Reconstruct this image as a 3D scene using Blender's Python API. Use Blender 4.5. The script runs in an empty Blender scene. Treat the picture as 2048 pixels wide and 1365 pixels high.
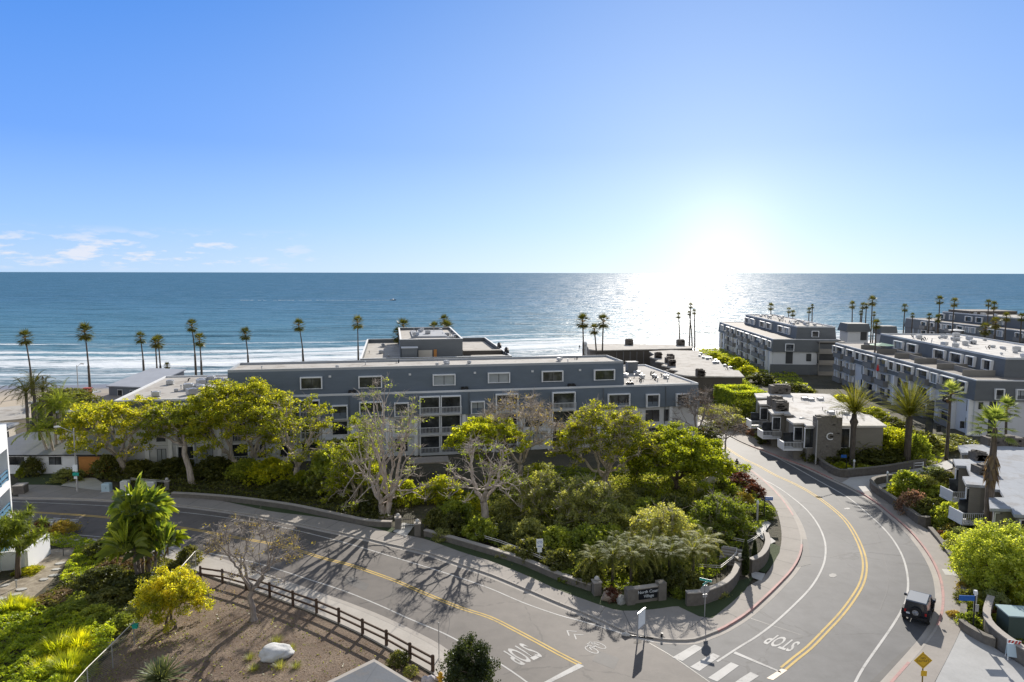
import bpy, math, random
import numpy as np
from mathutils import Vector, Matrix
from mathutils.geometry import tessellate_polygon
R = math.radians
S = bpy.context.scene
COL = S.collection
# ------------------------------------------------------------------ camera
F, CZ, PIT, ROLL = 1365.0, 27.0, math.atan(137.0/1365), R(0.10)
cam = bpy.data.cameras.new("camera")
cam.sensor_width = 36; cam.lens = 36*F/2048; cam.clip_end = 60000; cam.clip_start = 0.5
co = bpy.data.objects.new("camera", cam); COL.objects.link(co)
co.matrix_world = Matrix.Translation((0, 0, CZ)) @ Matrix.Rotation(R(90)-PIT, 4, 'X') @ Matrix.Rotation(ROLL, 4, 'Z')
S.camera = co
# ------------------------------------------------------------------ exposure
S.view_settings.view_transform = 'Standard'; S.view_settings.look = 'None'
S.view_settings.gamma = 1; S.view_settings.exposure = 0.55
# ------------------------------------------------------------------ sun + sky
SUN_AZ, SUN_EL = R(14), R(26)
sd = Vector((math.sin(SUN_AZ)*math.cos(SUN_EL), math.cos(SUN_AZ)*math.cos(SUN_EL), math.sin(SUN_EL)))
sl = bpy.data.lights.new("sun", 'SUN'); sl.energy = 5.0; sl.angle = R(0.5); sl.color = (1, .93, .83)
so = bpy.data.objects.new("sun", sl); COL.objects.link(so); so.rotation_euler = (-sd).to_track_quat('-Z', 'Y').to_euler()
W = bpy.data.worlds.new("World"); S.world = W; W.use_nodes = True
class NT:
    """small helper to write node trees"""
    def __init__(s, nt): s.nt = nt; s.n = nt.nodes; s.l = nt.links
    def node(s, t, ins=None, **kw):
        n = s.n.new(t)
        for k, v in kw.items(): setattr(n, k, v)
        for k, v in (ins or {}).items(): s.put(n.inputs[k], v)
        return n
    def put(s, sock, v):
        if isinstance(v, bpy.types.NodeSocket): s.l.new(v, sock)
        else:
            if sock.type == 'RGBA' and len(v) == 3: v = (*v, 1)
            sock.default_value = v
    def m(s, op, a, b=0.0, c=0.0, clamp=False):
        n = s.n.new('ShaderNodeMath'); n.operation = op; n.use_clamp = clamp
        for i, v in enumerate((a, b, c)): s.put(n.inputs[i], v)
        return n.outputs[0]
    def vm(s, op, a, b=(0, 0, 0), out=0):
        n = s.n.new('ShaderNodeVectorMath'); n.operation = op; s.put(n.inputs[0], a); s.put(n.inputs[1], b); return n.outputs[out]
    def ramp(s, f, pts, mode='LINEAR'):
        n = s.n.new('ShaderNodeValToRGB'); s.put(n.inputs[0], f); cr = n.color_ramp; cr.interpolation = mode
        while len(cr.elements) < len(pts): cr.elements.new(0.5)
        for e, (p, c) in zip(cr.elements, pts):
            e.position = p; e.color = (c, c, c, 1) if isinstance(c, (int, float)) else (*c[:3], 1)
        return n.outputs[0]
    def mix(s, f, a, b, mode='MIX'):
        n = s.n.new('ShaderNodeMix'); n.data_type = 'RGBA'; n.blend_type = mode; n.clamp_factor = True
        s.put(n.inputs[0], f); s.put(n.inputs[6], a); s.put(n.inputs[7], b); return n.outputs[2]
    def noise(s, vec, scale, detail=4, rough=.55, out=0, **kw):
        n = s.node('ShaderNodeTexNoise', {'Vector': vec, 'Scale': scale, 'Detail': detail, 'Roughness': rough}, **kw); return n.outputs[out]
    def mapv(s, vec, scale=(1, 1, 1), rot=(0, 0, 0), loc=(0, 0, 0)):
        return s.node('ShaderNodeMapping', {'Vector': vec, 'Scale': scale, 'Rotation': rot, 'Location': loc}).outputs[0]
w = NT(W.node_tree)
bg = w.n['Background']; wo = w.n['World Output']
sky = w.node('ShaderNodeTexSky', sky_type='NISHITA', sun_disc=False, sun_elevation=SUN_EL, sun_rotation=SUN_AZ, altitude=50, air_density=1.0, dust_density=.6, ozone_density=2.5)
d = w.node('ShaderNodeTexCoord').outputs['Generated']
sp = w.node('ShaderNodeSeparateXYZ', {0: d}).outputs
el = w.m('MAXIMUM', sp[2], 0.0)
grad = w.ramp(el, [(0.0, (.50, .70, .97)), (.067, (.33, .58, .98)), (.17, (.16, .39, .97)), (.355, (.065, .27, .83)), (.42, (.08, .24, .66)), (.62, (.36, .40, .47))])
back = w.ramp(w.m('MULTIPLY', sp[1], -1.0), [(0.0, 0.0), (.35, 1.0)]); grad = w.mix(back, grad, w.ramp(el, [(0.0, (.80, .80, .80)), (.5, (.62, .66, .72)), (.8, (.26, .31, .4))]))
sunw = w.m('MAXIMUM', w.vm('DOT_PRODUCT', d, tuple(Vector((math.sin(R(17.0))*.998, math.cos(R(17.0))*.998, .05))), out=1), 0.0)
def glow(col, p):
    n = w.n.new('ShaderNodeVectorMath'); n.operation = 'SCALE'; w.put(n.inputs[0], col); w.put(n.inputs[3], w.m('POWER', sunw, p)); return n.outputs[0]
c = w.vm('ADD', w.vm('ADD', w.vm('ADD', grad, glow((.26, .25, .08), 6.0)), glow((.13, .11, .02), 60.0)), glow((.24, .20, .12), 420.0))
# thin clouds low on the left
az = w.m('ARCTAN2', sp[0], sp[1])
cv = w.node('ShaderNodeCombineXYZ', {0: w.m('MULTIPLY', az, 19.0), 1: w.m('MULTIPLY', sp[2], 85.0), 2: 4.3}).outputs[0]
cn = w.noise(cv, 1.0, 6, .6)
cm = w.m('MULTIPLY', w.ramp(cn, [(.50, 0.0), (.60, 1.0)]), w.m('MULTIPLY', w.ramp(w.m('ADD', az, 1.0), [(.60, 1.0), (.76, .0)]), w.m('MULTIPLY', w.ramp(sp[2], [(.034, 1.0), (.058, 0.0)]), w.ramp(sp[2], [(-.01, 0.0), (.012, 1.0)]))))
c = w.mix(w.m('MULTIPLY', cm, .75), c, (.86, .86, .93))
tot = w.vm('ADD', w.vm('MULTIPLY', c, (.675, .675, .68)), w.vm('MULTIPLY', sky.outputs[0], (.003, .003, .003)))
w.put(bg.inputs[0], tot); bg.inputs[1].default_value = 1.0
# ------------------------------------------------------------------ picture <-> ground helpers (where things stand)
def ray(px, py):
    x = (px-1024)/F; y = (682.5-py)/F
    c_, s_ = math.cos(ROLL), math.sin(ROLL); x, y = c_*x-s_*y, s_*x+c_*y
    cp, sn = math.cos(PIT), math.sin(PIT)
    return Vector((x, cp+y*sn, y*cp-sn))
def G(px, py, z=0.0):
    r = ray(px, py); t = (z-CZ)/r[2]; return Vector((r[0]*t, r[1]*t, z))
def ZAT(px, py, Y):
    r = ray(px, py); return CZ+r[2]*Y/r[1]
def PX(h, px, py):
    """size in metres of h picture pixels seen at ground point px,py"""
    g = G(px, py); return h*(g.y*math.cos(PIT)+CZ*math.sin(PIT))/F
def crop(x0, y0, s, pts): return [(x0+a/s, y0+b/s) for a, b in pts]
# ------------------------------------------------------------------ materials
MATS = {}
def mat(name, fn):
    if name not in MATS:
        m = bpy.data.materials.new(name); m.use_nodes = True; t = NT(m.node_tree); b = t.n['Principled BSDF']
        fn(t, b); MATS[name] = m
    return MATS[name]
def opos(t): return t.node('ShaderNodeNewGeometry').outputs['Position']
def bump(t, b, h, strength=.3, dist=.05):
    t.put(b.inputs['Normal'], t.node('ShaderNodeBump', {'Height': h, 'Strength': strength, 'Distance': dist}).outputs[0])
def plain(name, col, rough=.6, var=.12, scale=2.0, metal=0.0, spec=.3, bmp=0.0):
    def f(t, b):
        p = opos(t); n = t.noise(p, scale, 5)
        n2 = t.noise(p, scale*9, 3)
        k = t.m('ADD', t.m('MULTIPLY', n, 2*var), t.m('MULTIPLY', n2, var)); k = t.m('ADD', k, 1-1.5*var)
        v = t.n.new('ShaderNodeVectorMath'); v.operation = 'SCALE'; t.put(v.inputs[0], col); t.put(v.inputs[3], k)
        t.put(b.inputs['Base Color'], v.outputs[0]); b.inputs['Roughness'].default_value = rough
        b.inputs['Metallic'].default_value = metal; b.inputs['Specular IOR Level'].default_value = spec
        if bmp: bump(t, b, n2, bmp, .03)
    return mat(name, f)
def asphalt(name, ca, cb):
    def f(t, b):
        p = opos(t)
        big = t.noise(p, .12, 5, .6); mid = t.noise(p, .9, 5, .65); fine = t.noise(p, 9, 3, .7)
        k = t.m('ADD', t.m('MULTIPLY', big, .6), t.m('MULTIPLY', mid, .4))
        cc = t.mix(t.ramp(k, [(.36, 0.0), (.62, 1.0)]), ca, cb)
        # cracks and sealed joints
        vo = t.node('ShaderNodeTexVoronoi', {'Vector': t.vm('ADD', p, t.vm('SCALE', t.noise(p, .5, 3, out=1), (0, 0, 0))), 'Scale': .11}, feature='DISTANCE_TO_EDGE').outputs[0]
        vn = t.m('ADD', vo, t.m('MULTIPLY', t.m('SUBTRACT', t.noise(p, 1.3, 4), .5), .05))
        cr = t.m('MULTIPLY', t.ramp(t.m('ABSOLUTE', vn), [(.0, 1.0), (.008, 0.0)]), t.ramp(t.noise(p, .07, 2), [(.38, 0.0), (.48, 1.0)]))
        cc = t.mix(t.m('MULTIPLY', cr, .5), cc, (.03, .03, .03))
        st = t.ramp(t.noise(t.mapv(p, loc=(40, 9, 0)), .35, 6, .7), [(.54, 0.0), (.68, 1.0)])
        cc = t.mix(t.m('MULTIPLY', st, .3), cc, (.05, .048, .048))
        drip = t.ramp(t.noise(t.mapv(p, loc=(7, 70, 0)), 2.2, 5, .75), [(.66, 0.0), (.72, 1.0)]); cc = t.mix(t.m('MULTIPLY', drip, .4), cc, (.03, .03, .03))
        cc = t.mix(t.m('MULTIPLY', fine, .3), cc, (.1, .1, .1), 'OVERLAY')
        t.put(b.inputs['Base Color'], cc); b.inputs['Roughness'].default_value = .72; b.inputs['Specular IOR Level'].default_value = .35
        bump(t, b, t.noise(p, 30, 2), .15, .01)
    return mat(name, f)
def concrete(name, col, joint=0.0):
    def f(t, b):
        p = opos(t); n = t.noise(p, .5, 6, .65); n2 = t.noise(p, 6, 4, .6)
        k = t.m('ADD', t.m('ADD', t.m('MULTIPLY', n, .5), t.m('MULTIPLY', n2, .25)), .62)
        v = t.n.new('ShaderNodeVectorMath'); v.operation = 'SCALE'; t.put(v.inputs[0], col); t.put(v.inputs[3], k)
        t.put(b.inputs['Base Color'], v.outputs[0]); b.inputs['Roughness'].default_value = .8; b.inputs['Specular IOR Level'].default_value = .25
        bump(t, b, n2, .2, .01)
    return mat(name, f)
def leaf(name, ca, cb, cc=None, tr=.5, gloss=.018, tcol=None):
    def f(t, b):
        g = t.node('ShaderNodeNewGeometry'); r = g.outputs['Random Per Island']
        n = t.noise(g.outputs['Position'], .9, 4, .65); oi = t.node('ShaderNodeObjectInfo').outputs['Random']
        k = t.m('ADD', t.m('ADD', t.m('MULTIPLY', r, .5), t.m('MULTIPLY', t.m('SUBTRACT', n, .34), 1.5)), t.m('MULTIPLY', t.m('SUBTRACT', oi, .4), .35), clamp=True)
        col = t.ramp(k, [(.05, ca), (.6, cb), (.95, cc or cb)])
        df = t.node('ShaderNodeBsdfDiffuse', {'Color': col}).outputs[0]
        tc = t.mix(1.0, col, tcol or (1.0, .97, .42), 'MULTIPLY')
        t2 = t.n.new('ShaderNodeVectorMath'); t2.operation = 'SCALE'; t.put(t2.inputs[0], tc); t2.inputs[3].default_value = 2.25
        tl = t.node('ShaderNodeBsdfTranslucent', {'Color': t2.outputs[0]}).outputs[0]
        mx = t.node('ShaderNodeMixShader', {0: tr, 1: df, 2: tl}).outputs[0]
        gs = t.node('ShaderNodeBsdfGlossy', {'Color': (.9, .95, 1), 'Roughness': .42}).outputs[0]
        mx = t.node('ShaderNodeMixShader', {0: gloss, 1: mx, 2: gs}).outputs[0]
        t.put(t.n['Material Output'].inputs[0], mx)
    return mat(name, f)
L_YEL = leaf('leaf_yellow_green', (.085, .122, .013), (.278, .302, .022), (.54, .515, .045), .6)
L_COR = leaf('leaf_coral_tree', (.083, .107, .015), (.25, .264, .025), (.56, .50, .045), .6)
L_GRN = leaf('leaf_green', (.09, .125, .022), (.22, .26, .04), (.44, .46, .08), .5)
L_DRK = leaf('leaf_dark', (.045, .056, .018), (.11, .12, .03), (.24, .23, .06), .42)
L_OLV = leaf('leaf_olive', (.12, .135, .048), (.285, .295, .09), (.52, .50, .18), .5, .03)
L_PAL = leaf('leaf_pale', (.13, .16, .07), (.24, .27, .12), (.38, .38, .2), .4)
L_RED = leaf('leaf_red', (.06, .03, .015), (.13, .05, .03), (.22, .11, .05), .35, tcol=(1, .7, .5))
L_ORG = leaf('leaf_orange_tip', (.12, .11, .02), (.30, .24, .04), (.46, .33, .09), .45)
L_GRS = leaf('leaf_grass_clump', (.18, .23, .02), (.42, .44, .02), (.68, .62, .03), .55)
L_BRN = leaf('leaf_dry', (.08, .05, .025), (.16, .11, .05), (.25, .19, .1), .3, tcol=(1, .8, .55))
L_LIM = leaf('leaf_lime_cover', (.11, .16, .02), (.28, .34, .03), (.55, .55, .06), .52)
L_PLM = leaf('leaf_palm', (.035, .04, .012), (.08, .085, .018), (.17, .14, .04), .35)
L_FTH = leaf('leaf_feather_palm', (.08, .095, .015), (.20, .20, .03), (.36, .31, .05), .5, .01)
L_VDK = leaf('leaf_very_dark', (.018, .028, .01), (.04, .055, .014), (.09, .11, .025), .35)
L_PYL = leaf('leaf_pale_yellow_green', (.08, .12, .02), (.25, .30, .05), (.50, .52, .12), .55)
L_PNK = leaf('leaf_pink_flower', (.07, .09, .03), (.24, .16, .11), (.4, .25, .2), .35, tcol=(1, .8, .6))
def bark(name, a, b_):
    def f(t, b):
        p = opos(t); n = t.noise(t.mapv(p, (3, 3, .8)), 1.5, 6, .7); cc = t.mix(t.ramp(n, [(.35, 0.0), (.65, 1.0)]), a, b_)
        t.put(b.inputs['Base Color'], cc); b.inputs['Roughness'].default_value = .85; bump(t, b, n, .5, .05)
    return mat(name, f)
B_PALE = bark('bark_pale', (.26, .21, .175), (.56, .49, .42))
B_BRN = bark('bark_brown', (.06, .045, .035), (.15, .11, .08))
B_PALM = bark('bark_palm', (.05, .04, .033), (.12, .10, .08))
B_GRY = bark('bark_grey', (.16, .135, .115), (.36, .31, .27))
PAINT = plain('grey_stucco', (.135, .155, .18), .8, .10, .25, bmp=.2)
def siding(name, col):
    def f(t, b):
        p = opos(t); z = t.node('ShaderNodeSeparateXYZ', {0: p}).outputs[2]
        fr = t.m('FRACT', t.m('MULTIPLY', z, 4.5)); ln = t.ramp(fr, [(.0, .78), (.12, 1.0), (1.0, 1.0)])
        n = t.noise(t.mapv(p, (1, 1, 3)), .5, 6, .65); k = t.m('MULTIPLY', ln, t.m('ADD', t.m('MULTIPLY', n, .35), .82))
        v = t.n.new('ShaderNodeVectorMath'); v.operation = 'SCALE'; t.put(v.inputs[0], col); t.put(v.inputs[3], k)
        t.put(b.inputs['Base Color'], v.outputs[0]); b.inputs['Roughness'].default_value = .75; bump(t, b, fr, .35, .03)
    return mat(name, f)
SIDING = siding('blue_grey_shingle', (.13, .16, .195))
SIDING2 = siding('grey_shingle', (.128, .138, .145)); PARAP = siding('balcony_boards', (.21, .205, .195))
TAUPE = siding('taupe_siding', (.23, .215, .19))
WHITEW = plain('white_stucco', (.62, .63, .64), .85, .06, .4, bmp=.1)
WHITE = plain('white_trim', (.78, .79, .8), .5, .03, 1)
WHITE2 = plain('bright_white_stucco', (.8, .8, .82), .8, .03, .5)
CREAM = plain('cream_wall', (.55, .5, .42), .8, .08, .6)
BROWN = siding('brown_boards', (.10, .085, .07))
def roof(name, col, st=.5):
    def f(t, b):
        p = opos(t); n = t.noise(p, .22, 6, .65); n2 = t.noise(p, 5, 4, .7); n3 = t.noise(t.mapv(p, loc=(30, 11, 0)), .5, 5, .7)
        ax = t.node('ShaderNodeSeparateXYZ', {0: t.mapv(p, rot=(0, 0, .18))}).outputs
        seam = t.ramp(t.m('ABSOLUTE', t.m('SUBTRACT', t.m('FRACT', t.m('MULTIPLY', ax[0], .42)), .5)), [(0.0, .82), (.02, 1.0)])
        k = t.m('MULTIPLY', t.m('ADD', t.m('ADD', t.m('MULTIPLY', n, .6), t.m('MULTIPLY', n2, .3)), .55), seam)
        v = t.n.new('ShaderNodeVectorMath'); v.operation = 'SCALE'; t.put(v.inputs[0], col); t.put(v.inputs[3], k)
        c = t.mix(t.m('MULTIPLY', t.ramp(n3, [(.52, 0.0), (.62, 1.0)]), st), v.outputs[0], (.2, .165, .13))
        t.put(b.inputs['Base Color'], c); b.inputs['Roughness'].default_value = .9; b.inputs['Specular IOR Level'].default_value = .2; bump(t, b, n2, .3, .03)
    return mat(name, f)
ROOFL = roof('light_gravel_roof', (.40, .38, .35)); ROOFW = roof('white_gravel_roof', (.56, .54, .51), .45); ROOFG = roof('grey_membrane_roof', (.33, .35, .38), .35)
SHING = siding('roof_shingle', (.26, .27, .3))
STONE = plain('stacked_stone', (.14, .125, .11), .85, .45, 3.2, bmp=1.0)
STONEL = plain('pale_block', (.17, .155, .135), .85, .4, 2.2, bmp=.8)
DARK = plain('dark_metal', (.03, .03, .032), .45, .1, 3, metal=.3)
GALV = plain('galvanised', (.42, .43, .44), .45, .1, 3, metal=.6)
POLE = plain('concrete_pole', (.4, .39, .37), .7, .1, 2)
WOODF = plain('fence_wood', (.085, .055, .038), .8, .35, 4, bmp=.4)
WOODP = plain('grey_timber', (.25, .22, .19), .8, .3, 3, bmp=.3)
BLUEB = plain('blue_balcony', (.10, .22, .33), .5, .06, 1)
def glassf(t, b):
    p = opos(t); n = t.noise(p, .6, 3)
    t.put(b.inputs['Base Color'], t.ramp(n, [(.35, (.015, .018, .022)), (.55, (.05, .055, .06)), (.7, (.13, .14, .15))])); b.inputs['Roughness'].default_value = .12; b.inputs['Specular IOR Level'].default_value = .7
GLASS = mat('window_glass', glassf)
CURT = plain('curtained_glass', (.33, .36, .38), .3, .15, 1.2, spec=.6)
SHADEIN = plain('recess_shade', (.06, .062, .065), .7, .15, 1)  # shade inside recesses and openings, put in as a dark colour
def paint(name, col, worn=.42):
    def f(t, b):
        p = opos(t); n = t.noise(p, 3.5, 6, .75); n2 = t.noise(p, .6, 4, .6)
        k = t.m('ADD', t.m('MULTIPLY', n, .65), t.m('MULTIPLY', n2, .35)); wv = t.ramp(k, [(worn-.1, 1.0), (worn+.06, .0)])
        v = t.n.new('ShaderNodeVectorMath'); v.operation = 'SCALE'; t.put(v.inputs[0], col); t.put(v.inputs[3], t.m('ADD', t.m('MULTIPLY', n2, .5), .72))
        t.put(b.inputs['Base Color'], t.mix(t.m('MULTIPLY', wv, .75), v.outputs[0], (.16, .15, .14))); b.inputs['Roughness'].default_value = .7; b.inputs['Specular IOR Level'].default_value = .2
    return mat(name, f)
P_WHITE = paint('road_paint_white', (.46, .45, .43)); P_YEL = paint('road_paint_yellow', (.52, .36, .10)); P_RED = paint('kerb_paint_red', (.42, .24, .22), .44)
SIGNG = plain('sign_green', (.02, .33, .26), .4, .03, 1)
SIGNB = plain('sign_blue', (.02, .1, .36), .4, .03, 1)
SIGNY = plain('sign_amber', (.62, .38, .02), .4, .04, 1)
SIGNW = plain('sign_white', (.72, .76, .78), .4, .03, 1)
BLACK = plain('black_paint', (.015, .016, .02), .3, .1, 2)
ORANGE = plain('orange_timber', (.5, .22, .06), .6, .2, 2)
REDB = plain('red_brick', (.32, .07, .05), .8, .2, 4)
LIGHTC = plain('cabinet_paint', (.55, .56, .53), .6, .08, 2)
LTBLUE = plain('cabinet_blue', (.4, .52, .58), .6, .08, 2)
# ------------------------------------------------------------------ mesh builder
class MB:
    def __init__(s): s.v = []; s.f = []
    def add(s, vs, fs):
        o = len(s.v); s.v += [tuple(p) for p in vs]; s.f += [tuple(i+o for i in f) for f in fs]; return s
    def box(s, x0, x1, y0, y1, z0, z1):
        return s.add([(x0,y0,z0),(x1,y0,z0),(x1,y1,z0),(x0,y1,z0),(x0,y0,z1),(x1,y0,z1),(x1,y1,z1),(x0,y1,z1)],
                     [(0,3,2,1),(4,5,6,7),(0,1,5,4),(1,2,6,5),(2,3,7,6),(3,0,4,7)])
    def cbox(s, c, sz, rz=0.0):
        o = len(s.v); hx, hy, hz = sz[0]/2, sz[1]/2, sz[2]/2; s.box(-hx, hx, -hy, hy, -hz, hz); cz, sn = math.cos(rz), math.sin(rz)
        for i in range(o, len(s.v)):
            x, y, z = s.v[i]; s.v[i] = (c[0]+x*cz-y*sn, c[1]+x*sn+y*cz, c[2]+z)
        return s
    def frustum(s, b, t, z0, z1):
        """b,t: (x0,x1,y0,y1) at bottom and top"""
        return s.add([(b[0],b[2],z0),(b[1],b[2],z0),(b[1],b[3],z0),(b[0],b[3],z0),(t[0],t[2],z1),(t[1],t[2],z1),(t[1],t[3],z1),(t[0],t[3],z1)],
                     [(0,3,2,1),(4,5,6,7),(0,1,5,4),(1,2,6,5),(2,3,7,6),(3,0,4,7)])
    def prism(s, poly, z0, z1):
        poly = [tuple(p[:2]) for p in poly]
        a = sum(poly[i][0]*poly[(i+1)%len(poly)][1]-poly[(i+1)%len(poly)][0]*poly[i][1] for i in range(len(poly)))
        if a < 0: poly = poly[::-1]
        n = len(poly); vs = [(x, y, z0) for x, y in poly]+[(x, y, z1) for x, y in poly]
        tr = tessellate_polygon([[Vector((x, y, 0)) for x, y in poly]])
        fs = [(i, (i+1) % n, n+(i+1) % n, n+i) for i in range(n)]
        for t in tr:
            a_, b_, c_ = t
            x = [poly[k] for k in t]
            if (x[1][0]-x[0][0])*(x[2][1]-x[0][1])-(x[2][0]-x[0][0])*(x[1][1]-x[0][1]) < 0: a_, b_, c_ = c_, b_, a_
            fs.append((n+a_, n+b_, n+c_)); fs.append((c_, b_, a_))
        return s.add(vs, fs)
    def tube(s, pts, rad, n=6, cap=True):
        pts = [Vector(p) for p in pts]; o = len(s.v); m = len(pts)
        if not hasattr(rad, '__len__'): rad = [rad]*m
        up = None
        for i, p in enumerate(pts):
            t = (pts[min(i+1, m-1)]-pts[max(i-1, 0)]); t = t.normalized() if t.length > 1e-9 else Vector((0, 0, 1))
            if up is None: up = Vector((1, 0, 0)) if abs(t.x) < .9 else Vector((0, 1, 0))
            a = t.cross(up).normalized(); b = t.cross(a); up = -b if False else up
            for k in range(n):
                an = 2*math.pi*k/n; q = p+(a*math.cos(an)+b*math.sin(an))*rad[i]; s.v.append(tuple(q))
        for i in range(m-1):
            for k in range(n): s.f.append((o+i*n+k, o+i*n+(k+1) % n, o+(i+1)*n+(k+1) % n, o+(i+1)*n+k))
        if cap: s.f.append(tuple(o+k for k in range(n))[::-1]); s.f.append(tuple(o+(m-1)*n+k for k in range(n)))
        return s
    def strip(s, A, B):
        """ruled surface between two equally long polylines of 3d points"""
        o = len(s.v); n = len(A); s.v += [tuple(p) for p in A]+[tuple(p) for p in B]
        for i in range(n-1): s.f.append((o+i, o+i+1, o+n+i+1, o+n+i))
        return s
    def mesh(s, name, m):
        me = bpy.data.meshes.new(name); me.from_pydata(s.v, [], s.f); me.materials.append(m); me.update(); return me
    def build(s, name, m, parent=None, loc=(0, 0, 0), smooth=False, rz=0):
        me = s.mesh(name, m)
        if smooth: me.polygons.foreach_set('use_smooth', [True]*len(me.polygons))
        o = bpy.data.objects.new(name, me); COL.objects.link(o); o.location = loc; o.rotation_euler.z = rz
        if parent: o.parent = parent
        return o
def thing(name, label, cat, loc=(0, 0, 0), rz=0, group=None, kind=None):
    o = bpy.data.objects.new(name, None); COL.objects.link(o); o.location = loc; o.rotation_euler = (0, 0, rz); o.empty_display_size = .3
    return tag(o, label, cat, group, kind)
def tag(o, label=None, cat=None, group=None, kind=None):
    if label: o['label'] = label
    if cat: o['category'] = cat
    if group: o['group'] = group
    if kind: o['kind'] = kind
    return o
def inst(name, me, parent, loc=(0, 0, 0), rot=(0, 0, 0), sc=(1, 1, 1)):
    o = bpy.data.objects.new(name, me); COL.objects.link(o); o.parent = parent; o.location = loc; o.rotation_euler = rot
    o.scale = (sc, sc, sc) if isinstance(sc, (int, float)) else sc
    return o
def textmesh(txt, size, m, align='CENTER', ext=0.0, spacing=1.0, bold=0.0):
    c = bpy.data.curves.new('lettering', 'FONT'); c.body = txt; c.size = size; c.align_x = align; c.align_y = 'CENTER'; c.extrude = ext; c.space_line = spacing; c.resolution_u = 3; c.offset = bold
    o = bpy.data.objects.new('lettering', c); COL.objects.link(o)
    me = bpy.data.meshes.new_from_object(o); bpy.data.objects.remove(o); bpy.data.curves.remove(c)
    me.materials.clear(); me.materials.append(m); me.name = 'lettering'; return me
def quads_mesh(name, V, m, nper=4):
    """V: (N,nper,3) array of separate polygons"""
    N = V.shape[0]; me = bpy.data.meshes.new(name)
    me.vertices.add(N*nper); me.vertices.foreach_set('co', np.ascontiguousarray(V, dtype=np.float32).ravel())
    me.loops.add(N*nper); me.loops.foreach_set('vertex_index', np.arange(N*nper, dtype=np.int32))
    me.polygons.add(N); me.polygons.foreach_set('loop_start', np.arange(0, N*nper, nper, dtype=np.int32))
    me.polygons.foreach_set('loop_total', np.full(N, nper, dtype=np.int32))
    me.materials.append(m); me.update(calc_edges=True); return me
def smooth_line(pts, step=1.0):
    """Catmull-Rom through ground points, resampled"""
    P = [Vector((p[0], p[1], 0)) for p in pts]; P = [2*P[0]-P[1]]+P+[2*P[-1]-P[-2]]; out = []
    for i in range(1, len(P)-2):
        p0, p1, p2, p3 = P[i-1:i+3]; n = max(2, int((p2-p1).length/step))
        for k in range(n):
            t = k/n; out.append(.5*((2*p1)+(p2-p0)*t+(2*p0-5*p1+4*p2-p3)*t*t+(3*p1-p0-3*p2+p3)*t**3))
    out.append(P[-2].copy()); return out
def resample(L, n):
    d = [0]
    for a, b in zip(L, L[1:]): d.append(d[-1]+(b-a).length)
    out = []; j = 0
    for k in range(n):
        t = d[-1]*k/(n-1)
        while j < len(d)-2 and d[j+1] < t: j += 1
        u = (t-d[j])/max(d[j+1]-d[j], 1e-9); out.append(L[j].lerp(L[j+1], min(max(u, 0), 1)))
    return out
def offset(L, dist):
    out = []
    for i, p in enumerate(L):
        t = (L[min(i+1, len(L)-1)]-L[max(i-1, 0)]).normalized(); out.append(Vector((p.x-t.y*dist, p.y+t.x*dist, p.z)))
    return out
def setz(L, z): return [Vector((p.x, p.y, z)) for p in L]
def gl_(pts): return [G(*p) for p in pts]
# ================================================================== SETTING: coast, sea, ground
SH = sorted([(-900, 160), (-400, 160), (-200, 161), (-122, 163.5), (-97, 166), (-60, 178), (-30, 195), (0, 222), (40, 240), (80, 256), (160, 285), (300, 330), (600, 400), (2000, 600)])
def shore(x):
    return float(np.interp(x, [p[0] for p in SH], [p[1] for p in SH]))
xs = np.concatenate([np.arange(-900, -300, 50), np.arange(-300, 420, 4.0), np.arange(420, 2001, 80)])
ys = np.array([shore(x) for x in xs]); k = np.ones(9)/9; ysm = np.convolve(np.pad(ys, 4, 'edge'), k, 'valid')
def gridmesh(name, rows, zf, m, attr=None):
    V = []; A = []
    for v in rows:
        wgt = math.exp(-max(v, 0)/260.0)
        for x, y in zip(xs, ysm):
            xx = x*(1+max(v, 0)/450.0)
            V.append((xx, y*wgt+(1-wgt)*190+v, zf(x, v))); A.append(v)
    n = len(xs); Fc = [(i*n+j, i*n+j+1, (i+1)*n+j+1, (i+1)*n+j) for i in range(len(rows)-1) for j in range(n-1)]
    me = bpy.data.meshes.new(name); me.from_pydata(V, [], Fc); me.materials.append(m)
    if attr:
        a = me.attributes.new(attr, 'FLOAT', 'POINT'); a.data.foreach_set('value', A)
    me.polygons.foreach_set('use_smooth', [True]*len(Fc)); me.update()
    o = bpy.data.objects.new(name, me); COL.objects.link(o); tag(o, kind='structure'); return o
def sandf(t, b):
    a = t.node('ShaderNodeAttribute', attribute_name='shore').outputs['Fac']; p = opos(t)
    n = t.noise(p, .08, 5, .6); n2 = t.noise(p, 2, 4, .6)
    e = t.m('ADD', a, t.m('MULTIPLY', t.m('SUBTRACT', n, .5), 8))
    wet = t.ramp(t.m('MULTIPLY', t.m('ADD', e, 30), 1/40), [(.28, 0.0), (.38, .45), (.48, .6), (.62, 1.0)])
    dry = t.mix(n2, (.34, .285, .215), (.44, .37, .28)); c = t.mix(wet, dry, (.2, .185, .17))
    t.put(b.inputs['Base Color'], c); t.put(b.inputs['Roughness'], t.ramp(wet, [(.55, .9), (1.0, .4)])); bump(t, b, n2, .3, .05)
    b.inputs['Specular IOR Level'].default_value = .5
SAND = mat('beach_sand', sandf)
gridmesh('beach', [-45, -30, -26, -20, -15, -10, -6, -3, 0, 5, 12, 25, 60], lambda x, v: .02 if v < -28 else .02-.62*(v+28)/28, SAND, 'shore')
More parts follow.
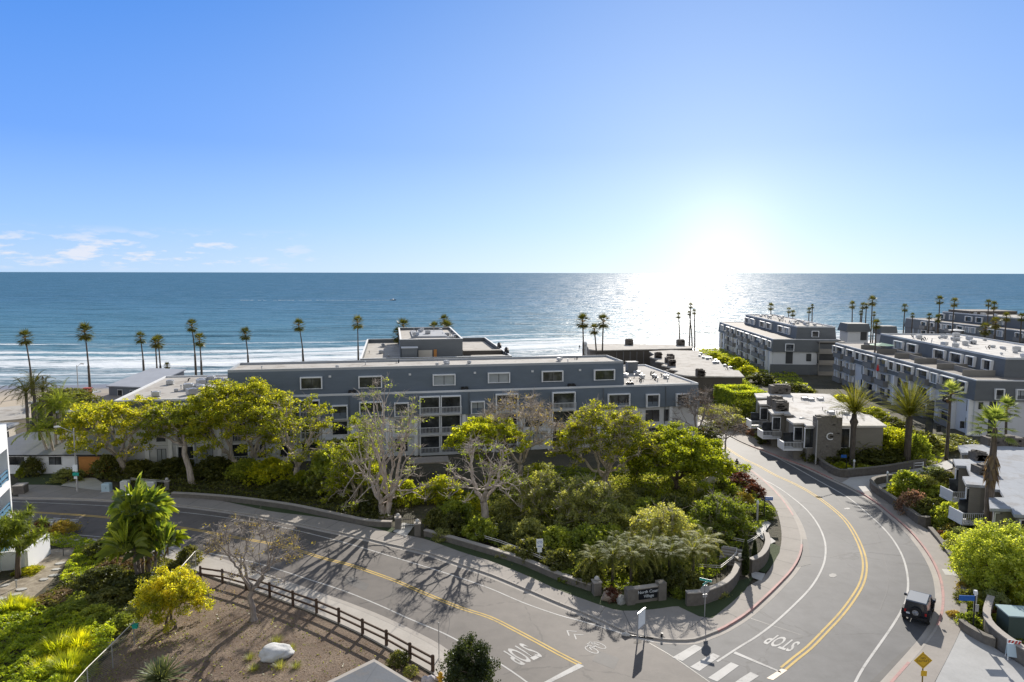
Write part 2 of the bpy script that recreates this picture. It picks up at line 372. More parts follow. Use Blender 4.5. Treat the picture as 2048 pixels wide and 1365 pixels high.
def swell(x, v):
    z = 0.0
    for c_, wd, h, ph in ((14, 3.0, .25, .4), (30, 4, .45, 2.0), (52, 5, .5, .9), (80, 6, .6, 3.3), (118, 7, .7, 5.1), (165, 9, .6, 1.3)):
        cc = c_+3*math.sin(x/37+ph)+2*math.sin(x/13+ph*3); z += h*max(0, .55+.6*math.sin(x/41+ph*2))*math.exp(-((v-cc)/wd)**2)
    return -.6+z
def seaf(t, b):
    a = t.node('ShaderNodeAttribute', attribute_name='shore').outputs['Fac']; p = opos(t)
    xx = t.node('ShaderNodeSeparateXYZ', {0: p}).outputs
    deep = t.ramp(t.m('MULTIPLY', a, 1/600), [(0.0, (.33, .38, .43)), (.03, (.26, .33, .39)), (.075, (.11, .23, .30)), (.14, (.10, .215, .31)), (.35, (.075, .185, .30)), (.8, (.06, .155, .28)), (1.0, (.055, .145, .265))])  # shallows: sky reflection put into the colour as pale blue-grey
    pa = t.noise(t.mapv(p, (.004, .02, 1)), 1.0, 5, .6); deep = t.mix(t.m('MULTIPLY', pa, .35), deep, (.055, .17, .22))
    wob = t.m('MULTIPLY', t.m('SUBTRACT', t.noise(t.mapv(p, (.018, .018, 1)), 1.0, 3, .5), .5), 16)
    e = t.m('ADD', a, wob)
    fine = t.noise(t.mapv(p, (.16, .5, 1)), 1.0, 6, .72); lon = t.noise(t.mapv(p, (.012, .03, 1), loc=(3, 7, 0)), 1.0, 4, .6)
    foam = None
    for c_, w_, th, op in ((-1.5, 2.2, .46, .6), (6, 2.0, .56, .5), (17, 3.5, .47, .8), (34, 11, .42, .95), (48, 8, .46, .9), (62, 6.5, .47, .9), (88, 6, .57, .85), (122, 3.5, .64, .7), (168, 3.0, .68, .6)):
        d_ = t.m('ABSOLUTE', t.m('MULTIPLY', t.m('SUBTRACT', e, c_), 1/w_)); mk = t.m('SUBTRACT', 1.0, d_, clamp=True)
        s_ = t.m('ADD', t.m('MULTIPLY', fine, .62), t.m('MULTIPLY', lon, .38))
        k_ = t.m('MULTIPLY', t.ramp(t.m('ADD', s_, t.m('MULTIPLY', mk, .22)), [(th+.06, 0.0), (th+.16, .75), (th+.3, 1.0)]), t.m('MULTIPLY', t.ramp(mk, [(0.0, 0.0), (.35, 1.0)]), op))
        foam = k_ if foam is None else t.m('MAXIMUM', foam, k_)
    # lace of spent foam in the inner surf
    lace = t.m('MULTIPLY', t.ramp(t.noise(t.mapv(p, (.1, .3, 1), loc=(9, 1, 0)), 1.0, 7, .75), [(.5, 0.0), (.62, .38)]), t.ramp(t.m('MULTIPLY', e, 1/200), [(.0, .9), (.18, 1.0), (.36, .55), (.5, 0.0)]))
    foam = t.m('MAXIMUM', foam, lace)
    # shade on the wave faces, put into the colour with stretched noise
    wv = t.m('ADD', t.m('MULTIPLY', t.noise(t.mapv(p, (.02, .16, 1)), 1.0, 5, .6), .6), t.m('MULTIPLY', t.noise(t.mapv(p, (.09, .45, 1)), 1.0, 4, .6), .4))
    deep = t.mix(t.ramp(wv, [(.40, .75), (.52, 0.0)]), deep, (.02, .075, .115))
    c = t.mix(foam, deep, (.70, .73, .76))
    h = t.m('ADD', t.m('ADD', t.m('MULTIPLY', t.noise(t.mapv(p, (.035, .14, 1)), 1.0, 4, .6), 2.2), t.m('MULTIPLY', t.noise(t.mapv(p, (.22, .6, 1)), 1.0, 5, .65), .6)), t.m('MULTIPLY', foam, .25))
    nb = t.node('ShaderNodeBump', {'Height': h, 'Strength': .7, 'Distance': 1.0}).outputs[0]
    df = t.node('ShaderNodeBsdfDiffuse', {'Color': c, 'Normal': nb}).outputs[0]
    gs = t.node('ShaderNodeBsdfGlossy', {'Color': (1, .98, .95), 'Roughness': .38, 'Normal': nb}).outputs[0]
    # sun glitter streaks drawn into the gloss amount with noise
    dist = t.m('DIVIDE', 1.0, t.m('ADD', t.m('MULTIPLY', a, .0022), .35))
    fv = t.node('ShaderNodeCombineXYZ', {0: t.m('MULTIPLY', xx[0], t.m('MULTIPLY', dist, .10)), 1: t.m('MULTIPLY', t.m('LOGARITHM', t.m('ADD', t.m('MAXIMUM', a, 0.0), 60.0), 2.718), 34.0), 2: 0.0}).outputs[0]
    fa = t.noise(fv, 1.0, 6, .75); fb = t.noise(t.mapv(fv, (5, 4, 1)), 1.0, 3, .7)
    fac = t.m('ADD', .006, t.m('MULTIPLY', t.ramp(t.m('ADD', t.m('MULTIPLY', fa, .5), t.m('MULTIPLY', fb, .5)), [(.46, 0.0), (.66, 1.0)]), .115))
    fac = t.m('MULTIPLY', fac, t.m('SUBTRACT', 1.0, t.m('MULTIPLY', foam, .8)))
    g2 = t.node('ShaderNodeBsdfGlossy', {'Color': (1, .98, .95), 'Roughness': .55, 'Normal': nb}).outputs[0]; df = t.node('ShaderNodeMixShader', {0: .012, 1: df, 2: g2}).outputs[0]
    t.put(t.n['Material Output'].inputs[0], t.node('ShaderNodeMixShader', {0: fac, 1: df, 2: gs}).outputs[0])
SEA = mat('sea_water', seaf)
rows = list(np.arange(-8, 190, 2.0))+[195, 205, 220, 240, 270, 310, 360, 420, 500, 620, 800, 1100, 1600, 2500, 4000, 7000, 12000, 25000, 50000]
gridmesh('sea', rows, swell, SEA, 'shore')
def dirtf(t, b):
    p = opos(t); n = t.noise(p, .25, 6, .65); n2 = t.noise(p, 3, 5, .7)
    c = t.mix(t.ramp(n, [(.35, 0.0), (.65, 1.0)]), (.045, .04, .026), (.09, .075, .05)); c = t.mix(t.ramp(n2, [(.45, 0.0), (.7, .6)]), c, (.05, .065, .02))
    t.put(b.inputs['Base Color'], c); b.inputs['Roughness'].default_value = .95; bump(t, b, n2, .8, .15)
SOIL = mat('garden_soil', dirtf)
V = [(-900, -60), (900, -60)]+[(x, y-27) for x, y in list(zip(xs, ysm))[::-1] if -900 <= x <= 900]
o = MB().prism(V, -1.5, -.02).build('ground', SOIL); tag(o, kind='structure')
def lotf(t, b):
    p = opos(t); n = t.noise(p, .35, 6, .65); n2 = t.noise(p, 7, 5, .75); n3 = t.noise(t.mapv(p, loc=(5, 5, 0)), 1.1, 5, .7)
    c = t.mix(t.ramp(n, [(.35, 0.0), (.65, 1.0)]), (.165, .115, .08), (.28, .21, .15)); c = t.mix(t.ramp(n2, [(.45, 0.0), (.62, .6)]), c, (.055, .036, .026))
    c = t.mix(t.ramp(n2, [(.60, 0.0), (.7, .7)]), c, (.32, .25, .17)); c = t.mix(t.ramp(n3, [(.58, 0.0), (.72, .3)]), c, (.13, .13, .04))
    t.put(b.inputs['Base Color'], c); b.inputs['Roughness'].default_value = .95; bump(t, b, n2, 1.0, .12)
LOT = mat('brown_mulch_lot', lotf)
def grassf(t, b):
    p = opos(t); n = t.noise(p, .5, 5, .6); n2 = t.noise(p, 12, 3, .7)
    c = t.mix(n, (.025, .042, .014), (.07, .095, .032)); c = t.mix(t.m('MULTIPLY', n2, .5), c, (.03, .05, .012)); t.put(b.inputs['Base Color'], c); b.inputs['Roughness'].default_value = .95; bump(t, b, n2, 1, .06)
LAWN = mat('lawn_grass', grassf)
ASPH_L = asphalt('asphalt_warm', (.11, .098, .089), (.165, .146, .131)); ASPH_R = asphalt('asphalt_grey', (.082, .083, .087), (.135, .135, .138))
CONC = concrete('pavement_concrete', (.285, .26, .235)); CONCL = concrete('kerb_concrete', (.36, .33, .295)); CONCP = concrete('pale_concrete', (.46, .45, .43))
CONCG = concrete('driveway_concrete', (.36, .36, .355))
# ------------------------------------------------------------------ road outlines (picture points -> ground)
north = [(-260, 985), (-60, 992), (35, 997), (143, 999), (249, 1004), (373, 1014), (480, 1028), (560, 1042), (643, 1060), (718, 1075.5), (773, 1089), (855, 1108), (923, 1132), (980, 1151), (1048, 1179), (1116, 1208), (1171, 1230), (1218, 1251), (1252, 1266), (1286, 1275), (1320, 1281), (1355, 1283), (1389, 1281.5), (1423, 1269.5), (1450, 1257.6), (1491, 1232), (1525, 1203), (1560, 1169), (1586, 1140), (1601, 1112), (1605, 1086), (1600, 1060), (1588, 1034), (1567, 1003), (1542, 976), (1508, 947), (1470, 921), (1430, 893), (1390, 868), (1340, 838)]
outer = [(1290, 790), (1340, 811), (1400, 841), (1476, 882), (1530, 904), (1586, 925.5), (1618, 938), (1665, 960), (1713, 982.6), (1753, 1008), (1788, 1036), (1815, 1060), (1838, 1086), (1860, 1117), (1877, 1153), (1884, 1192), (1881, 1228), (1872, 1254), (1856, 1279), (1828, 1313), (1782, 1365), (1690, 1470), (1600, 1600)]
south = [(-260, 1056), (-60, 1062), (60, 1066), (150, 1078), (250, 1088), (360, 1103), (420, 1117), (480, 1135), (548, 1160), (616, 1184), (684, 1208), (752, 1235), (820, 1267), (872, 1295), (899, 1316), (906, 1332), (900, 1352), (885, 1375), (850, 1420), (780, 1500)]
NK, OK_, SK = (smooth_line(gl_(q), .7) for q in (north, outer, south))
poly = NK+OK_+SK[::-1]
o = MB().prism(poly, -.3, 0.0).build('road', ASPH_R); tag(o, kind='structure')
seam = gl_([(1297, 1285), (1330, 1306), (1419, 1366), (1600, 1600)])
ni = min(range(len(NK)), key=lambda i: (NK[i]-seam[0]).length)
westp = offset(NK[:ni+1], -.02)+seam[1:]+offset(SK, .02)[::-1]
o = MB().prism(westp, -.2, .004).build('road_west', ASPH_L); tag(o, kind='structure')
# darker patch at bottom right and wheel-worn grey
def flatpoly(name, pts, z, m, kind='structure', raw=False):
    o = MB().prism(pts if raw else gl_(pts), z-.02, z).build(name, m); tag(o, kind=kind); return o
ASPH_D = asphalt('asphalt_patch', (.075, .073, .072), (.12, .115, .11))
flatpoly('road_patch', crop(1480, 880, 2.815, [(950, 1165), (1000, 1185), (880, 1310), (800, 1365), (730, 1365), (860, 1240)]), .0055, ASPH_D)
def band(name, L, a, b, z, m, zb=None):
    """strip between offsets a and b of line L"""
    A, B = setz(offset(L, a), z), setz(offset(L, b), z); mb = MB().strip(A, B)
    if zb is not None: mb.strip(setz(B, zb), B); mb.strip(A, setz(A, zb))
    o = mb.build(name, m); tag(o, kind='structure'); return o
# gutters and kerbs: offset sign is + to the left of travel
band('gutter_inner', NK, -.02, -.45, .006, CONCL)
band('kerb_inner', NK, 0, .16, .135, CONCL, -.05)
band('gutter_outer', OK_, -.02, -.5, .006, CONCL)
band('kerb_outer', OK_, 0, .16, .135, CONCL, -.05)
band('gutter_south', SK, .02, .45, .008, CONCL)
band('kerb_south', SK, 0, -.16, .135, CONCL, -.05)
def sub(L, pa, pb):
    a, b = G(*pa), G(*pb); i = min(range(len(L)), key=lambda i: (L[i]-a).length); j = min(range(len(L)), key=lambda i: (L[i]-b).length); return L[min(i, j):max(i, j)+1]
def redkerb(L, pa, pb, s=1):
    q = sub(L, pa, pb); A, B = offset(q, -.015*s), offset(q, .175*s)
    o = MB().strip(setz(A, .14), setz(B, .14)).strip(setz(A, .0), setz(A, .14)).build('kerb_paint', P_RED); tag(o, kind='structure')
redkerb(NK, (1440, 1262), (1600, 1088)); redkerb(NK, (1590, 1036), (1492, 935))
redkerb(OK_, (1500, 893), (1665, 960)); redkerb(OK_, (1713, 982), (1872, 1254)); redkerb(OK_, (1820, 1325), (1740, 1412))
# pavements
def pave(name, K, back, k0, k1, m=CONC, side=1, n=90, z=.13):
    q = offset(sub(K, k0, k1), .158*side); B = smooth_line(gl_(back), .7)
    if (q[0]-B[0]).length > (q[0]-B[-1]).length: B = B[::-1]
    o = MB().prism(q+B[::-1], -.1, z).build(name, m); tag(o, kind='structure'); return q, B
backN = [(-260, 962), (35, 972), (110, 973), (199, 983), (300, 989), (369, 996), (440, 1004), (480, 1012), (548, 1026), (643, 1038), (735, 1056), (780, 1067), (848, 1080.6), (923, 1107), (980, 1125), (1048, 1152), (1116, 1182.7), (1171, 1203), (1211, 1217), (1246, 1225), (1307, 1222), (1362, 1216), (1399, 1233), (1422, 1236), (1463, 1206), (1490, 1180), (1525, 1158), (1545, 1132), (1560, 1100), (1563, 1070), (1558, 1040), (1548, 1015), (1527, 992), (1502, 968), (1473, 944), (1420, 910), (1380, 884), (1330, 855)]
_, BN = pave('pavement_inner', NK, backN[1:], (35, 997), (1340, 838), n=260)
backO1 = [(1330, 792), (1400, 826), (1476, 862), (1560, 896), (1595, 911), (1628, 926), (1658, 948), (1680, 957), (1700, 958)]
pave('pavement_outer_far', OK_, backO1, (1340, 811), (1680, 967))
backO2 = [(1743, 983), (1771, 1003), (1806, 1027), (1838, 1052), (1858, 1064), (1882, 1093), (1906, 1129), (1921, 1157), (1925, 1200), (1924, 1235), (1920, 1264), (1899, 1310), (1870, 1366), (1840, 1420)]
pave('pavement_outer_near', OK_, backO2, (1720, 986), (1740, 1410))
flatpoly('driveway', [(1672, 962), (1700, 957), (1770, 950), (1850, 936), (1905, 920), (1905, 938), (1850, 955), (1790, 968), (1748, 984), (1722, 988)], .12, CONCP)
backS = [(-260, 1072), (60, 1082), (150, 1094), (250, 1108), (330, 1122), (408, 1150), (444, 1163), (480, 1173), (548, 1197), (633, 1230), (718, 1268), (787, 1305), (848, 1339), (872, 1356), (868, 1380), (820, 1420)]
pave('pavement_south', SK, backS, (-260, 1056), (850, 1420), m=CONCP if False else concrete('pavement_sunlit', (.40, .37, .33)), side=-1, n=160)  # paler copy of the pavement concrete, sunlight put into its colour
flatpoly('driveway_east', [(1922, 1262), (1945, 1275), (1990, 1300), (2060, 1345), (2250, 1440), (2100, 1600), (1760, 1600), (1842, 1420), (1871, 1366), (1899, 1310)], .115, CONCG)
flatpoly('white_flagstone', crop(1480, 880, 2.815, [(1135, 735), (1225, 742), (1228, 775), (1155, 768)]), .138, CONCP)
flatpoly('entry_path', crop(1340, 920, 5.25, [(880, 620), (1000, 640), (1060, 680), (1000, 760), (1060, 830), (1110, 870), (1060, 895), (990, 870), (900, 780)]), .138, CONCP)
flatpoly('entry_landing', crop(1340, 920, 5.25, [(850, 1185), (1000, 1210), (960, 1285), (860, 1250)]), .138, CONCP)
flatpoly('gate_path', [(787, 1064), (812, 1069), (822, 1060), (800, 1052), (838, 1075)][:0] or [(786, 1066), (806, 1048), (830, 1052), (812, 1076)], .138, CONCP)
# pavement joints
jm = MB()
for L0, L1 in ((offset(NK, .2), BN),):
    A_, B_ = resample(L0, 400), resample(BN, 400)
for i in range(6, 396, 7):
    a, b = A_[i], min(BN, key=lambda q: (q-A_[i]).length); dr = (b-a); 
    if dr.length < .5 or a.y > 110: continue
    nn = Vector((-dr.y, dr.x, 0)).normalized()*.02; jm.add([setz([a-nn], .136)[0], setz([a+nn], .136)[0], setz([b+nn], .136)[0], setz([b-nn], .136)[0]], [(0, 1, 2, 3)])
o = jm.build('pavement_joints', ASPH_D); tag(o, kind='structure')
# lawns and bare ground
flatpoly('lawn_strip', [(440, 1004), (480, 1012), (548, 1026), (643, 1038), (735, 1056), (785, 1068), (788, 1056), (735, 1048), (660, 1032), (582, 1017), (480, 1000), (430, 996)], .05, LAWN)
flatpoly('lawn_strip_east', [(848, 1081), (923, 1107), (980, 1125), (1048, 1152), (1116, 1183), (1171, 1203), (1211, 1217), (1246, 1225), (1307, 1222), (1362, 1216), (1380, 1200), (1200, 1185), (1116, 1158), (1048, 1128), (923, 1088), (855, 1066)], .05, LAWN)
flatpoly('lawn_corner', crop(1340, 920, 5.25, [(1030, 890), (1110, 900), (1158, 930), (1150, 985), (1080, 1110), (1000, 1200), (930, 1180), (900, 1100), (960, 1080), (1025, 1040), (1020, 950)])+[], .137, LAWN)
flatpoly('lawn_corner_south', [(1358, 1217), (1380, 1200), (1430, 1205), (1478, 1165), (1506, 1158), (1490, 1184), (1464, 1208), (1424, 1240), (1398, 1236)], .1425, LAWN)
flatpoly('lawn_west', [(35, 962), (60, 950), (110, 948), (140, 960), (120, 974), (60, 976)], .06, LAWN)
flatpoly('driveway_west', [(120, 975), (145, 958), (190, 958), (230, 984), (199, 983)], .13, CONCP)
lotpoly = [(372, 1138), (408, 1152), (444, 1165), (480, 1174), (548, 1198), (633, 1232), (718, 1270), (787, 1307), (848, 1341), (868, 1358), (860, 1390), (700, 1600), (60, 1600), (165, 1365), (240, 1290), (300, 1215), (330, 1165)]
flatpoly('brown_lot', lotpoly, .0, LOT)
def pathf(t, b):
    p = opos(t); n = t.noise(p, 1.2, 6, .7); c = t.mix(t.ramp(n, [(.4, 0.0), (.65, 1.0)]), (.2, .165, .12), (.38, .33, .26)); t.put(b.inputs['Base Color'], c); b.inputs['Roughness'].default_value = .95; bump(t, b, n, .5, .1)
DIRT = mat('dirt_path', pathf)
flatpoly('dirt_path', [(100, 1100), (150, 1094), (140, 1120), (122, 1140), (100, 1165), (60, 1200), (-60, 1235), (-60, 1170), (20, 1160), (60, 1130)], .01, DIRT)
flatpoly('gravel_bed', [(1700, 975), (1705, 900), (1790, 905), (1900, 900), (1960, 960), (1860, 1000), (1760, 1000)][:0] or [(1895, 905), (1905, 960), (1870, 950), (1850, 915)], .02, DIRT)
# ------------------------------------------------------------------ markings
def line(name, pts, wd, m, z=.0105, double=0):
    L = smooth_line(gl_(pts), .7); mb = MB()
    for o_ in ((-double, double) if double else (0,)):
        mb.strip(setz(offset(L, o_-wd/2), z), setz(offset(L, o_+wd/2), z))
    o = mb.build(name, m); tag(o, kind='structure'); return L
C6 = lambda p: crop(480, 900, 2.935, p); C7 = lambda p: crop(980, 900, 2.936, p); C8 = lambda p: crop(1480, 880, 2.815, p)
line('yellow_line', [(-260, 1012), (-60, 1019), (82, 1026), (220, 1036), (376, 1058), (480, 1077)]+C6([(250, 565), (500, 640), (640, 675), (900, 765), (1100, 850), (1300, 930)])+C7([(0, 985), (150, 1060), (300, 1140), (400, 1195), (530, 1262)]), .15, P_YEL, double=.14)
line('edge_line_north', [(-260, 994), (35, 1004), (220, 1013), (373, 1026), (480, 1040), (560, 1054)]+C6([(480, 510), (700, 570), (900, 630), (1100, 690), (1300, 755)])+C7([(0, 815), (200, 900), (400, 970), (550, 1010), (700, 1055), (850, 1100), (960, 1128)]), .13, P_WHITE)
line('edge_line_south', [(-260, 1052), (60, 1060), (153, 1070), (213, 1076), (359, 1097), (450, 1113), (511, 1126)]+C6([(230, 705), (400, 760), (600, 825), (800, 905), (1000, 995), (1200, 1080), (1350, 1160), (1500, 1240)])+[(1055, 1366), (1130, 1430)], .13, P_WHITE)
line('yellow_line_curve', [(1330, 825), (1400, 862)]+C8([(0, 95), (100, 145), (200, 200), (300, 245), (400, 300), (500, 370), (590, 450), (650, 540), (692, 640), (703, 720), (688, 800), (645, 880), (571, 980), (484, 1073), (391, 1168), (310, 1233), (243, 1289)]), .17, P_YEL, double=.16)
line('edge_line_curve_inner', [(1400, 876), (1440, 898)]+C8([(0, 165), (100, 210), (200, 260), (300, 330), (380, 400), (440, 480), (477, 570), (480, 660), (455, 740), (400, 830), (310, 925), (190, 1035), (90, 1110), (0, 1165), (-130, 1250)]), .17, P_WHITE)
line('edge_line_curve_outer', [(1340, 821), (1400, 850), (1440, 868)]+C8([(0, 10), (150, 72), (300, 150), (450, 235), (600, 320), (700, 400), (800, 490), (870, 575), (920, 670), (945, 780), (940, 880), (910, 960), (850, 1060), (780, 1160), (700, 1275), (650, 1365), (600, 1480)]), .17, P_WHITE)
def mk(pts, name='road_marking', m=P_WHITE): flatpoly(name, pts, .0125, m)
mk(C7([(520, 1255), (553, 1272), (360, 1365), (250, 1440), (215, 1420), (345, 1350), (330, 1358)]), 'stop_line')
mk(C7([(1440, 1185), (1703, 1300), (1712, 1312), (1428, 1196)]), 'stop_line')
for q in ([(1070, 1220), (1200, 1145), (1252, 1163), (1130, 1242)], [(1175, 1275), (1310, 1195), (1352, 1213), (1230, 1300)], [(1280, 1340), (1415, 1248), (1462, 1268), (1335, 1362)]): mk(C7(q), 'crosswalk_bar')
mk(C8([(0, 1345), (60, 1308), (107, 1330), (0, 1400), (-40, 1375)]), 'crosswalk_bar')
mk([(1563, 1338), (1575, 1341), (1546, 1361), (1533, 1357)], 'centre_bar', plain('road_paint_peach', (.66, .55, .42), .6, .2, 2))
mk(C8([(585, 385), (615, 383), (620, 391), (590, 393)]), 'white_dash')
def roadtext(txt, px, py, ang, wd, ln, z=.0125):
    me = textmesh(txt, 1.0, P_WHITE, bold=.022); xs_ = [v.co.x for v in me.vertices]; ys_ = [v.co.y for v in me.vertices]
    sx, sy = wd/(max(xs_)-min(xs_)), ln/(max(ys_)-min(ys_)); g = G(px, py)
    o = bpy.data.objects.new('road_lettering', me); COL.objects.link(o); o.location = (g.x, g.y, z); o.rotation_euler.z = ang; o.scale = (sx, sy, 1); tag(o, kind='structure')
def headang(p, q):
    a, b = G(*p), G(*q); return math.atan2(b.y-a.y, b.x-a.x)-math.pi/2
def roadtext2(txt, C_, ex, ey):
    """letters painted along the lane: C_ centre, ex reading direction, ey letter height direction (as seen from the drone)"""
    c_ = G(*C_); X = (G(C_[0]+ex[0]/2, C_[1]+ex[1]/2)-G(C_[0]-ex[0]/2, C_[1]-ex[1]/2)); Y = (G(C_[0]+ey[0]/2, C_[1]+ey[1]/2)-G(C_[0]-ey[0]/2, C_[1]-ey[1]/2))
    me = textmesh(txt, 1.0, P_WHITE, bold=.02); xs_ = [v.co.x for v in me.vertices]; ys_ = [v.co.y for v in me.vertices]; x0, x1, y0, y1 = min(xs_), max(xs_), min(ys_), max(ys_)
    for v in me.vertices:
        u, w_ = (v.co.x-x0)/(x1-x0)-.5, (v.co.y-y0)/(y1-y0)-.5; p = X*u+Y*w_; v.co = (p.x, p.y, 0)
    o = bpy.data.objects.new('road_lettering', me); COL.objects.link(o); o.location = (c_.x, c_.y, .0125); tag(o, kind='structure')
roadtext2('STOP', (1043, 1309), (-44, 20), (44, 27))
roadtext2('STOP', (1563, 1286), (-55, -18), (-24, 19))
# slow-lane lettering west, sharrow and bike symbol
for q in ([(107, 1036), (158, 1040), (158, 1041), (106, 1037.3)], [(98, 1038.5), (156, 1042.6), (155.5, 1043.8), (97, 1040)], [(112, 1042), (142, 1043.8), (141, 1046.5), (110, 1045)], [(96, 1041.5), (108, 1042), (104, 1046.5), (92, 1045.5)], [(92, 1047.5), (106, 1048.2), (104, 1051), (89, 1050.2)], [(110, 1048.6), (120, 1049.2), (119, 1052), (108, 1051.4)], [(84, 1052), (122, 1053.6), (121, 1055), (84, 1053.4)], [(88, 1055.2), (112, 1056.4), (112, 1057.6), (88, 1056.6)], [(140, 1045), (152, 1045.6), (146, 1050), (134, 1049.4)]): mk(q, 'road_lettering')
def chevron(px, py, ang, s=1.0):
    g = G(px, py); mb = MB()
    for k in (0, .7):
        mb.add([(-.5*s, k-.5, 0), (-.38*s, k-.5, 0), (0, k, 0), (0, k+.16, 0)], [(0, 1, 2, 3)]); mb.add([(.5*s, k-.5, 0), (.38*s, k-.5, 0), (0, k, 0), (0, k+.16, 0)], [(3, 2, 1, 0)])
    o = mb.build('sharrow_marking', P_WHITE, None, (g.x, g.y, .0125), rz=ang); tag(o, kind='structure')
chevron(1150, 1270, headang((1190, 1290), (1150, 1270)))
def bikemark(px, py, ang, s=1.0):
    g = G(px, py); mb = MB()
    def ring(cx, cy, r, rr):
        n = 16
        for k in range(n):
            a, b = 2*math.pi*k/n, 2*math.pi*(k+1)/n
            mb.add([(cx+r*math.cos(a), cy+rr*math.sin(a), 0), (cx+r*math.cos(b), cy+rr*math.sin(b), 0), (cx+(r-.07)*math.cos(b), cy+(rr-.07)*math.sin(b), 0), (cx+(r-.07)*math.cos(a), cy+(rr-.07)*math.sin(a), 0)], [(0, 1, 2, 3)])
    ring(-.36, 0, .27, .5); ring(.36, 0, .27, .5)
    for a, b in (((-.36, 0), (-.1, .6)), ((-.1, .6), (.28, .6)), ((.28, .7), (.36, 0)), ((-.1, .6), (.02, 0)), ((.02, 0), (.28, .6))):
        d_ = Vector((b[0]-a[0], b[1]-a[1], 0)); n_ = Vector((-d_.y, d_.x, 0)).normalized()*.035
        mb.add([(a[0]-n_.x, a[1]-n_.y, 0), (b[0]-n_.x, b[1]-n_.y, 0), (b[0]+n_.x, b[1]+n_.y, 0), (a[0]+n_.x, a[1]+n_.y, 0)], [(0, 1, 2, 3)])
    o = mb.build('bicycle_marking', P_WHITE, None, (g.x, g.y, .0125), rz=ang); tag(o, kind='structure'); o.scale = (s, s, 1)
bikemark(1191, 1296, headang((1190, 1290), (1150, 1270)), 1.2)
SEAL = plain('crack_sealant', (.03, .03, .032), .5, .1, 3)
for q in (C8([(60, 1005), (160, 1040), (260, 1072), (355, 1105)]), C8([(460, 672), (560, 650), (680, 632)]), C8([(715, 632), (830, 645), (930, 655)]), C8([(520, 300), (640, 420), (760, 560), (820, 700), (835, 820), (790, 960)]), C7([(930, 1132), (1080, 1220), (1290, 1365)]), C6([(900, 760), (880, 860), (700, 905)]), C6([(1190, 905), (1230, 1000), (1210, 1110)])): line('sealed_crack', q, .05, SEAL, z=.0095)
for q, m_ in ((C6([(640, 740), (760, 790), (735, 830), (610, 780)]), ASPH_D), (C7([(640, 1180), (760, 1225), (730, 1290), (600, 1240)]), ASPH_L), (C8([(300, 560), (380, 560), (400, 700), (320, 720)]), ASPH_D)): flatpoly('road_patch', q, .0075, asphalt('asphalt_repair', (.1, .095, .09), (.15, .142, .135)))
flatpoly('manhole_cover', C8([(500, 760), (520, 752), (540, 756), (545, 768), (528, 776), (505, 772)]), .0125, DARK)
flatpoly('manhole_cover', [(1268, 1284), (1274, 1281), (1283, 1282), (1283, 1286), (1274, 1288), (1267, 1287)], .0125, STONEL)
for k in range(8):
    a = (1500+k*11, 918+k*9)
wk = MB(); rnd = random.Random(5)
A = G(480, 601, -.3); B = G(783, 601, -.3)
for k in range(60):
    t_ = k/60; p = A.lerp(B, t_); q = A.lerp(B, t_+.022); wd = .7+rnd.random()*1.1*(1-t_*.6)
    if rnd.random() < .3*(1-t_): continue
    wk.add([(p.x, p.y-wd, -.25), (q.x, q.y-wd*.9, -.25), (q.x, q.y+wd*.8, -.25), (p.x, p.y+wd, -.25)], [(0, 1, 2, 3)])
o = wk.build('wake_foam', plain('foam', (.8, .82, .84), .8, .1, .5)); tag(o, kind='structure')
# ================================================================== BUILDINGS
_cache = {}
def uframe(w_, h_, t=.16, pr=.22):
    """white window surround, origin at its sill centre, wall plane y=0, outside is -y"""
    key = ('f', round(w_, 1), round(h_, 1), t, pr)
    if key not in _cache:
        w2 = key[1]/2; h2 = key[2]; m = MB()
        m.box(-w2, -w2+t, -pr, .1, 0, h2).box(w2-t, w2, -pr, .1, 0, h2).box(-w2+t, w2-t, -pr+.003, .1, h2-t, h2).box(-w2+t, w2-t, -pr*.6, .1, 0, t*.5)
        _cache[key] = m.mesh('window_frame', WHITE)
    return _cache[key]
def upane(w_, h_, style=0, t=.16, pr=.22):
    key = ('p', round(w_, 1), round(h_, 1), style, t)
    if key not in _cache:
        w2 = key[1]/2-t; h2 = key[2]; m = MB(); m.box(-w2, w2, -.03, .08, t*.5, h2-t)
        _cache[key] = m.mesh('window_pane', (GLASS, CURT)[style % 2])
    return _cache[key]
def ubars(w_, h_, t=.16):
    key = ('b', round(w_, 1), round(h_, 1))
    if key not in _cache:
        w2 = key[1]/2-t; h2 = key[2]; m = MB(); m.box(-.035, .035, -.07, -.032, t*.5, h2-t)
        m.box(-w2, -w2+.05, -.07, -.032, t*.5, h2-t).box(w2-.05, w2, -.07, -.032, t*.5, h2-t).box(-w2+.05, -.035, -.07, -.032, h2-t-.05, h2-t).box(.035, w2-.05, -.07, -.032, h2-t-.05, h2-t)
        _cache[key] = m.mesh('window_bars', DARK)
    return _cache[key]
RND = random.Random(11)
def window(b, x, y, z, w_, h_, ang=0.0, style=None, pr=.22, framed=True, t=.16):
    st = (1 if RND.random() < .25 else 0) if style is None else style
    if framed:
        f = inst('window', uframe(w_, h_, t, pr), b, (x, y, z), (0, 0, ang)); inst('pane', upane(w_, h_, st, t), f)
        if w_ > 1.0: inst('mullion', ubars(w_, h_, t), f)
    else:
        f = inst('window', upane(w_, h_, st, .02), b, (x, y, z), (0, 0, ang)); inst('mullion', ubars(w_, h_, .02), f)
    return f
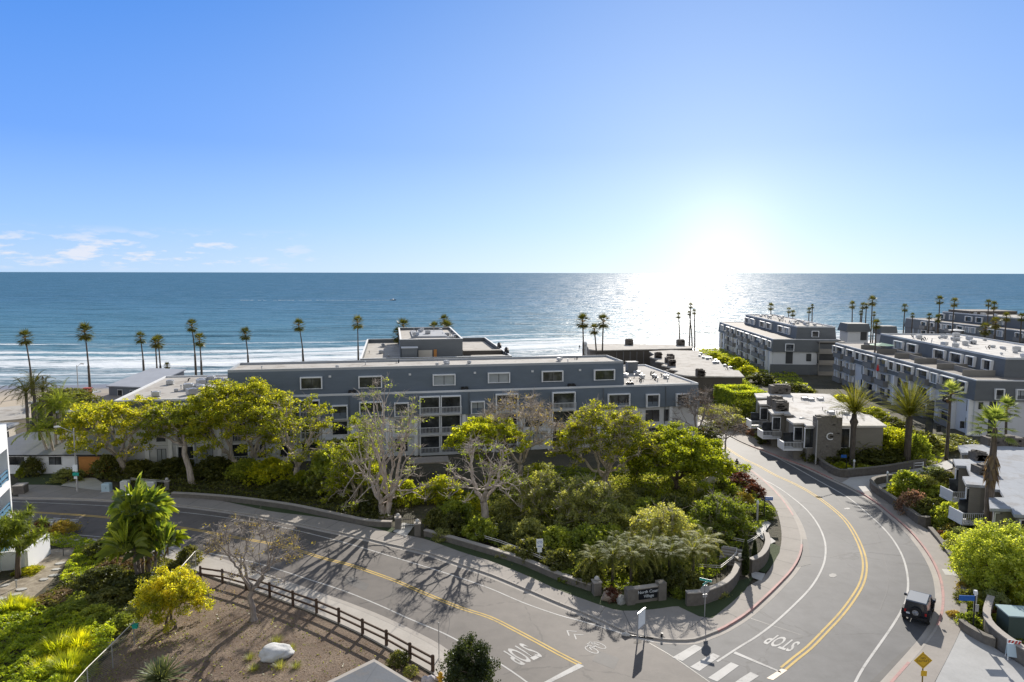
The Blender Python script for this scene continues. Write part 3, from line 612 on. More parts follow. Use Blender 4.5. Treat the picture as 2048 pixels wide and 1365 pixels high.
def ubalc(w_, h_, kind, dep=1.0):
    """balcony unit parts: (surround white, recess dark, parapet)"""
    key = ('bal', round(w_, 1), round(h_, 1), kind, dep)
    if key not in _cache:
        w2 = key[1]/2; h2 = key[2]; pr = .55
        sur = MB().box(-w2, -w2+.14, -pr, .1, 0, h2).box(w2-.14, w2, -pr, .1, 0, h2).box(-w2+.14, w2-.14, -pr+.003, .1, h2-.16, h2).mesh('balcony_frame', WHITE)
        rec = MB().box(-w2+.14, w2-.14, -.05, .08, .1, h2-.16).mesh('balcony_door', GLASS)
        pm = MB(); pm.box(-w2-.05, w2+.05, -dep, -.05, -.16, 0)
        if kind == 'solid':
            pm.box(-w2-.05, w2+.05, -dep-.08, -dep, -.2, 1.0).box(-w2-.13, -w2-.05, -dep-.08, -.05, -.2, 1.0).box(w2+.05, w2+.13, -dep-.08, -.05, -.2, 1.0)
            pm.box(-w2-.16, w2+.16, -dep-.12, -dep+.04, 1.0, 1.05); par = pm.mesh('balcony_parapet', PARAP)
        else:
            pm.box(-w2-.05, w2+.05, -dep-.05, -dep, .95, 1.03).box(-w2-.05, w2+.05, -dep-.05, -dep, .05, .12)
            k = int((w_+.1)/.2)
            for i in range(k+1):
                xx = -w2-.03+(2*w2+.04)*i/k; pm.box(xx, xx+.05, -dep-.04, -dep-.01, .12, .95)
            for sx in (-w2-.05, w2): pm.box(sx, sx+.05, -dep, -.05, .95, 1.03)
            par = pm.mesh('balcony_railing', WHITEW)
        _cache[key] = (sur, rec, par)
    return _cache[key]
def balcony(b, x, y, z, w_, h_, ang=0.0, kind='solid', dep=1.0, frame=True):
    sur, rec, par = ubalc(w_, h_, kind, dep)
    p = inst('balcony', par, b, (x, y, z), (0, 0, ang)); inst('door', rec, p)
    if frame: inst('surround', sur, p)
    return p
class Frame:
    """local frame of a building: origin o, x axis at angle a (radians); planes hit by picture rays"""
    def __init__(s, o, a): s.o = Vector((o[0], o[1], 0)); s.a = a; s.x = Vector((math.cos(a), math.sin(a), 0)); s.y = Vector((-math.sin(a), math.cos(a), 0))
    def w2l(s, p): d_ = p-s.o; return Vector((d_.dot(s.x), d_.dot(s.y), p.z))
    def front(s, px, py, y=0.0):
        C_ = Vector((0, 0, CZ)); r = ray(px, py); o = C_-(s.o+s.y*y); o = -o; t = (o.dot(s.y)-0)/r.dot(s.y); p = C_+r*t; return s.w2l(p)
    def side(s, px, py, x=0.0):
        C_ = Vector((0, 0, CZ)); r = ray(px, py); o = (s.o+s.x*x)-C_; t = o.dot(s.x)/r.dot(s.x); return s.w2l(C_+r*t)
def rooftop(b, x0, x1, y0, y1, z, n, seed, big=.9):
    r = random.Random(seed)
    for i in range(n):
        x, y = r.uniform(x0, x1), r.uniform(y0, y1); k = r.random(); s_ = r.uniform(.35, big)
        if k < .5:
            m = MB().cbox((0, 0, .12+s_*.35), (s_*1.2, s_, s_*.7)).cbox((0, 0, .06), (s_*1.3, s_*.3, .12)).cbox((0, 0, .12+s_*.72), (s_*.7, s_*.6, .06)); m.build('roof_unit', GALV, b, (x, y, z), rz=r.uniform(0, 3))
        elif k < .8: MB().tube([(0, 0, 0), (0, 0, .5)], .07, 6).tube([(0, 0, .5), (0, 0, .62)], .13, 6).build('roof_vent', GALV, b, (x, y, z))
        else: MB().tube([(0, 0, 0), (0, 0, .1), (.15, 0, .45), (.4, 0, .5)], .1, 6).tube([(-.3, .3, 0), (-.3, .3, .3)], .05, 5).build('roof_vent', DARK, b, (x, y, z), rz=r.uniform(0, 6))
def parapet(mb, x0, x1, y0, y1, z, h, t=.25):
    mb.box(x0, x1, y0, y0+t, z, z+h).box(x0, x1, y1-t, y1, z, z+h).box(x0, x0+t, y0+t, y1-t, z, z+h).box(x1-t, x1, y0+t, y1-t, z, z+h)
# ---- main building -------------------------------------------------
A0 = G(650, 793.6, 9.3); A1 = G(1400, 770.5, 9.3); ang = math.atan2(A1.y-A0.y, A1.x-A0.x)
FM = Frame(A1, ang)          # origin at its right front corner, building runs to -x
b = thing('apartment_building', 'long blue-grey apartment building with white lower walls behind the roadside trees', 'building', FM.o, ang)
XL, DP = -85.5, 23.0
x4a, x4b = FM.front(455, 745, 2.0).x, FM.front(1247, 725, 2.0).x
MB().box(XL, 0, .45, DP, 0, 6.15).build('lower_wall', WHITEW, b)
m = MB().frustum((XL-.1, .1, 0, DP), (XL+.15, -.15, .35, DP-.2), 6.0, 9.3); m.build('mansard', SIDING, b)
m = MB(); parapet(m, XL+.1, -.1, .33, DP-.15, 9.302, .28, .22); m.build('parapet_cap', WHITEW, b)
m = MB().box(XL+.4, -.4, .6, DP-.4, 9.302, 9.33); m.build('lower_roof', ROOFL, b)
m = MB().frustum((x4a-.2, x4b+.15, 1.85, 10.4), (x4a, x4b, 2.1, 10.2), 9.331, 12.8); m.build('upper_storey', SIDING, b)
m = MB(); parapet(m, x4a, x4b, 2.1, 10.2, 12.8, .35, .2); m.build('upper_parapet', plain('parapet_grey', (.33, .35, .37), .8, .08, .5), b)
MB().box(x4a+.21, x4b-.21, 2.32, 9.98, 12.8, 12.83).build('upper_roof', ROOFL, b)
for (a, t_, c_, d_, st) in ((600, 755, 645, 778, 0), (717, 752.6, 764, 775.6, 0), (865.6, 749.5, 910.5, 770.5, 1), (975.6, 745.6, 1019.7, 765.4, 1), (1083, 743, 1126, 763, 0), (1187.7, 740, 1229, 760, 0)):
    p, q = FM.front(a, t_, 1.85), FM.front(c_, d_, 1.85); window(b, (p.x+q.x)/2, 1.93, q.z, q.x-p.x, p.z-q.z, 0, st, pr=.4)
w3 = [(300, 835, 330, 860), (395, 830, 430, 853), (505, 815, 560, 845), (664, 811, 696, 838.5), (718, 804.6, 767, 831), (788, 806, 818, 833), (941.5, 802.6, 969, 827), (1215, 787.7, 1259, 812), (1291.5, 789, 1318, 814), (1352, 788, 1378, 811.5)]
for a, t_, c_, d_ in w3:
    p, q = FM.front(a, t_, .1), FM.front(c_, d_, .1); window(b, (p.x+q.x)/2, .12, q.z, q.x-p.x, p.z-q.z, pr=.4)
for a, c_ in ((350, 385), (455, 495), (599, 640), (838.7, 880), (881, 922), (991, 1036), (1104, 1149.5)):
    p, q = FM.front(a, 815, 0), FM.front(c_, 815, 0); xm, ww = (p.x+q.x)/2, q.x-p.x
    for z in (.25, 3.25, 6.3): balcony(b, xm, .35 if z < 6 else .1, z, ww, 2.75 if z < 6 else 2.6, 0, 'rail', .75)
for a, c_ in ((312, 330), (400, 425), (505, 530), (560, 580), (665, 695), (720, 760), (790, 815), (945, 968), (1050, 1085), (1180, 1195), (1225, 1240), (1290, 1318), (1327, 1336)):
    p, q = FM.front(a, 860, .45), FM.front(c_, 860, .45)
    for z in (.7, 3.6): window(b, (p.x+q.x)/2, .45, z, q.x-p.x, 1.9, 0, framed=False)
for px in (293, 340, 438, 590, 648, 705, 775, 832, 928, 985, 1042, 1098, 1156, 1210, 1270, 1340):
    x = FM.front(px, 870, .3).x; MB().box(x-.25, x+.25, .1, .44, 0, 6.0).build('pier', WHITE, b)
MB().box(XL+.5, -.5, .2, .448, 2.85, 3.1).build('floor_band', WHITEW, b)
rooftop(b, x4b+1.5, -2.5, 4, 15, 9.33, 22, 3); rooftop(b, x4a+2, x4b-2, 3.3, 8.5, 12.83, 12, 4, .6); rooftop(b, XL+3, x4a-2, 3, 18, 9.33, 24, 5, 1.2)
for px, py in ((1145, 775), (930, 782), (1262, 772), (704, 790)):
    q = FM.front(px, py, .7); MB().box(-.55, .55, -.3, .5, 0, .5).box(-.45, -.1, -.2, .2, .5, .62).box(.1, .45, -.2, .2, .5, .62).build('roof_unit', DARK, b, (q.x, 1.1, 9.33))
q = FM.w2l(G(1325, 748, 9.3)); MB().box(-.9, .9, -.7, .7, 0, 1.9).box(-1, 1, -.8, .8, 1.9, 2.0).build('chimney', SIDING2, b, (-6.0, 14.5, 9.33))
for px in (690, 835, 930, 1055, 1200, 1325):
    x = FM.front(px, 800, 0).x+.6; MB().tube([(x, -.02, 6.1), (x, .2, 9.2)], .06, 6).tube([(x, .36, 0), (x, .36, 6.1)], .06, 6).build('downpipe', SIDING2, b)
for px in (660, 820, 950, 1065, 1160):
    x = FM.front(px, 765, 1.85).x; MB().cbox((x, 1.9, 11.9), (.35, .12, .3)).build('wall_vent', WHITEW, b)
# ---- grey blocks along the right side ---------------------------------
def block(label, org, ang_, wid, dep, z4, x4, y4, items3, items4, fr3, fr4, pier_px, base=None, low=True, mat3=SIDING2, roofm=ROOFL, seed=1):
    f = Frame(org, ang_); b = thing('apartment_block', label, 'building', f.o, ang_, 'grey beachside apartment blocks')
    MB().box(.4, wid-.4, .4, dep, 0, 6.2).build('lower_wall', WHITEW, b)
    MB().frustum((0, wid, 0, dep), (.3, wid-.3, .3, dep-.3), 6.05, 9.3).build('mansard', mat3, b)
    m = MB(); parapet(m, .28, wid-.28, .28, dep-.28, 9.302, .2, .25); m.build('parapet_cap', WHITEW, b)
    MB().box(.55, wid-.55, .55, dep-.55, 9.302, 9.33).build('terrace', plain('terrace_deck', (.2, .18, .16), .8, .3, .6), b)
    x0, x1 = x4; y0, y1 = y4
    MB().frustum((x0-.2, x1, y0-.2, y1), (x0+.1, x1-.3, y0+.1, y1-.3), 9.331, z4).build('upper_storey', mat3, b)
    m = MB(); parapet(m, x0+.05, x1-.25, y0+.05, y1-.25, z4, .35, .2); m.build('upper_parapet', plain('parapet_pale', (.5, .52, .54), .7, .06, .5), b)
    MB().box(x0+.26, x1-.46, y0+.26, y1-.46, z4, z4+.03).build('upper_roof', roofm, b)
    rooftop(b, x0+1.5, x1-2, y0+3, y1-3, z4+.03, 46 if low else 24, seed, 1.1)
    for a, t_, c_, d_, k in items3:
        p, q = f.side(a, t_, .1), f.side(c_, d_, .1); ww = abs(p.y-q.y); ym = (p.y+q.y)/2
        if k == 'w': window(b, .12, ym, 6.9, ww, 1.9, -math.pi/2, pr=.35)
        else:
            balcony(b, .2, ym, 6.35, ww, 2.55, -math.pi/2, 'solid', .85)
            for z in (.3, 3.3): balcony(b, .42, ym, z, ww, 2.4, -math.pi/2, 'solid', 1.0)
    for a, t_, c_, d_ in items4:
        p, q = f.side(a, t_, x0), f.side(c_, d_, x0); window(b, x0-.1, (p.y+q.y)/2, 9.95, abs(p.y-q.y), 1.9, -math.pi/2, pr=.5)
    for a, t_, c_, d_ in fr3:
        p, q = f.front(a, t_, .1), f.front(c_, d_, .1); window(b, (p.x+q.x)/2, .12, q.z, q.x-p.x, p.z-q.z, pr=.35)
    for a, t_, c_, d_ in fr4:
        p, q = f.front(a, t_, y0), f.front(c_, d_, y0); window(b, (p.x+q.x)/2, y0-.1, q.z, q.x-p.x, p.z-q.z, pr=.4)
    for y in pier_px: MB().box(-.35, .39, y-.22, y+.22, 0, 6.05).build('pier', WHITE, b)
    # ground and middle floor windows along the side between the balconies
    y = 2.0; r = random.Random(seed)
    while y < dep-3:
        for z in (.8, 3.8): window(b, .4, y, z, 1.3, 1.9, -math.pi/2, framed=False, style=r.choice((0, 0, 1)))
        y += r.uniform(3.4, 5.0)
    return f, b
c1 = lambda l: [(1640+a/5.02, 680+t_/5.02, 1640+c_/5.02, 680+d_/5.02, *k) for a, t_, c_, d_, *k in l]
oB = G(1951, 763, 9.3); eB = G(1667, 687, 9.3); aB = -(math.atan2(eB.x-oB.x, eB.y-oB.y)); lenB = (eB-oB).length
f, b = block('large grey apartment block with white gravel roof at the right edge of the view', oB, aB, 26, lenB, 12.4, (7.2, 25.5), (4.6, 52), c1([(170, 85, 240, 110, 'b'), (273, 108, 345, 150, 'b'), (135, 80, 165, 160, 'w'), (360, 150, 402, 235, 'w'), (418, 168, 465, 250, 'w'), (470, 165, 553, 200, 'b'), (592, 200, 680, 240, 'b'), (697, 250, 747, 335, 'w'), (770, 270, 825, 365, 'w'), (838, 270, 940, 320, 'b'), (987, 310, 1097, 360, 'b'), (1117, 370, 1183, 475, 'w'), (1225, 380, 1350, 440, 'b'), (1395, 448, 1472, 575, 'w')]),
  c1([(760, 40, 845, 120), (893, 72, 985, 130), (1160, 130, 1268, 200), (1325, 170, 1440, 240), (1485, 200, 1565, 290), (1650, 245, 1740, 330)]), c1([(1752, 492, 1842, 600), (1965, 492, 2060, 605)]), [], [1.0, 6.0, 13, 21, 27.5, 35, 42, 50, 57], roofm=ROOFW, seed=21)
m = MB()
for px in (1860, 1985): m.box(*((lambda x: (x-.6, x+.6))(f.front(px, 840, .3).x)), .36, .5, .1, 5.9)
m.build('stair_window', GLASS, b)
for px, py in ((1878, 858), (1962, 812), (1925, 850)):
    q = f.front(px, py, .3); window(b, q.x, .38, q.z-.6, .7, 1.2, framed=False, style=0)
for px0, px1, py, dx in ((1700, 1718, 700, 1.0),): pass
# rooftop terrace partitions and a parasol base line
m = MB()
for k in range(6):
    y = 6+k*8.3; m.box(1.2, 6.6, y, y+.12, 9.34, 10.35); m.box(3.4+(k % 2)*1.2, 3.52+(k % 2)*1.2, y+.12, y+6.8, 9.34, 10.35)
m.build('terrace_partition', TAUPE, b)
c2 = lambda l: [(1420+a/6.024, 590+t_/6.024, 1420+c_/6.024, 590+d_/6.024, *k) for a, t_, c_, d_, *k in l]
oA = G(1545, 680, 9.3); eA = G(1437, 645, 9.3); aA = -(math.atan2(eA.x-oA.x, eA.y-oA.y)); lenA = (eA-oA).length
f, b = block('tall grey apartment block with white end wall standing before the glittering sea', oA, aA, 18, lenA, 12.4, (7.2, 17.5), (3.0, lenA-8), c2([(140, 370, 165, 400, 'w'), (205, 390, 245, 400, 'b'), (260, 405, 305, 420, 'b'), (330, 440, 365, 460, 'w'), (370, 445, 415, 460, 'b'), (433, 460, 480, 480, 'b'), (497, 500, 520, 520, 'w'), (535, 505, 615, 530, 'b'), (637, 530, 690, 560, 'b'), (705, 565, 738, 650, 'w')]),
  c2([(437, 290, 480, 350), (500, 308, 545, 375), (615, 340, 670, 400), (695, 355, 745, 410), (835, 395, 890, 480), (910, 410, 968, 515)]), c2([(905, 588, 1010, 680)]), c2([(1220, 435, 1305, 510)]), [1, 5, 12, 20, 26, 34, 43, 52, 60], seed=31)
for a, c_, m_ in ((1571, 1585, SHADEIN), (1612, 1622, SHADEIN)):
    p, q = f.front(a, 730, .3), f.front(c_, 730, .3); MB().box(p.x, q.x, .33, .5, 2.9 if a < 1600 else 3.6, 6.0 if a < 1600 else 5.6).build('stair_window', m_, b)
MB().box(-.2, 18.1, .1, .39, 0, 2.7).build('base_wall', SIDING2, b)
p, q = f.front(1632, 730, .3), f.front(1668, 730, .3)
for z in (0.1, 3.1, 6.1): 
    pp = MB().box(p.x, q.x+2, -1.2, .2, z+2.7, z+3.0).box(p.x, p.x+.15, -1.2, -1.05, z, z+2.7).box(q.x+1.8, q.x+2, -1.2, -1.05, z, z+2.7).box(p.x, q.x+2, -1.2, -1.1, z-.05, z+1.0).build('balcony', TAUPE, b)
MB().box(p.x+.2, q.x+1.7, .2, .31, .2, 8.9).build('recess_shade', SHADEIN, b)  # flat dark panel paints the shade behind the balconies
oC = G(2048, 664, 9.3); eC = G(1809, 637, 9.3); aC = -(math.atan2(eC.x-oC.x, eC.y-oC.y)); 
oC2 = oC+(oC-eC).normalized()*25; lenC = (eC-oC2).length
c3 = lambda l: [(1720+a/6.244, 590+t_/6.244, 1720+c_/6.244, 590+d_/6.244, *k) for a, t_, c_, d_, *k in l]
f, b = block('distant dark grey apartment block by the sea with palms in front', oC2, aC, 26, lenC, 12.4, (6.8, 25), (-3, lenC-12), c3([(770, 345, 830, 380, 'b'), (880, 360, 930, 390, 'b'), (970, 390, 1010, 450, 'w'), (1025, 400, 1080, 460, 'w'), (1090, 400, 1160, 430, 'b'), (1215, 415, 1290, 450, 'b'), (1315, 445, 1365, 520, 'w'), (1385, 455, 1440, 530, 'w'), (1600, 475, 1690, 510, 'b'), (1715, 505, 1780, 590, 'w'), (1945, 510, 2040, 600, 'b')]),
  c3([(1000, 260, 1060, 320), (1130, 275, 1180, 330), (1325, 300, 1405, 370), (1460, 315, 1535, 375), (1710, 345, 1800, 420)]), [], [], [], seed=41)
for c_ in b.children: 
    if c_.name.startswith('lower_wall'): c_.data.materials[0] = SIDING2
MB().box(8, 25, lenC-26, lenC-14, 12.4, 13.6).build('roof_penthouse', BROWN, b)
# ---- small towers ---------------------------------------------------
def kiosk(label, px, py, pw, zt, Y):
    r = ray(px, py); t_ = Y/r.y; x = r.x*t_; ww = pw*Y/F
    b = thing('stair_tower', label, 'tower', (x, Y, 0), R(-4), 'mansard stair towers behind the grey blocks')
    MB().box(-ww*.42, ww*.42, 0, ww*.8, 0, zt-2.2).build('wall', WHITEW, b)
    MB().frustum((-ww/2, ww/2, -.4, ww*.9), (-ww*.43, ww*.43, 0, ww*.8), zt-2.4, zt).build('roof', SIDING2, b)
    MB().box(ww*.1, ww*.36, -.05, .1, zt-5, zt-2.5).build('opening_shade', SHADEIN, b); return b  # dark panel painted as the shade inside the doorway-like gap
Yt = 205; kiosk('wider of the two mansard stair towers, white below, beside a tall palm', 1717, 650, 48, ZAT(1717, 648, Yt), Yt)
Yt = 200; kiosk('narrower plain mansard stair tower just right of the wider one', 1778, 655, 34, ZAT(1778, 653, Yt), Yt)
# ---- beachfront block behind main building --------------------------------
oP = G(788, 725, 9.3); eP = G(773, 684, 9.3); aP = -math.atan2(eP.x-oP.x, eP.y-oP.y)*.0+R(10)
fP = Frame(G(865, 725, 9.3), R(10))
b = thing('beachfront_building', 'grey beachfront block with open rooftop deck behind the long building', 'building', fP.o, R(10))
L = lambda px, py, z: fP.w2l(G(px, py, z))
MB().box(-14, 16, .5, 40, 0, 7.0).build('lower_wall', WHITEW, b)
MB().frustum((-14.2, 16.2, 0, 40.2), (-14, 16, .3, 40), 6.8, 9.3).build('mansard', SIDING2, b)
m = MB(); parapet(m, -14, 16, .3, 40, 9.302, .9, .3); m.build('parapet_wall', SIDING2, b)
m = MB(); parapet(m, -14.03, 16.03, .27, 40.03, 10.202, .07, .36); m.build('parapet_cap', WHITEW, b)
MB().box(-13.6, 15.6, .7, 39.6, 9.302, 9.33).build('terrace', ROOFL, b)
MB().box(-6.2, 6.4, 4.0, 34, 9.331, 12.9).build('upper_storey', SIDING2, b)
m = MB(); parapet(m, -6.25, 6.45, 3.95, 34.05, 12.902, .6, .3); m.build('upper_parapet', SIDING2, b)
m = MB(); parapet(m, -6.28, 6.48, 3.92, 34.08, 13.502, .06, .36); m.build('upper_cap', WHITEW, b)
MB().box(-5.9, 6.1, 4.3, 33.7, 12.902, 12.93).build('upper_roof', ROOFL, b)
MB().box(-3.5, 4.0, 13, 29, 12.93, 13.25).box(-3.2, 3.7, 13.4, 28.6, 13.25, 13.3).build('roof_well', ROOFG, b)
rooftop(b, 3, 6, 6, 30, 12.93, 14, 8, .8); rooftop(b, -13, -7, 6, 34, 9.33, 5, 9); rooftop(b, -3, 3, 14, 28, 13.3, 8, 10, 1.0)
MB().box(-5.9, -2.9, 1.6, 3.94, 9.331, 12.0).build('stair_box', SIDING2, b); MB().box(-6.05, -2.75, 1.45, 3.93, 12.0, 12.12).build('stair_cap', WHITEW, b)
MB().box(-2.6, .2, 3.7, 3.95, 9.4, 11.3).build('terrace_wall', CREAM, b); MB().box(.5, 1.1, 3.75, 3.95, 9.4, 11.4).build('door', ORANGE, b)
MB().box(7.2, 15.5, 10, 12, 9.34, 10.3).box(8, 15, 2, 4, 9.34, 10.1).build('planter', BROWN, b)
# curved chimneys on the right parapet
for y in (6, 16): MB().tube([(0, -1.2, 0), (0, -1.0, .9), (0, -.3, 1.3), (0, .3, 1.3), (0, 1.0, .9), (0, 1.2, 0)], .35, 6).build('curved_parapet', DARK, b, (15.9, y, 9.8))
# ---- low brown roofed buildings, centre -------------------------------------
def lowblock(label, outline, zr, wallm, roofm, zw=0.0, group=None, inset=.35, name='low_building', thick=.28):
    P = [G(px, py, zr) for px, py in outline]; cx = sum(p.x for p in P)/len(P); cy = sum(p.y for p in P)/len(P)
    b = thing(name, label, 'building', (cx, cy, 0), 0, group)
    loc = [(p.x-cx, p.y-cy) for p in P]
    a = sum(loc[i][0]*loc[(i+1) % len(loc)][1]-loc[(i+1) % len(loc)][0]*loc[i][1] for i in range(len(loc)))
    if a < 0: loc = loc[::-1]
    ins = []
    n = len(loc)
    for i in range(n):
        p0, p1, p2 = Vector((*loc[i-1], 0)), Vector((*loc[i], 0)), Vector((*loc[(i+1) % n], 0))
        n1 = Vector((-(p1-p0).y, (p1-p0).x, 0)).normalized(); n2 = Vector((-(p2-p1).y, (p2-p1).x, 0)).normalized()
        nn = (n1+n2); nn = nn/max(nn.length_squared/2, .5); ins.append((p1.x+nn.x*inset, p1.y+nn.y*inset))
    MB().prism(ins, zw, zr-thick-.003).build('wall', wallm, b)
    MB().prism(loc, zr-thick, zr).build('roof', roofm, b)
    inn = [(x*.985, y*.985) for x, y in loc]
    return b, Vector((cx, cy, 0))
def stonebox(b, c0, px, py, zr, sx, sy, h, zb=None, m=STONE, name='chimney'):
    g = G(px, py, zr)-c0; zb = zr-.1 if zb is None else zb; r = random.Random(int(px)); mb = MB().box(-sx/2, sx/2, -sy/2, sy/2, zb, zr+h)
    for k in range(7): mb.cbox((r.uniform(-sx/2, sx/2)*.8, r.uniform(-sy/2, sy/2)*.8, zr+h+.08), (r.uniform(.3, .7), r.uniform(.3, .6), .22), r.random())
    for k in range(26):
        z = r.uniform(zb, zr+h-.2); s_ = r.choice((-1, 1))
        mb.cbox((r.uniform(-sx/2, sx/2)*.85, -sy/2-.02, z), (r.uniform(.3, .8), .16, r.uniform(.12, .28)))
    mb.box(-sx*.3, sx*.3, -sy*.25, sy*.25, zr+h, zr+h+.18)
    mb.build(name, m, b, (g.x, g.y, 0))
C11 = lambda p: crop(1140, 600, 5.689, p)
b, c0 = lowblock('brown boarded low building with flat roof nearest the surf, behind three palms', C11([(180, 500), (215, 560), (300, 575), (1380, 552), (1400, 530), (1100, 510)]), 5.5, BROWN, ROOFL)
for px, py in ((1258, 690), (1361, 691)): stonebox(b, c0, px, py, 5.5, 2.2, 1.8, 1.6)
stonebox(b, c0, 1169, 700, 5.5, 1.2, 1.4, 2.0, 0, WHITEW, 'pier')
m = MB(); g = G(1200, 700, 5.5)-c0
for k in range(14): m.cbox((g.x-1+k*1.9, g.y+.1, 2.5), (.12, .2, 5.0))
m.build('wall_batten', plain('batten_grey', (.22, .22, .23), .8, .1, 1), b)
b, c0 = lowblock('low stepped flat-roofed building with brown chimneys, right of the long building', C11([(900, 585), (1150, 572), (1460, 580), (1530, 625), (1590, 635), (1640, 685), (1700, 690), (1730, 735), (1790, 745), (1860, 800), (1920, 805), (1985, 875), (1430, 868), (1310, 860), (1180, 838), (1240, 810), (1130, 790), (1160, 770), (1040, 745), (1090, 720), (970, 700), (1010, 680), (905, 650), (960, 625)]), 5.5, BROWN, ROOFL)
for px, py in ((1316, 716), (1341, 720), (1343, 732), (1337, 726), (1337, 755), (1400, 752)): stonebox(b, c0, px, py, 5.5, 1.6, 1.6, 1.3, m=plain('chimney_brown', (.1, .085, .075), .85, .3, 2))
g0 = G(1370, 708, 5.5)-c0; g1 = G(1450, 742, 5.5)-c0
rooftop(b, min(g0.x, g1.x)+2, max(g0.x, g1.x)+3, min(g0.y, g1.y), max(g0.y, g1.y), 5.5, 14, 12, .7)
# ---- building C ---------------------------------------------------
C14 = lambda p: crop(1400, 760, 5.12, p)
b, c0 = lowblock('low taupe building marked with a white letter C, pale gravel roof and stone chimneys', C14([(555, 140), (740, 132), (1330, 145), (1430, 230), (1500, 232), (1560, 290), (1680, 352), (1740, 358), (1915, 470), (1090, 470), (1062, 445), (955, 445), (885, 395), (990, 388), (955, 358), (870, 352), (860, 342), (735, 345), (695, 303), (755, 298), (730, 262), (695, 250), (612, 250), (588, 215), (715, 208), (700, 182), (580, 182)]), 5.5, TAUPE, ROOFW)
stonebox(b, c0, *C14([(812, 140)])[0], 5.5, 3.4, 1.6, 1.5); stonebox(b, c0, *C14([(765, 255)])[0], 5.5, 2.0, 1.7, 1.3); stonebox(b, c0, *C14([(820, 310)])[0], 5.5, 2.0, 1.9, 1.4)
gc = G(*C14([(1303, 470)])[0], 5.5)-c0; stonebox(b, c0, *C14([(1303, 470)])[0], 5.5, 3.6, 1.3, 1.3, 0.0, m=plain('stacked_stone_grey', (.19, .175, .155), .85, .4, 3.2, bmp=1.0))
me = textmesh('C', 1.5, WHITE, ext=.03); o = inst('letter', me, b, (gc.x, gc.y-.86, 4.1), (R(90), 0, 0))
m = MB()
for px in (1115, 1460):
    g = G(*C14([(px+30, 470)])[0], 5.5)-c0; window(b, g.x, g.y+.33, 2.2, 1.7, 2.9, framed=True, style=0, pr=.1, t=.1)
for (px, py, w_) in ((955, 445, 3.0), (735, 345, 2.8), (610, 252, 2.4)):
    g = G(*C14([(px, py)])[0], 5.5)-c0; window(b, g.x+.9, g.y+.33, 2.9, 1.3, 2.0, framed=True, style=0, pr=.08, t=.1)
    balcony(b, g.x+.1, g.y+.9, 1.8, 2.6, 2.3, 0, 'rail', 1.2, frame=False)
    MB().box(-1.45, -1.4, -1.2, 1.2, 1.7, 2.7).box(-1.5, -1.35, -1.2, 1.2, 2.7, 2.76).box(-1.45, 1.2, -1.25, 1.1, 1.55, 1.7).build('balcony_side', WHITE, b, (g.x+.1, g.y+.9, 0))
gr = [C14([q])[0] for q in ((1140, 215), (1235, 210), (1075, 205), (1345, 350), (1495, 355))]
for i, q in enumerate(gr):
    g = G(*q, 5.5)-c0; MB().cbox((0, 0, .25), (.9, .6, .35)).tube([(.5, .2, 0), (.5, .2, .6)], .09, 6).tube([(-.6, .1, 0), (-.6, .1, .5)], .06, 6).build('roof_unit', GALV, b, (g.x, g.y, 5.5))
for q in ((950, 210), (1255, 310), (1280, 340), (1400, 350), (1430, 358), (1455, 380), (1505, 395), (1612, 455), (1035, 205)):
    g = G(*C14([q])[0], 5.5)-c0; MB().tube([(0, 0, 0), (0, 0, .5)], .05, 5).build('roof_vent', DARK, b, (g.x, g.y, 5.5))
# ---- right low building -----------------------------------------------
C17 = lambda p: crop(1780, 860, 5.056, p)
b, c0 = lowblock('low building with pale grey flat roof and white balconies behind the nearest palm', C17([(685, 160), (830, 145), (1355, 175), (1800, 200), (1800, 930), (1355, 862), (1255, 856), (1228, 800), (1012, 795), (1000, 680), (1158, 685), (1110, 605), (1000, 600), (1000, 562), (945, 562), (770, 550), (732, 470), (815, 470), (772, 365), (665, 360), (640, 295), (800, 296), (800, 268), (940, 270), (880, 235), (720, 230)]), 5.5, TAUPE, ROOFG)
for px, py, sx, sy in ((885, 300, 1.4, 1.3), (945, 440, 1.9, 1.4)): stonebox(b, c0, *C17([(px, py)])[0], 5.5, sx, sy, .85)
q = C17([(1130, 150)])[0]; stonebox(b, c0, q[0], q[1], 5.5, 4.5, 1.4, 1.0)
for px, py in ((770, 550), (665, 360), (1060, 795), (1320, 865)):
    g = G(*C17([(px, py)])[0], 5.5)-c0; window(b, g.x+1.0, g.y+.33, 2.9, 1.5, 2.1, style=0, pr=.06, t=.08)
    if px < 800:
        balcony(b, g.x+.7, g.y+.3, 1.7, 2.4, 2.3, 0, 'rail', 1.1, frame=False)
        MB().box(-1.45, -1.37, -1.2, 1.0, 1.7, 2.75).box(-1.5, 1.3, -1.22, 1.0, 1.5, 1.68).build('balcony_side', WHITE, b, (g.x+.7, g.y+.3, 0))
# ---- white bungalow on the left ----------------------------------------
b = thing('bungalow', 'white single-storey bungalow with grey hip roof and orange-brown garage door', 'house', (-59, 89.5, 0), R(1))
MB().box(-14, 5.9, 0, 9.5, 0, 2.75).build('wall', WHITE, b)
MB().add([(-14.6, -.6, 2.7), (6.5, -.6, 2.7), (6.5, 10, 2.7), (-14.6, 10, 2.7), (-9.5, 4.7, 4.6), (1.2, 4.7, 4.6)], [(0, 1, 5, 4), (1, 2, 5), (2, 3, 4, 5), (3, 0, 4), (3, 2, 1, 0)]).build('roof', SHING, b)
MB().box(-14.6, 6.5, -.63, -.6, 2.6, 2.75).build('gutter', DARK, b)
MB().box(.9, 5.0, -.06, .02, 0, 2.35).build('garage_door', ORANGE, b); MB().box(.7, .9, -.1, .02, 0, 2.5).box(5.0, 5.2, -.1, .02, 0, 2.5).box(.9, 5.0, -.1, .02, 2.35, 2.5).build('garage_frame', BROWN, b)
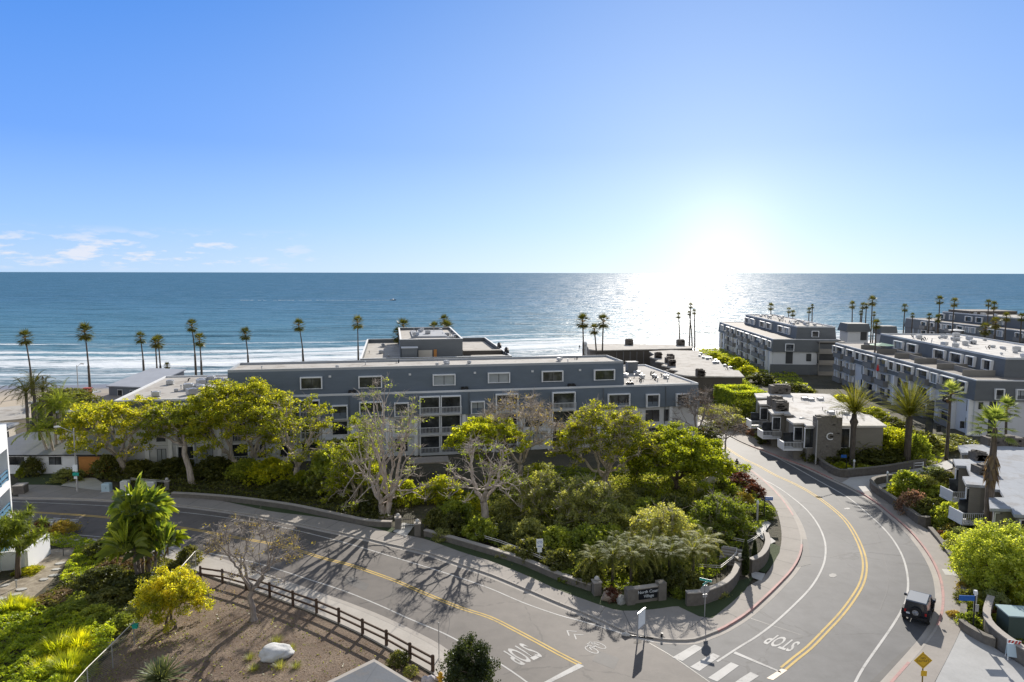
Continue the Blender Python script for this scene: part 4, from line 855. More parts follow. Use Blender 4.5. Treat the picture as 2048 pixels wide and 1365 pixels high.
for x, w_ in ((-12, 2.4), (-7.5, 2.6), (-2.2, 1.8)): window(b, x, 0, 1.2, w_, 1.2, style=0, pr=.06, t=.07)
# ---- houses near the beach ----------------------------------------------
def house(label, P0, P1, dep, hw, hr, roofm, wallm, shed=True, name='beach_house', group='small houses along the beach', win=2):
    a = math.atan2(P1.y-P0.y, P1.x-P0.x); wd = (P1-P0).length; b = thing(name, label, 'house', (P0.x, P0.y, 0), a, group)
    MB().box(.3, wd-.3, .3, dep-.3, 0, hw).build('wall', wallm, b)
    if shed:
        MB().add([(0, 0, hw), (wd, 0, hw), (wd, dep, hr), (0, dep, hr), (0, 0, hw+.2), (wd, 0, hw+.2), (wd, dep, hr+.2), (0, dep, hr+.2)], [(0, 3, 2, 1), (4, 5, 6, 7), (0, 1, 5, 4), (1, 2, 6, 5), (2, 3, 7, 6), (3, 0, 4, 7)]).build('roof', roofm, b)
        MB().add([(wd-.3, .3, hw-.01), (wd-.3, dep-.3, hw-.01), (wd-.3, dep-.3, hr), (.3, .3, hw-.01), (.3, dep-.3, hw-.01), (.3, dep-.3, hr)], [(0, 1, 2), (3, 5, 4)]).build('gable', wallm, b)
    else: MB().box(0, wd, 0, dep, hw, hw+.3).build('roof', roofm, b)
    for k in range(win): window(b, wd*(k+1)/(win+1), .3, hw-1.7, 1.1, 1.2, style=0, pr=.05, t=.08)
    return b
house('small grey house with sloping pale grey roof and blue railing near the beach', G(212, 774, 5.5), G(288, 777, 5.5), 12, 5.5, 7.2, plain('pale_shed_roof', (.36, .38, .42), .7, .15, .5), plain('bluegrey_wall', (.16, .18, .21), .8, .1, 1))
b = house('low flat-roofed house with a red chimney by the sand', G(55, 806, 4), G(122, 806, 4), 12, 3.8, 4, ROOFG, plain('dim_wall', (.2, .19, .18), .8, .1, 1), False)
MB().box(-.6, .6, -.5, .5, 3.9, 5.6).box(-.7, .7, -.6, .6, 5.6, 5.75).build('chimney', REDB, b, (7.2, 5.5, 0))
house('flat-roofed cream house at the left edge with dark glass clerestory', G(-30, 872, 3.8), G(38, 846, 3.8), 15, 3.6, 3.9, ROOFG, CREAM, False)
house('long pale roofed house behind the king palms', G(-40, 846, 3.4), G(60, 836, 3.4), 11, 3.2, 3.6, ROOFL, CREAM, True, win=1)
b = house('grey flat roof with many vents left of the long building', G(340, 802, 7.5), G(452, 796, 7.5), 16, 7.2, 7.5, ROOFL, WHITEW, False, win=3); rooftop(b, 3, 10, 2, 14, 7.6, 22, 6, 1.4)
MB().box(-.1, 11.5, 15.6, 15.9, 7.5, 8.5).box(8.5, 9.6, 14.3, 15.5, 7.5, 9.2).build('parapet_wall', SIDING2, b)
house('tan roofed beach pavilion beside the street lamp', G(118, 806, 3.8), G(208, 806, 3.8), 9, 3.0, 3.8, plain('tan_roof', (.32, .28, .24), .8, .2, 1), CREAM, True, win=2)
house('low grey-walled house with thin eaves below the red chimney', G(108, 822, 3.6), G(142, 822, 3.6), 8, 3.2, 3.9, ROOFG, plain('dim_wall', (.2, .19, .18), .8, .1, 1), True, win=1)
house('dim two-storey house partly hidden behind the coral trees', G(235, 812, 5), G(330, 808, 5), 9, 4.8, 5.4, ROOFL, plain('brown_wall', (.12, .1, .09), .8, .1, 1), True, win=2)
# ---- white block with blue balconies, far left ----------------------------
cn = G(31, 1100); av = R(-22.7); dirv = Vector((math.sin(av), math.cos(av), 0)); cn = cn+Vector((-dirv.y, dirv.x, 0))*1.8; start = cn-dirv*22
fa = math.atan2(dirv.y, dirv.x)
b = thing('balcony_block', 'white apartment block with blue balcony rails cut by the left edge', 'building', (cn.x, cn.y, 0), fa)
MB().box(-22, -.4, .05, 8, 0, 10.2).build('wall', plain('recess_wall', (.3, .31, .33), .8, .06, 1), b)
m = MB(); TZ = ZAT(31, 852, cn.y); m.box(-.38, 0, -1.8, .0, 0, TZ).box(-.38, 0, 0, 8, 0, TZ)
for z in (TZ-11.8, TZ-8.6, TZ-5.4): m.box(-22, -.383, -1.8, .04, z-.75, z+.0)
m.box(-22, -.383, -1.8, .04, TZ-2.3, TZ); m.build('white_frame', WHITE, b)
MB().box(-22, -.4, .06, 7.9, TZ-.6, TZ-.4).build('roof', ROOFG, b)
for z in (TZ-11.8, TZ-8.6, TZ-5.4):
    m = MB(); m.box(-22, -.4, -1.75, -1.65, z+.95, z+1.05).box(-22, -.4, -1.75, -1.65, z+.12, z+.22).box(-22, -.4, -1.75, -1.65, z+.45, z+.72)
    for k in range(11): m.box(-22+k*2.15, -21.9+k*2.15, -1.76, -1.64, z, z+1.0)
    m.build('balcony_railing', BLUEB, b); 
    for x in (-19, -14.5, -9.5, -4.5): window(b, x, .05, z+.1, 1.9, 2.2, style=0, pr=.05, t=.08)
# white garden walls beside it
wl = [(-20, 1155), (8, 1143), (27, 1128), (62, 1125), (62, 1140)]
def wall(name, label, pts, h, th, m, cap=None, raw=False, hs=None, kind=None, cat='wall', smooth=True, z0=-.05):
    L = pts if raw else gl_(pts); L = smooth_line(L, 1.0) if smooth else [Vector(p) for p in L]; o = L[0].copy(); L = [p-o for p in L]
    A, B = offset(L, th/2), offset(L, -th/2); mb = MB(); z1 = h
    zz = [h if hs is None else hs[0]+(hs[1]-hs[0])*i/(len(L)-1) for i in range(len(L))]
    At = [Vector((p.x, p.y, z)) for p, z in zip(A, zz)]; Bt = [Vector((p.x, p.y, z)) for p, z in zip(B, zz)]
    mb.strip(At, Bt).strip(setz(A, z0), At).strip(Bt, setz(B, z0))
    for i in (0, -1): mb.add([setz([A[i]], z0)[0], setz([B[i]], z0)[0], Bt[i], At[i]], [(0, 1, 2, 3)])
    e = thing(name, label, cat, o); mb.build('body', m, e)
    if cap:
        A2, B2 = offset(L, th/2+.05), offset(L, -th/2-.05); zc = [Vector((0, 0, z+.003)) for z in zz]
        a0 = [Vector((p.x, p.y, z+.003)) for p, z in zip(A2, zz)]; a1 = [Vector((p.x, p.y, z+.09)) for p, z in zip(A2, zz)]; b0 = [Vector((p.x, p.y, z+.003)) for p, z in zip(B2, zz)]; b1 = [Vector((p.x, p.y, z+.09)) for p, z in zip(B2, zz)]
        mc = MB().strip(a1, b1).strip(a0, a1).strip(b1, b0)
        for i in (0, -1): mc.add([a0[i], b0[i], b1[i], a1[i]], [(0, 1, 2, 3)])
        mc.build('coping', cap, e)
    return e
wall('garden_wall', 'stepped bright white garden wall beside the white balcony block', [(-40, 1175), (0, 1142), (30, 1138), (54, 1142)], 1.7, .3, WHITE, smooth=False)
wall('ramp_wall', 'bright white ramp wall rising from the white balcony block towards the road', [(54, 1142), (98, 1108)], 1.9, .3, WHITE, smooth=False, hs=(1.9, 2.0))
# ---- retaining walls ------------------------------------------------------
wall('retaining_wall', 'long low stone wall beside the shaded pavement west of the garden gate', [(345, 996), (400, 999), (480, 1006), (582, 1020), (660, 1036), (735, 1052), (784, 1055)], .6, .4, STONEL, CONCL)
wall('retaining_wall', 'low stone wall between the garden gate and the village name sign', [(850, 1072), (923, 1092), (1000, 1115), (1048, 1131), (1116, 1160), (1184, 1183)], .6, .4, STONEL, CONCL)
wall('curved_wall', 'curved dark stone wall right of the village name sign, below the railing', [(1372, 1214), (1400, 1212), (1424, 1204), (1450, 1192), (1468, 1172), (1476, 1150)], 1.2, .4, STONE, CONCL)
wall('curved_wall', 'short curved stone wall beside the small lawn under the upper railing', [(1500, 1148), (1518, 1140), (1530, 1126), (1535, 1108), (1531, 1092)], 1.3, .4, STONE, CONCL)
wall('retaining_wall', 'dark stone retaining wall running along the far right pavement below building C', [(1395, 822), (1476, 860), (1560, 894), (1628, 924), (1652, 942), (1680, 955), (1712, 953), (1770, 947), (1850, 933)], 1.0, .4, STONE, STONEL)
wall('retaining_wall', 'dark stone retaining wall along the bend, below the pink shrub', [(1800, 962), (1748, 972), (1746, 984), (1771, 1002), (1806, 1026), (1838, 1051), (1858, 1052)], 1.0, .4, STONE, STONEL)
wall('retaining_wall', 'narrow stone kerb wall on the outside of the tight bend', [(1860, 1064), (1884, 1093), (1908, 1129), (1922, 1157), (1927, 1200), (1926, 1235), (1922, 1258)], .45, .35, STONE, STONEL)
wall('retaining_wall', 'low block wall below the near blue sign at the driveway', [(1922, 1258), (1935, 1270), (1970, 1290), (1990, 1296)], .7, .35, STONEL, STONEL)
wall('planter_wall', 'curved pale block planter wall around the red-flowered bed by the driveway', [(1980, 1222), (1974, 1240), (1971, 1262), (1982, 1282), (2012, 1308), (2060, 1340)], 1.2, .4, STONEL, CONCL)
wall('terrace_wall', 'tan timber screen wall inside the garden near the bend', [(1395, 992), (1436, 966), (1422, 955)], 1.6, .15, CREAM, smooth=False)
# ---- round roofed corner at the bottom of the frame
P = [G(x, y, 2.6) for x, y in ((650, 1366), (748, 1318), (828, 1366), (900, 1460), (620, 1480))]
c0 = Vector((sum(p.x for p in P)/5, sum(p.y for p in P)/5, 0)); b = thing('carport', 'flat grey carport roof with concrete edge at the bottom of the view', 'carport', c0)
MB().prism([(p.x-c0.x, p.y-c0.y) for p in P], 2.35, 2.6).build('roof_edge', CONCL, b); MB().prism([((p.x-c0.x)*.91, (p.y-c0.y)*.91) for p in P], 2.5, 2.61).build('roof', roof('dark_carport_roof', (.13, .14, .155), .3), b)
MB().prism([((p.x-c0.x)*.85, (p.y-c0.y)*.85) for p in P], 0, 2.34).build('wall', CREAM, b)
# ---- garden pavilion roof behind the gate
g = G(858, 960); b = thing('pergola', 'small timber-roofed pergola in the shade behind the yellow shrub', 'pergola', (g.x, g.y, 0), R(10))
MB().box(-2.6, 2.6, -1.3, 1.6, 2.5, 2.65).build('roof', WOODP, b)
for sx in (-2.4, 2.4):
    for sy in (-1.1, 1.4): MB().box(sx-.08, sx+.08, sy-.08, sy+.08, 0, 2.5).build('post', WOODF, b)
# ================================================================== VEGETATION
def leaves(C_, sz, rng, asp=.55, up=.35, jit=.35):
    """rhombus leaves at centres C_ (N,3)"""
    N = len(C_); n = rng.normal(size=(N, 3)); n[:, 2] = np.abs(n[:, 2])+up; n /= np.linalg.norm(n, axis=1)[:, None]
    t = np.cross(n, rng.normal(size=(N, 3))); t /= np.linalg.norm(t, axis=1)[:, None]; b = np.cross(n, t)
    s_ = sz*(1+jit*rng.normal(size=N)).clip(.4, 1.8); t *= s_[:, None]*.5; b *= (s_*asp)[:, None]*.5
    return np.stack([C_-t, C_-b-t*.1, C_+t, C_+b-t*.1], axis=1)
def clumps(cent, rad, per, rng, flat=.75, shell=.35):
    K = len(cent); d_ = rng.normal(size=(K, per, 3)); d_ /= np.linalg.norm(d_, axis=2)[..., None]
    r = rng.random((K, per, 1))**shell; p = d_*r*np.asarray(rad).reshape(-1, 1, 1); p[..., 2] *= flat
    return (np.asarray(cent)[:, None, :]+p).reshape(-1, 3)
# ---- shrubs: a few variants of each kind, copied
SHR = {}
def shrub_mesh(kind, var):
    key = (kind, var)
    if key in SHR: return SHR[key]
    rng = np.random.default_rng(100+var*7+len(kind)*13+ord(kind[0]))
    M_, lf, per, nc, flat = {'yellow': (L_YEL, .13, 46, 60, .8), 'green': (L_GRN, .14, 44, 60, .8), 'dark': (L_DRK, .14, 44, 56, .85), 'olive': (L_OLV, .12, 46, 60, .75), 'pale': (L_PAL, .11, 46, 60, .8),
      'red': (L_RED, .12, 44, 50, .8), 'orange': (L_ORG, .12, 44, 56, .8), 'pink': (L_PNK, .12, 44, 56, .8), 'lime': (L_LIM, .14, 44, 56, .8), 'dry': (L_BRN, .14, 30, 44, .8)}[kind]
    # unit shrub: radius 1, height ~1.3 ; leaves sized for a ~1.5 m shrub
    nc = int(nc*1.35); u = rng.random(nc)*2*math.pi; v = rng.random(nc)**.8
    rr = np.sqrt(1-v**2)*(.62+.42*rng.random(nc)); cent = np.stack([rr*np.cos(u), rr*np.sin(u), .12+v*(.85+.25*rng.random(nc))], 1)
    rad = .13+.15*rng.random(nc); P = clumps(cent, rad, per, rng, flat)
    P2 = rng.normal(size=(350, 3))*np.array([.4, .4, .3])+np.array([0, 0, .5])
    P = np.concatenate([P, P2]); P[:, 2] = np.maximum(P[:, 2], .02)
    SHR[key] = quads_mesh('shrub_leaves', leaves(P, lf, rng), M_); return SHR[key]
_sr = random.Random(77)
def stems(h, r, seed):
    key = ('stem', seed % 3)
    if key not in SHR:
        rr = random.Random(seed % 3); m = MB()
        for k in range(5):
            a = rr.uniform(0, 6.28); m.tube([(.05*math.cos(a), .05*math.sin(a), 0), (.25*math.cos(a), .25*math.sin(a), .35), (.5*math.cos(a+.2), .5*math.sin(a+.2), .8)], [.035, .025, .01], 5)
        SHR[key] = m.mesh('shrub_stems', B_BRN)
    return SHR[key]
def shrub(kind, px, py, wpx, hpx, label, name='shrub', group=None, var=None, cat='shrub', gz=0.0):
    g = G(px, py, gz); s_ = PX(wpx, px, py)/2; h = PX(hpx, px, py)*1.02; v = _sr.randrange(3) if var is None else var
    b = thing(name, label, cat, (g.x, g.y+s_*.6, gz), _sr.uniform(0, 6.28), group); sz = (s_*1.02, s_*1.02, max(h-.35*s_, .4*h)/1.15)
    inst('crown', shrub_mesh(kind, v), b, sc=sz); inst('trunk', stems(1, 1, v), b, sc=sz); return b
# ---- trees with limbs
def kmeans(P, k, rng, it=6):
    c_ = P[rng.choice(len(P), min(k, len(P)), replace=False)].copy()
    for _ in range(it):
        l = np.argmin(((P[:, None]-c_[None])**2).sum(2), 1)
        for j in range(len(c_)):
            if (l == j).any(): c_[j] = P[l == j].mean(0)
    return [P[l == j] for j in range(len(c_)) if (l == j).any()]
def tree(label, base, H, W_, fork, seed, lmat, bmat, nt=60, per=55, lsz=.34, crad=1.0, cov=1.0, dome=.45, lean=(0, 0), twigs=0, tw=.22, depth=None, name='tree', group='trees along the road', trunks=1, trunkr=.26, top=1.0, flatc=.6, twigmat=None, bare_in=0.0, rmin=.25, fill=1.1, twr=.026):
    """H height, W_ crown width, fork: height where the trunk divides. Targets on a domed crown are joined by limbs."""
    rng = np.random.default_rng(seed); g = G(*base) if len(base) == 2 else Vector(base); b = thing(name, label, 'tree', g, 0, group)
    th = rng.random(nt)*2*math.pi; q = np.sqrt(rng.uniform(rmin**2, 1, nt)); D_ = (depth or W_)/2
    x = q*np.cos(th)*W_/2+lean[0]; y = q*np.sin(th)*D_+lean[1]
    cb = fork+(H-fork)*(1-dome)   # crown base height at rim
    z = cb+(H-cb)*(np.sqrt(np.clip(1-q**2, 0, 1)))*(.72+.28*rng.random(nt))-rng.random(nt)**2*(H-cb)*.45*bare_in
    z = np.minimum(z, H)-crad*flatc*.5
    T = np.stack([x, y, z], 1); mb = MB(); r0 = trunkr; nodes = []
    def limb(a, bb, ra, rb, sag=.1, seg=4, n=6):
        a, bb = np.array(a), np.array(bb); L_ = np.linalg.norm(bb-a); j = rng.normal(size=(seg+1, 3))*L_*.035; j[0] = j[-1] = 0; pts = []
        for i in range(seg+1):
            t = i/seg; p = a*(1-t)+bb*t+j[i]; p[2] += -sag*L_*math.sin(math.pi*t)*.5 if sag > 0 else 0; pts.append(p)
        mb.tube(pts, [ra+(rb-ra)*i/seg for i in range(seg+1)], n, cap=False)
    def grow(p, pts, r, lvl):
        if len(pts) <= 1:
            limb(p, pts[0], r, max(r*.35, .02), .06, 3, 4); return
        k = {0: 4, 1: 3, 2: 3}.get(lvl, 2); cl = kmeans(pts, k, rng)
        if len(cl) == 1:
            for t in pts: limb(p, t, r*.5, .02, .05, 3, 4)
            return
        for c_ in cl:
            m = c_.mean(0); f_ = {0: .48, 1: .5, 2: .55}.get(lvl, .6); nx = np.array(p)*(1-f_)+m*f_; nx[2] = p[2]+(m[2]-p[2])*f_*(.85+.2*rng.random()); rr = max(r*math.sqrt(len(c_)/len(pts))*.98, .025)
            limb(p, nx, min(r*.85, rr*1.15), rr, .08*(1 if lvl < 2 else .3), 5 if lvl < 2 else 3, 7 if lvl < 2 else 5); grow(nx, c_, rr, lvl+1)
    groups = kmeans(T, trunks, rng) if trunks > 1 else [T]
    for gi, gp in enumerate(groups):
        off = np.array([0, 0, 0]) if trunks == 1 else np.array([.35*math.cos(gi*6.28/trunks), .35*math.sin(gi*6.28/trunks), 0]); m = gp.mean(0)
        fk = np.array([off[0]+(m[0])*(.22 if trunks == 1 else .35), off[1]+m[1]*(.22 if trunks == 1 else .35), fork]); rt = r0/math.sqrt(trunks)*1.1
        pts = [off+np.array([0, 0, -.1]), off+np.array([0, 0, .25]), off*.7+fk*.3, fk*.75+off*.25, fk]; pts[2][2] = fork*.4; pts[3][2] = fork*.78
        for i in (2, 3): pts[i] = pts[i]+np.append(rng.normal(size=2)*.12, 0)
        mb.tube(pts, [rt*1.7, rt*1.15, rt, rt*.93, rt*.9], 8, cap=False); grow(fk, gp, rt*.95, 0)
    if twigs:
        for i in range(twigs):
            t = T[rng.integers(nt)]; d_ = rng.normal(size=3); d_[2] = abs(d_[2])*.8; d_ /= np.linalg.norm(d_); L_ = rng.uniform(.5, 1.5); e = t+d_*L_; s_ = t-d_*rng.uniform(0, .4)
            mb.tube([s_, s_*.4+e*.6+rng.normal(size=3)*.08, e], [twr, twr*.7, twr*.35], 3, cap=False)
    mb.build('trunk', bmat, b, smooth=True)
    sel = T[rng.random(nt) < cov]
    if len(sel):
        ex = sel[rng.integers(len(sel), size=int(len(sel)*fill))]; nb = sel[rng.integers(len(sel), size=len(ex))]; dd = ((ex-nb)**2).sum(1)**.5; u_ = (rng.random(len(ex))*np.clip(2.5/np.maximum(dd, .1), 0, .5))[:, None]
        cent = np.concatenate([sel, sel+rng.normal(size=sel.shape)*np.array([crad, crad, crad*.3])*.8, ex*(1-u_)+nb*u_+rng.normal(size=ex.shape)*np.array([.8, .8, .25])*crad]); per = int(per*1.25); lsz = lsz*.84; rad = crad*(.55+.5*rng.random(len(cent)))
        P = clumps(cent, rad, per, rng, flatc, .45); me = quads_mesh('crown', leaves(P, lsz, rng), lmat); inst('crown', me, b)
    return b
def hz(base, toppy):
    g = G(*base); return ZAT(base[0], toppy, g.y)
TG = 'coral trees behind the pavement'
tree('broad coral tree with flat yellow-green crown, leftmost of the roadside row', (247, 948), hz((247, 948), 783), 15.0, 2.6, 1, L_COR, B_PALE, nt=120, per=60, crad=.9, dome=.62, trunks=2, trunkr=.45, group=TG, bare_in=.8, cov=.9, twigs=200)
tree('leaning coral tree with a long bare pale trunk beside the utility cabinets', (383, 968), 10.6, 8, 5.0, 2, L_COR, B_PALE, nt=60, per=38, crad=.75, dome=.7, lean=(-3.0, 1), trunkr=.34, group=TG, twigs=120, bare_in=.8, cov=.8)
tree('largest coral tree with dense high yellow-green crown and forked pale trunks', (492, 952), hz((492, 952), 748), 15.0, 2.2, 3, L_COR, B_PALE, nt=170, per=62, crad=.95, dome=.62, trunks=2, trunkr=.5, group=TG, bare_in=1.0, lean=(-.5, 0), twigs=260)
tree('coral tree with thinning crown and pale limbs right of the largest one', (594, 972), 12.8, 9.0, 2.4, 4, L_COR, B_PALE, nt=80, per=34, crad=.85, dome=.75, trunkr=.36, group=TG, twigs=420, bare_in=1.0, cov=.7, lean=(.5, 0))
tree('tall half-bare coral tree with white limbs in front of the long building', (770, 1034), hz((770, 1034), 728), 9.6, 1.6, 5, L_PYL, B_PALE, nt=90, per=15, crad=.6, lsz=.2, dome=.85, trunks=2, trunkr=.46, group=TG, twigs=800, cov=.75, bare_in=1.1, lean=(.2, 0), fill=0)
tree('coral tree with wide white limbs, golden upper tufts, right of the garden gate', (966, 1058), 10.6, 8.2, 3.0, 6, L_PYL, B_PALE, nt=64, per=14, crad=.5, lsz=.2, dome=.8, trunkr=.37, group=TG, twigs=450, cov=.5, bare_in=.9, fill=0)
tree('tall bare tree with brown twiggy top against the grey mansard', (1040, 968), 12.6, 12.0, 2.5, 7, L_ORG, B_PALE, nt=120, per=9, crad=.75, lsz=.2, dome=.7, trunkr=.28, group=TG, twigs=1900, cov=.7, bare_in=.7, fill=0)
tree('golden-topped tree in the shade of the long building', (978, 985), hz((978, 985), 832), 9.5, 3, 8, L_YEL, B_BRN, nt=70, per=60, crad=.8, dome=.6, trunkr=.25, group='garden trees', bare_in=.3)
tree('round-crowned coral tree with grey twiggy underside and yellow top', (1212, 985), hz((1212, 985), 799), 12.6, 2.2, 9, L_COR, B_PALE, nt=150, per=40, crad=.75, dome=.72, trunks=2, trunkr=.42, group=TG, twigs=2200, bare_in=.35, cov=.95)
tree('dense lime-yellow tree nearest the bend of the road', (1352, 985), hz((1352, 985), 846), 13.6, 1.6, 10, L_YEL, B_BRN, nt=220, per=66, crad=.85, dome=.85, trunkr=.35, group='garden trees', bare_in=1.0, lsz=.3)
tree('sparse bare tree at the right corner of the long building', (1392, 900), 10.2, 7, 3, 11, L_BRN, B_GRY, nt=60, per=7, crad=.6, lsz=.2, dome=.8, trunkr=.2, group='sparse bare trees', twigs=650, cov=.6, bare_in=.8)
tree('sparse bare tree leaning over the far end of the curving road', (1450, 905), 6.5, 6.0, 2, 12, L_BRN, B_GRY, nt=40, per=5, crad=.5, lsz=.18, dome=.8, trunkr=.12, group='sparse bare trees', twigs=300, cov=.5, bare_in=.8)
tree('bare spreading tree with orange-brown leaf remnants beside the wooden rail fence', (507, 1240), hz((507, 1240), 1018), 7.6, 2.4, 13, L_ORG, B_GRY, twr=.016, nt=75, per=10, crad=.55, lsz=.13, dome=.75, trunkr=.2, group=None, fill=0, twigs=750, cov=.75, bare_in=.5, rmin=.1)
tree('young round-crowned tree with golden green leaves on the brown lot', (342, 1256), hz((342, 1256), 1134), 4.9, 1.7, 14, L_COR, B_BRN, nt=130, per=60, crad=.42, lsz=.17, dome=.95, trunks=2, trunkr=.13, group=None, bare_in=1.1, flatc=.9, fill=1.2, rmin=.05)
tree('bushy dark evergreen cut by the bottom edge', (938, 1392), 4.2, 3.1, .8, 15, L_VDK, B_BRN, nt=60, per=90, crad=.45, lsz=.15, dome=.9, trunkr=.12, group=None, bare_in=1.2, flatc=1.0)
tree('big rounded tree with pale yellow top right of the bend', (2003, 1180), hz((2003, 1180), 1040), 7.4, 1.0, 16, L_PYL, B_BRN, nt=170, per=75, crad=.62, lsz=.2, dome=.95, trunkr=.25, group='garden trees', bare_in=1.2, flatc=.85)
tree('dark tree clump behind the left bungalow roof', (135, 850), 7.0, 9, 2.2, 17, L_DRK, B_BRN, nt=90, per=50, crad=.9, lsz=.3, dome=.8, group='garden trees', bare_in=.9)
tree('tall yellow-green tree before the large grey block, left of the second date palm', (1770, 915), hz((1770, 915), 848), 7.8, 1.4, 18, L_YEL, B_BRN, nt=90, per=60, crad=.8, lsz=.27, dome=.9, group='garden trees', bare_in=1.0)
tree('dense green tree screening the low buildings behind the square hedge', (1452, 792), hz((1452, 792), 752), 12, 1.2, 19, L_GRN, B_BRN, nt=110, per=50, crad=1.0, lsz=.35, dome=.9, group='garden trees', bare_in=1.0)
tree('twiggy grey shrub-tree at the roadside below the square hedge', (1438, 845), 3.6, 8, .8, 20, L_OLV, B_GRY, nt=70, per=30, crad=.7, lsz=.22, dome=.9, group='sparse bare trees', twigs=400, bare_in=1.0)
for i, (px, py, tp, wd, lab) in enumerate(((712, 1005, 868, 130, 'bright lime-topped tree filling the gap left of the tall white-limbed tree'), (1320, 1110, 1000, 120, 'mixed green garden tree in the middle of the corner garden'), (1170, 1065, 945, 130, 'silvery green garden tree under the round-crowned coral tree'), (1080, 1040, 925, 120, 'silvery green garden tree left of centre in the corner garden'), (1440, 1075, 985, 105, 'wide low green tree over the garden steps'))):
    tree(lab, (px, py), hz((px, py), tp), PX(wd, px, py), 1.2, 30+i, (L_YEL, L_OLV, L_OLV, L_OLV, L_GRN)[i], B_PALE, nt=110, per=52, crad=.55, lsz=.24, dome=.92, group='garden trees', bare_in=1.2, flatc=.85, twigs=260, fill=.8)
tree('slender upright tree with lime foliage beside the tall white-limbed tree', (722, 1000), hz((722, 1000), 806), 4.5, 3, 41, L_YEL, B_GRY, nt=60, per=34, crad=.6, lsz=.22, dome=.95, trunkr=.18, group='garden trees', bare_in=1.0, twigs=100)
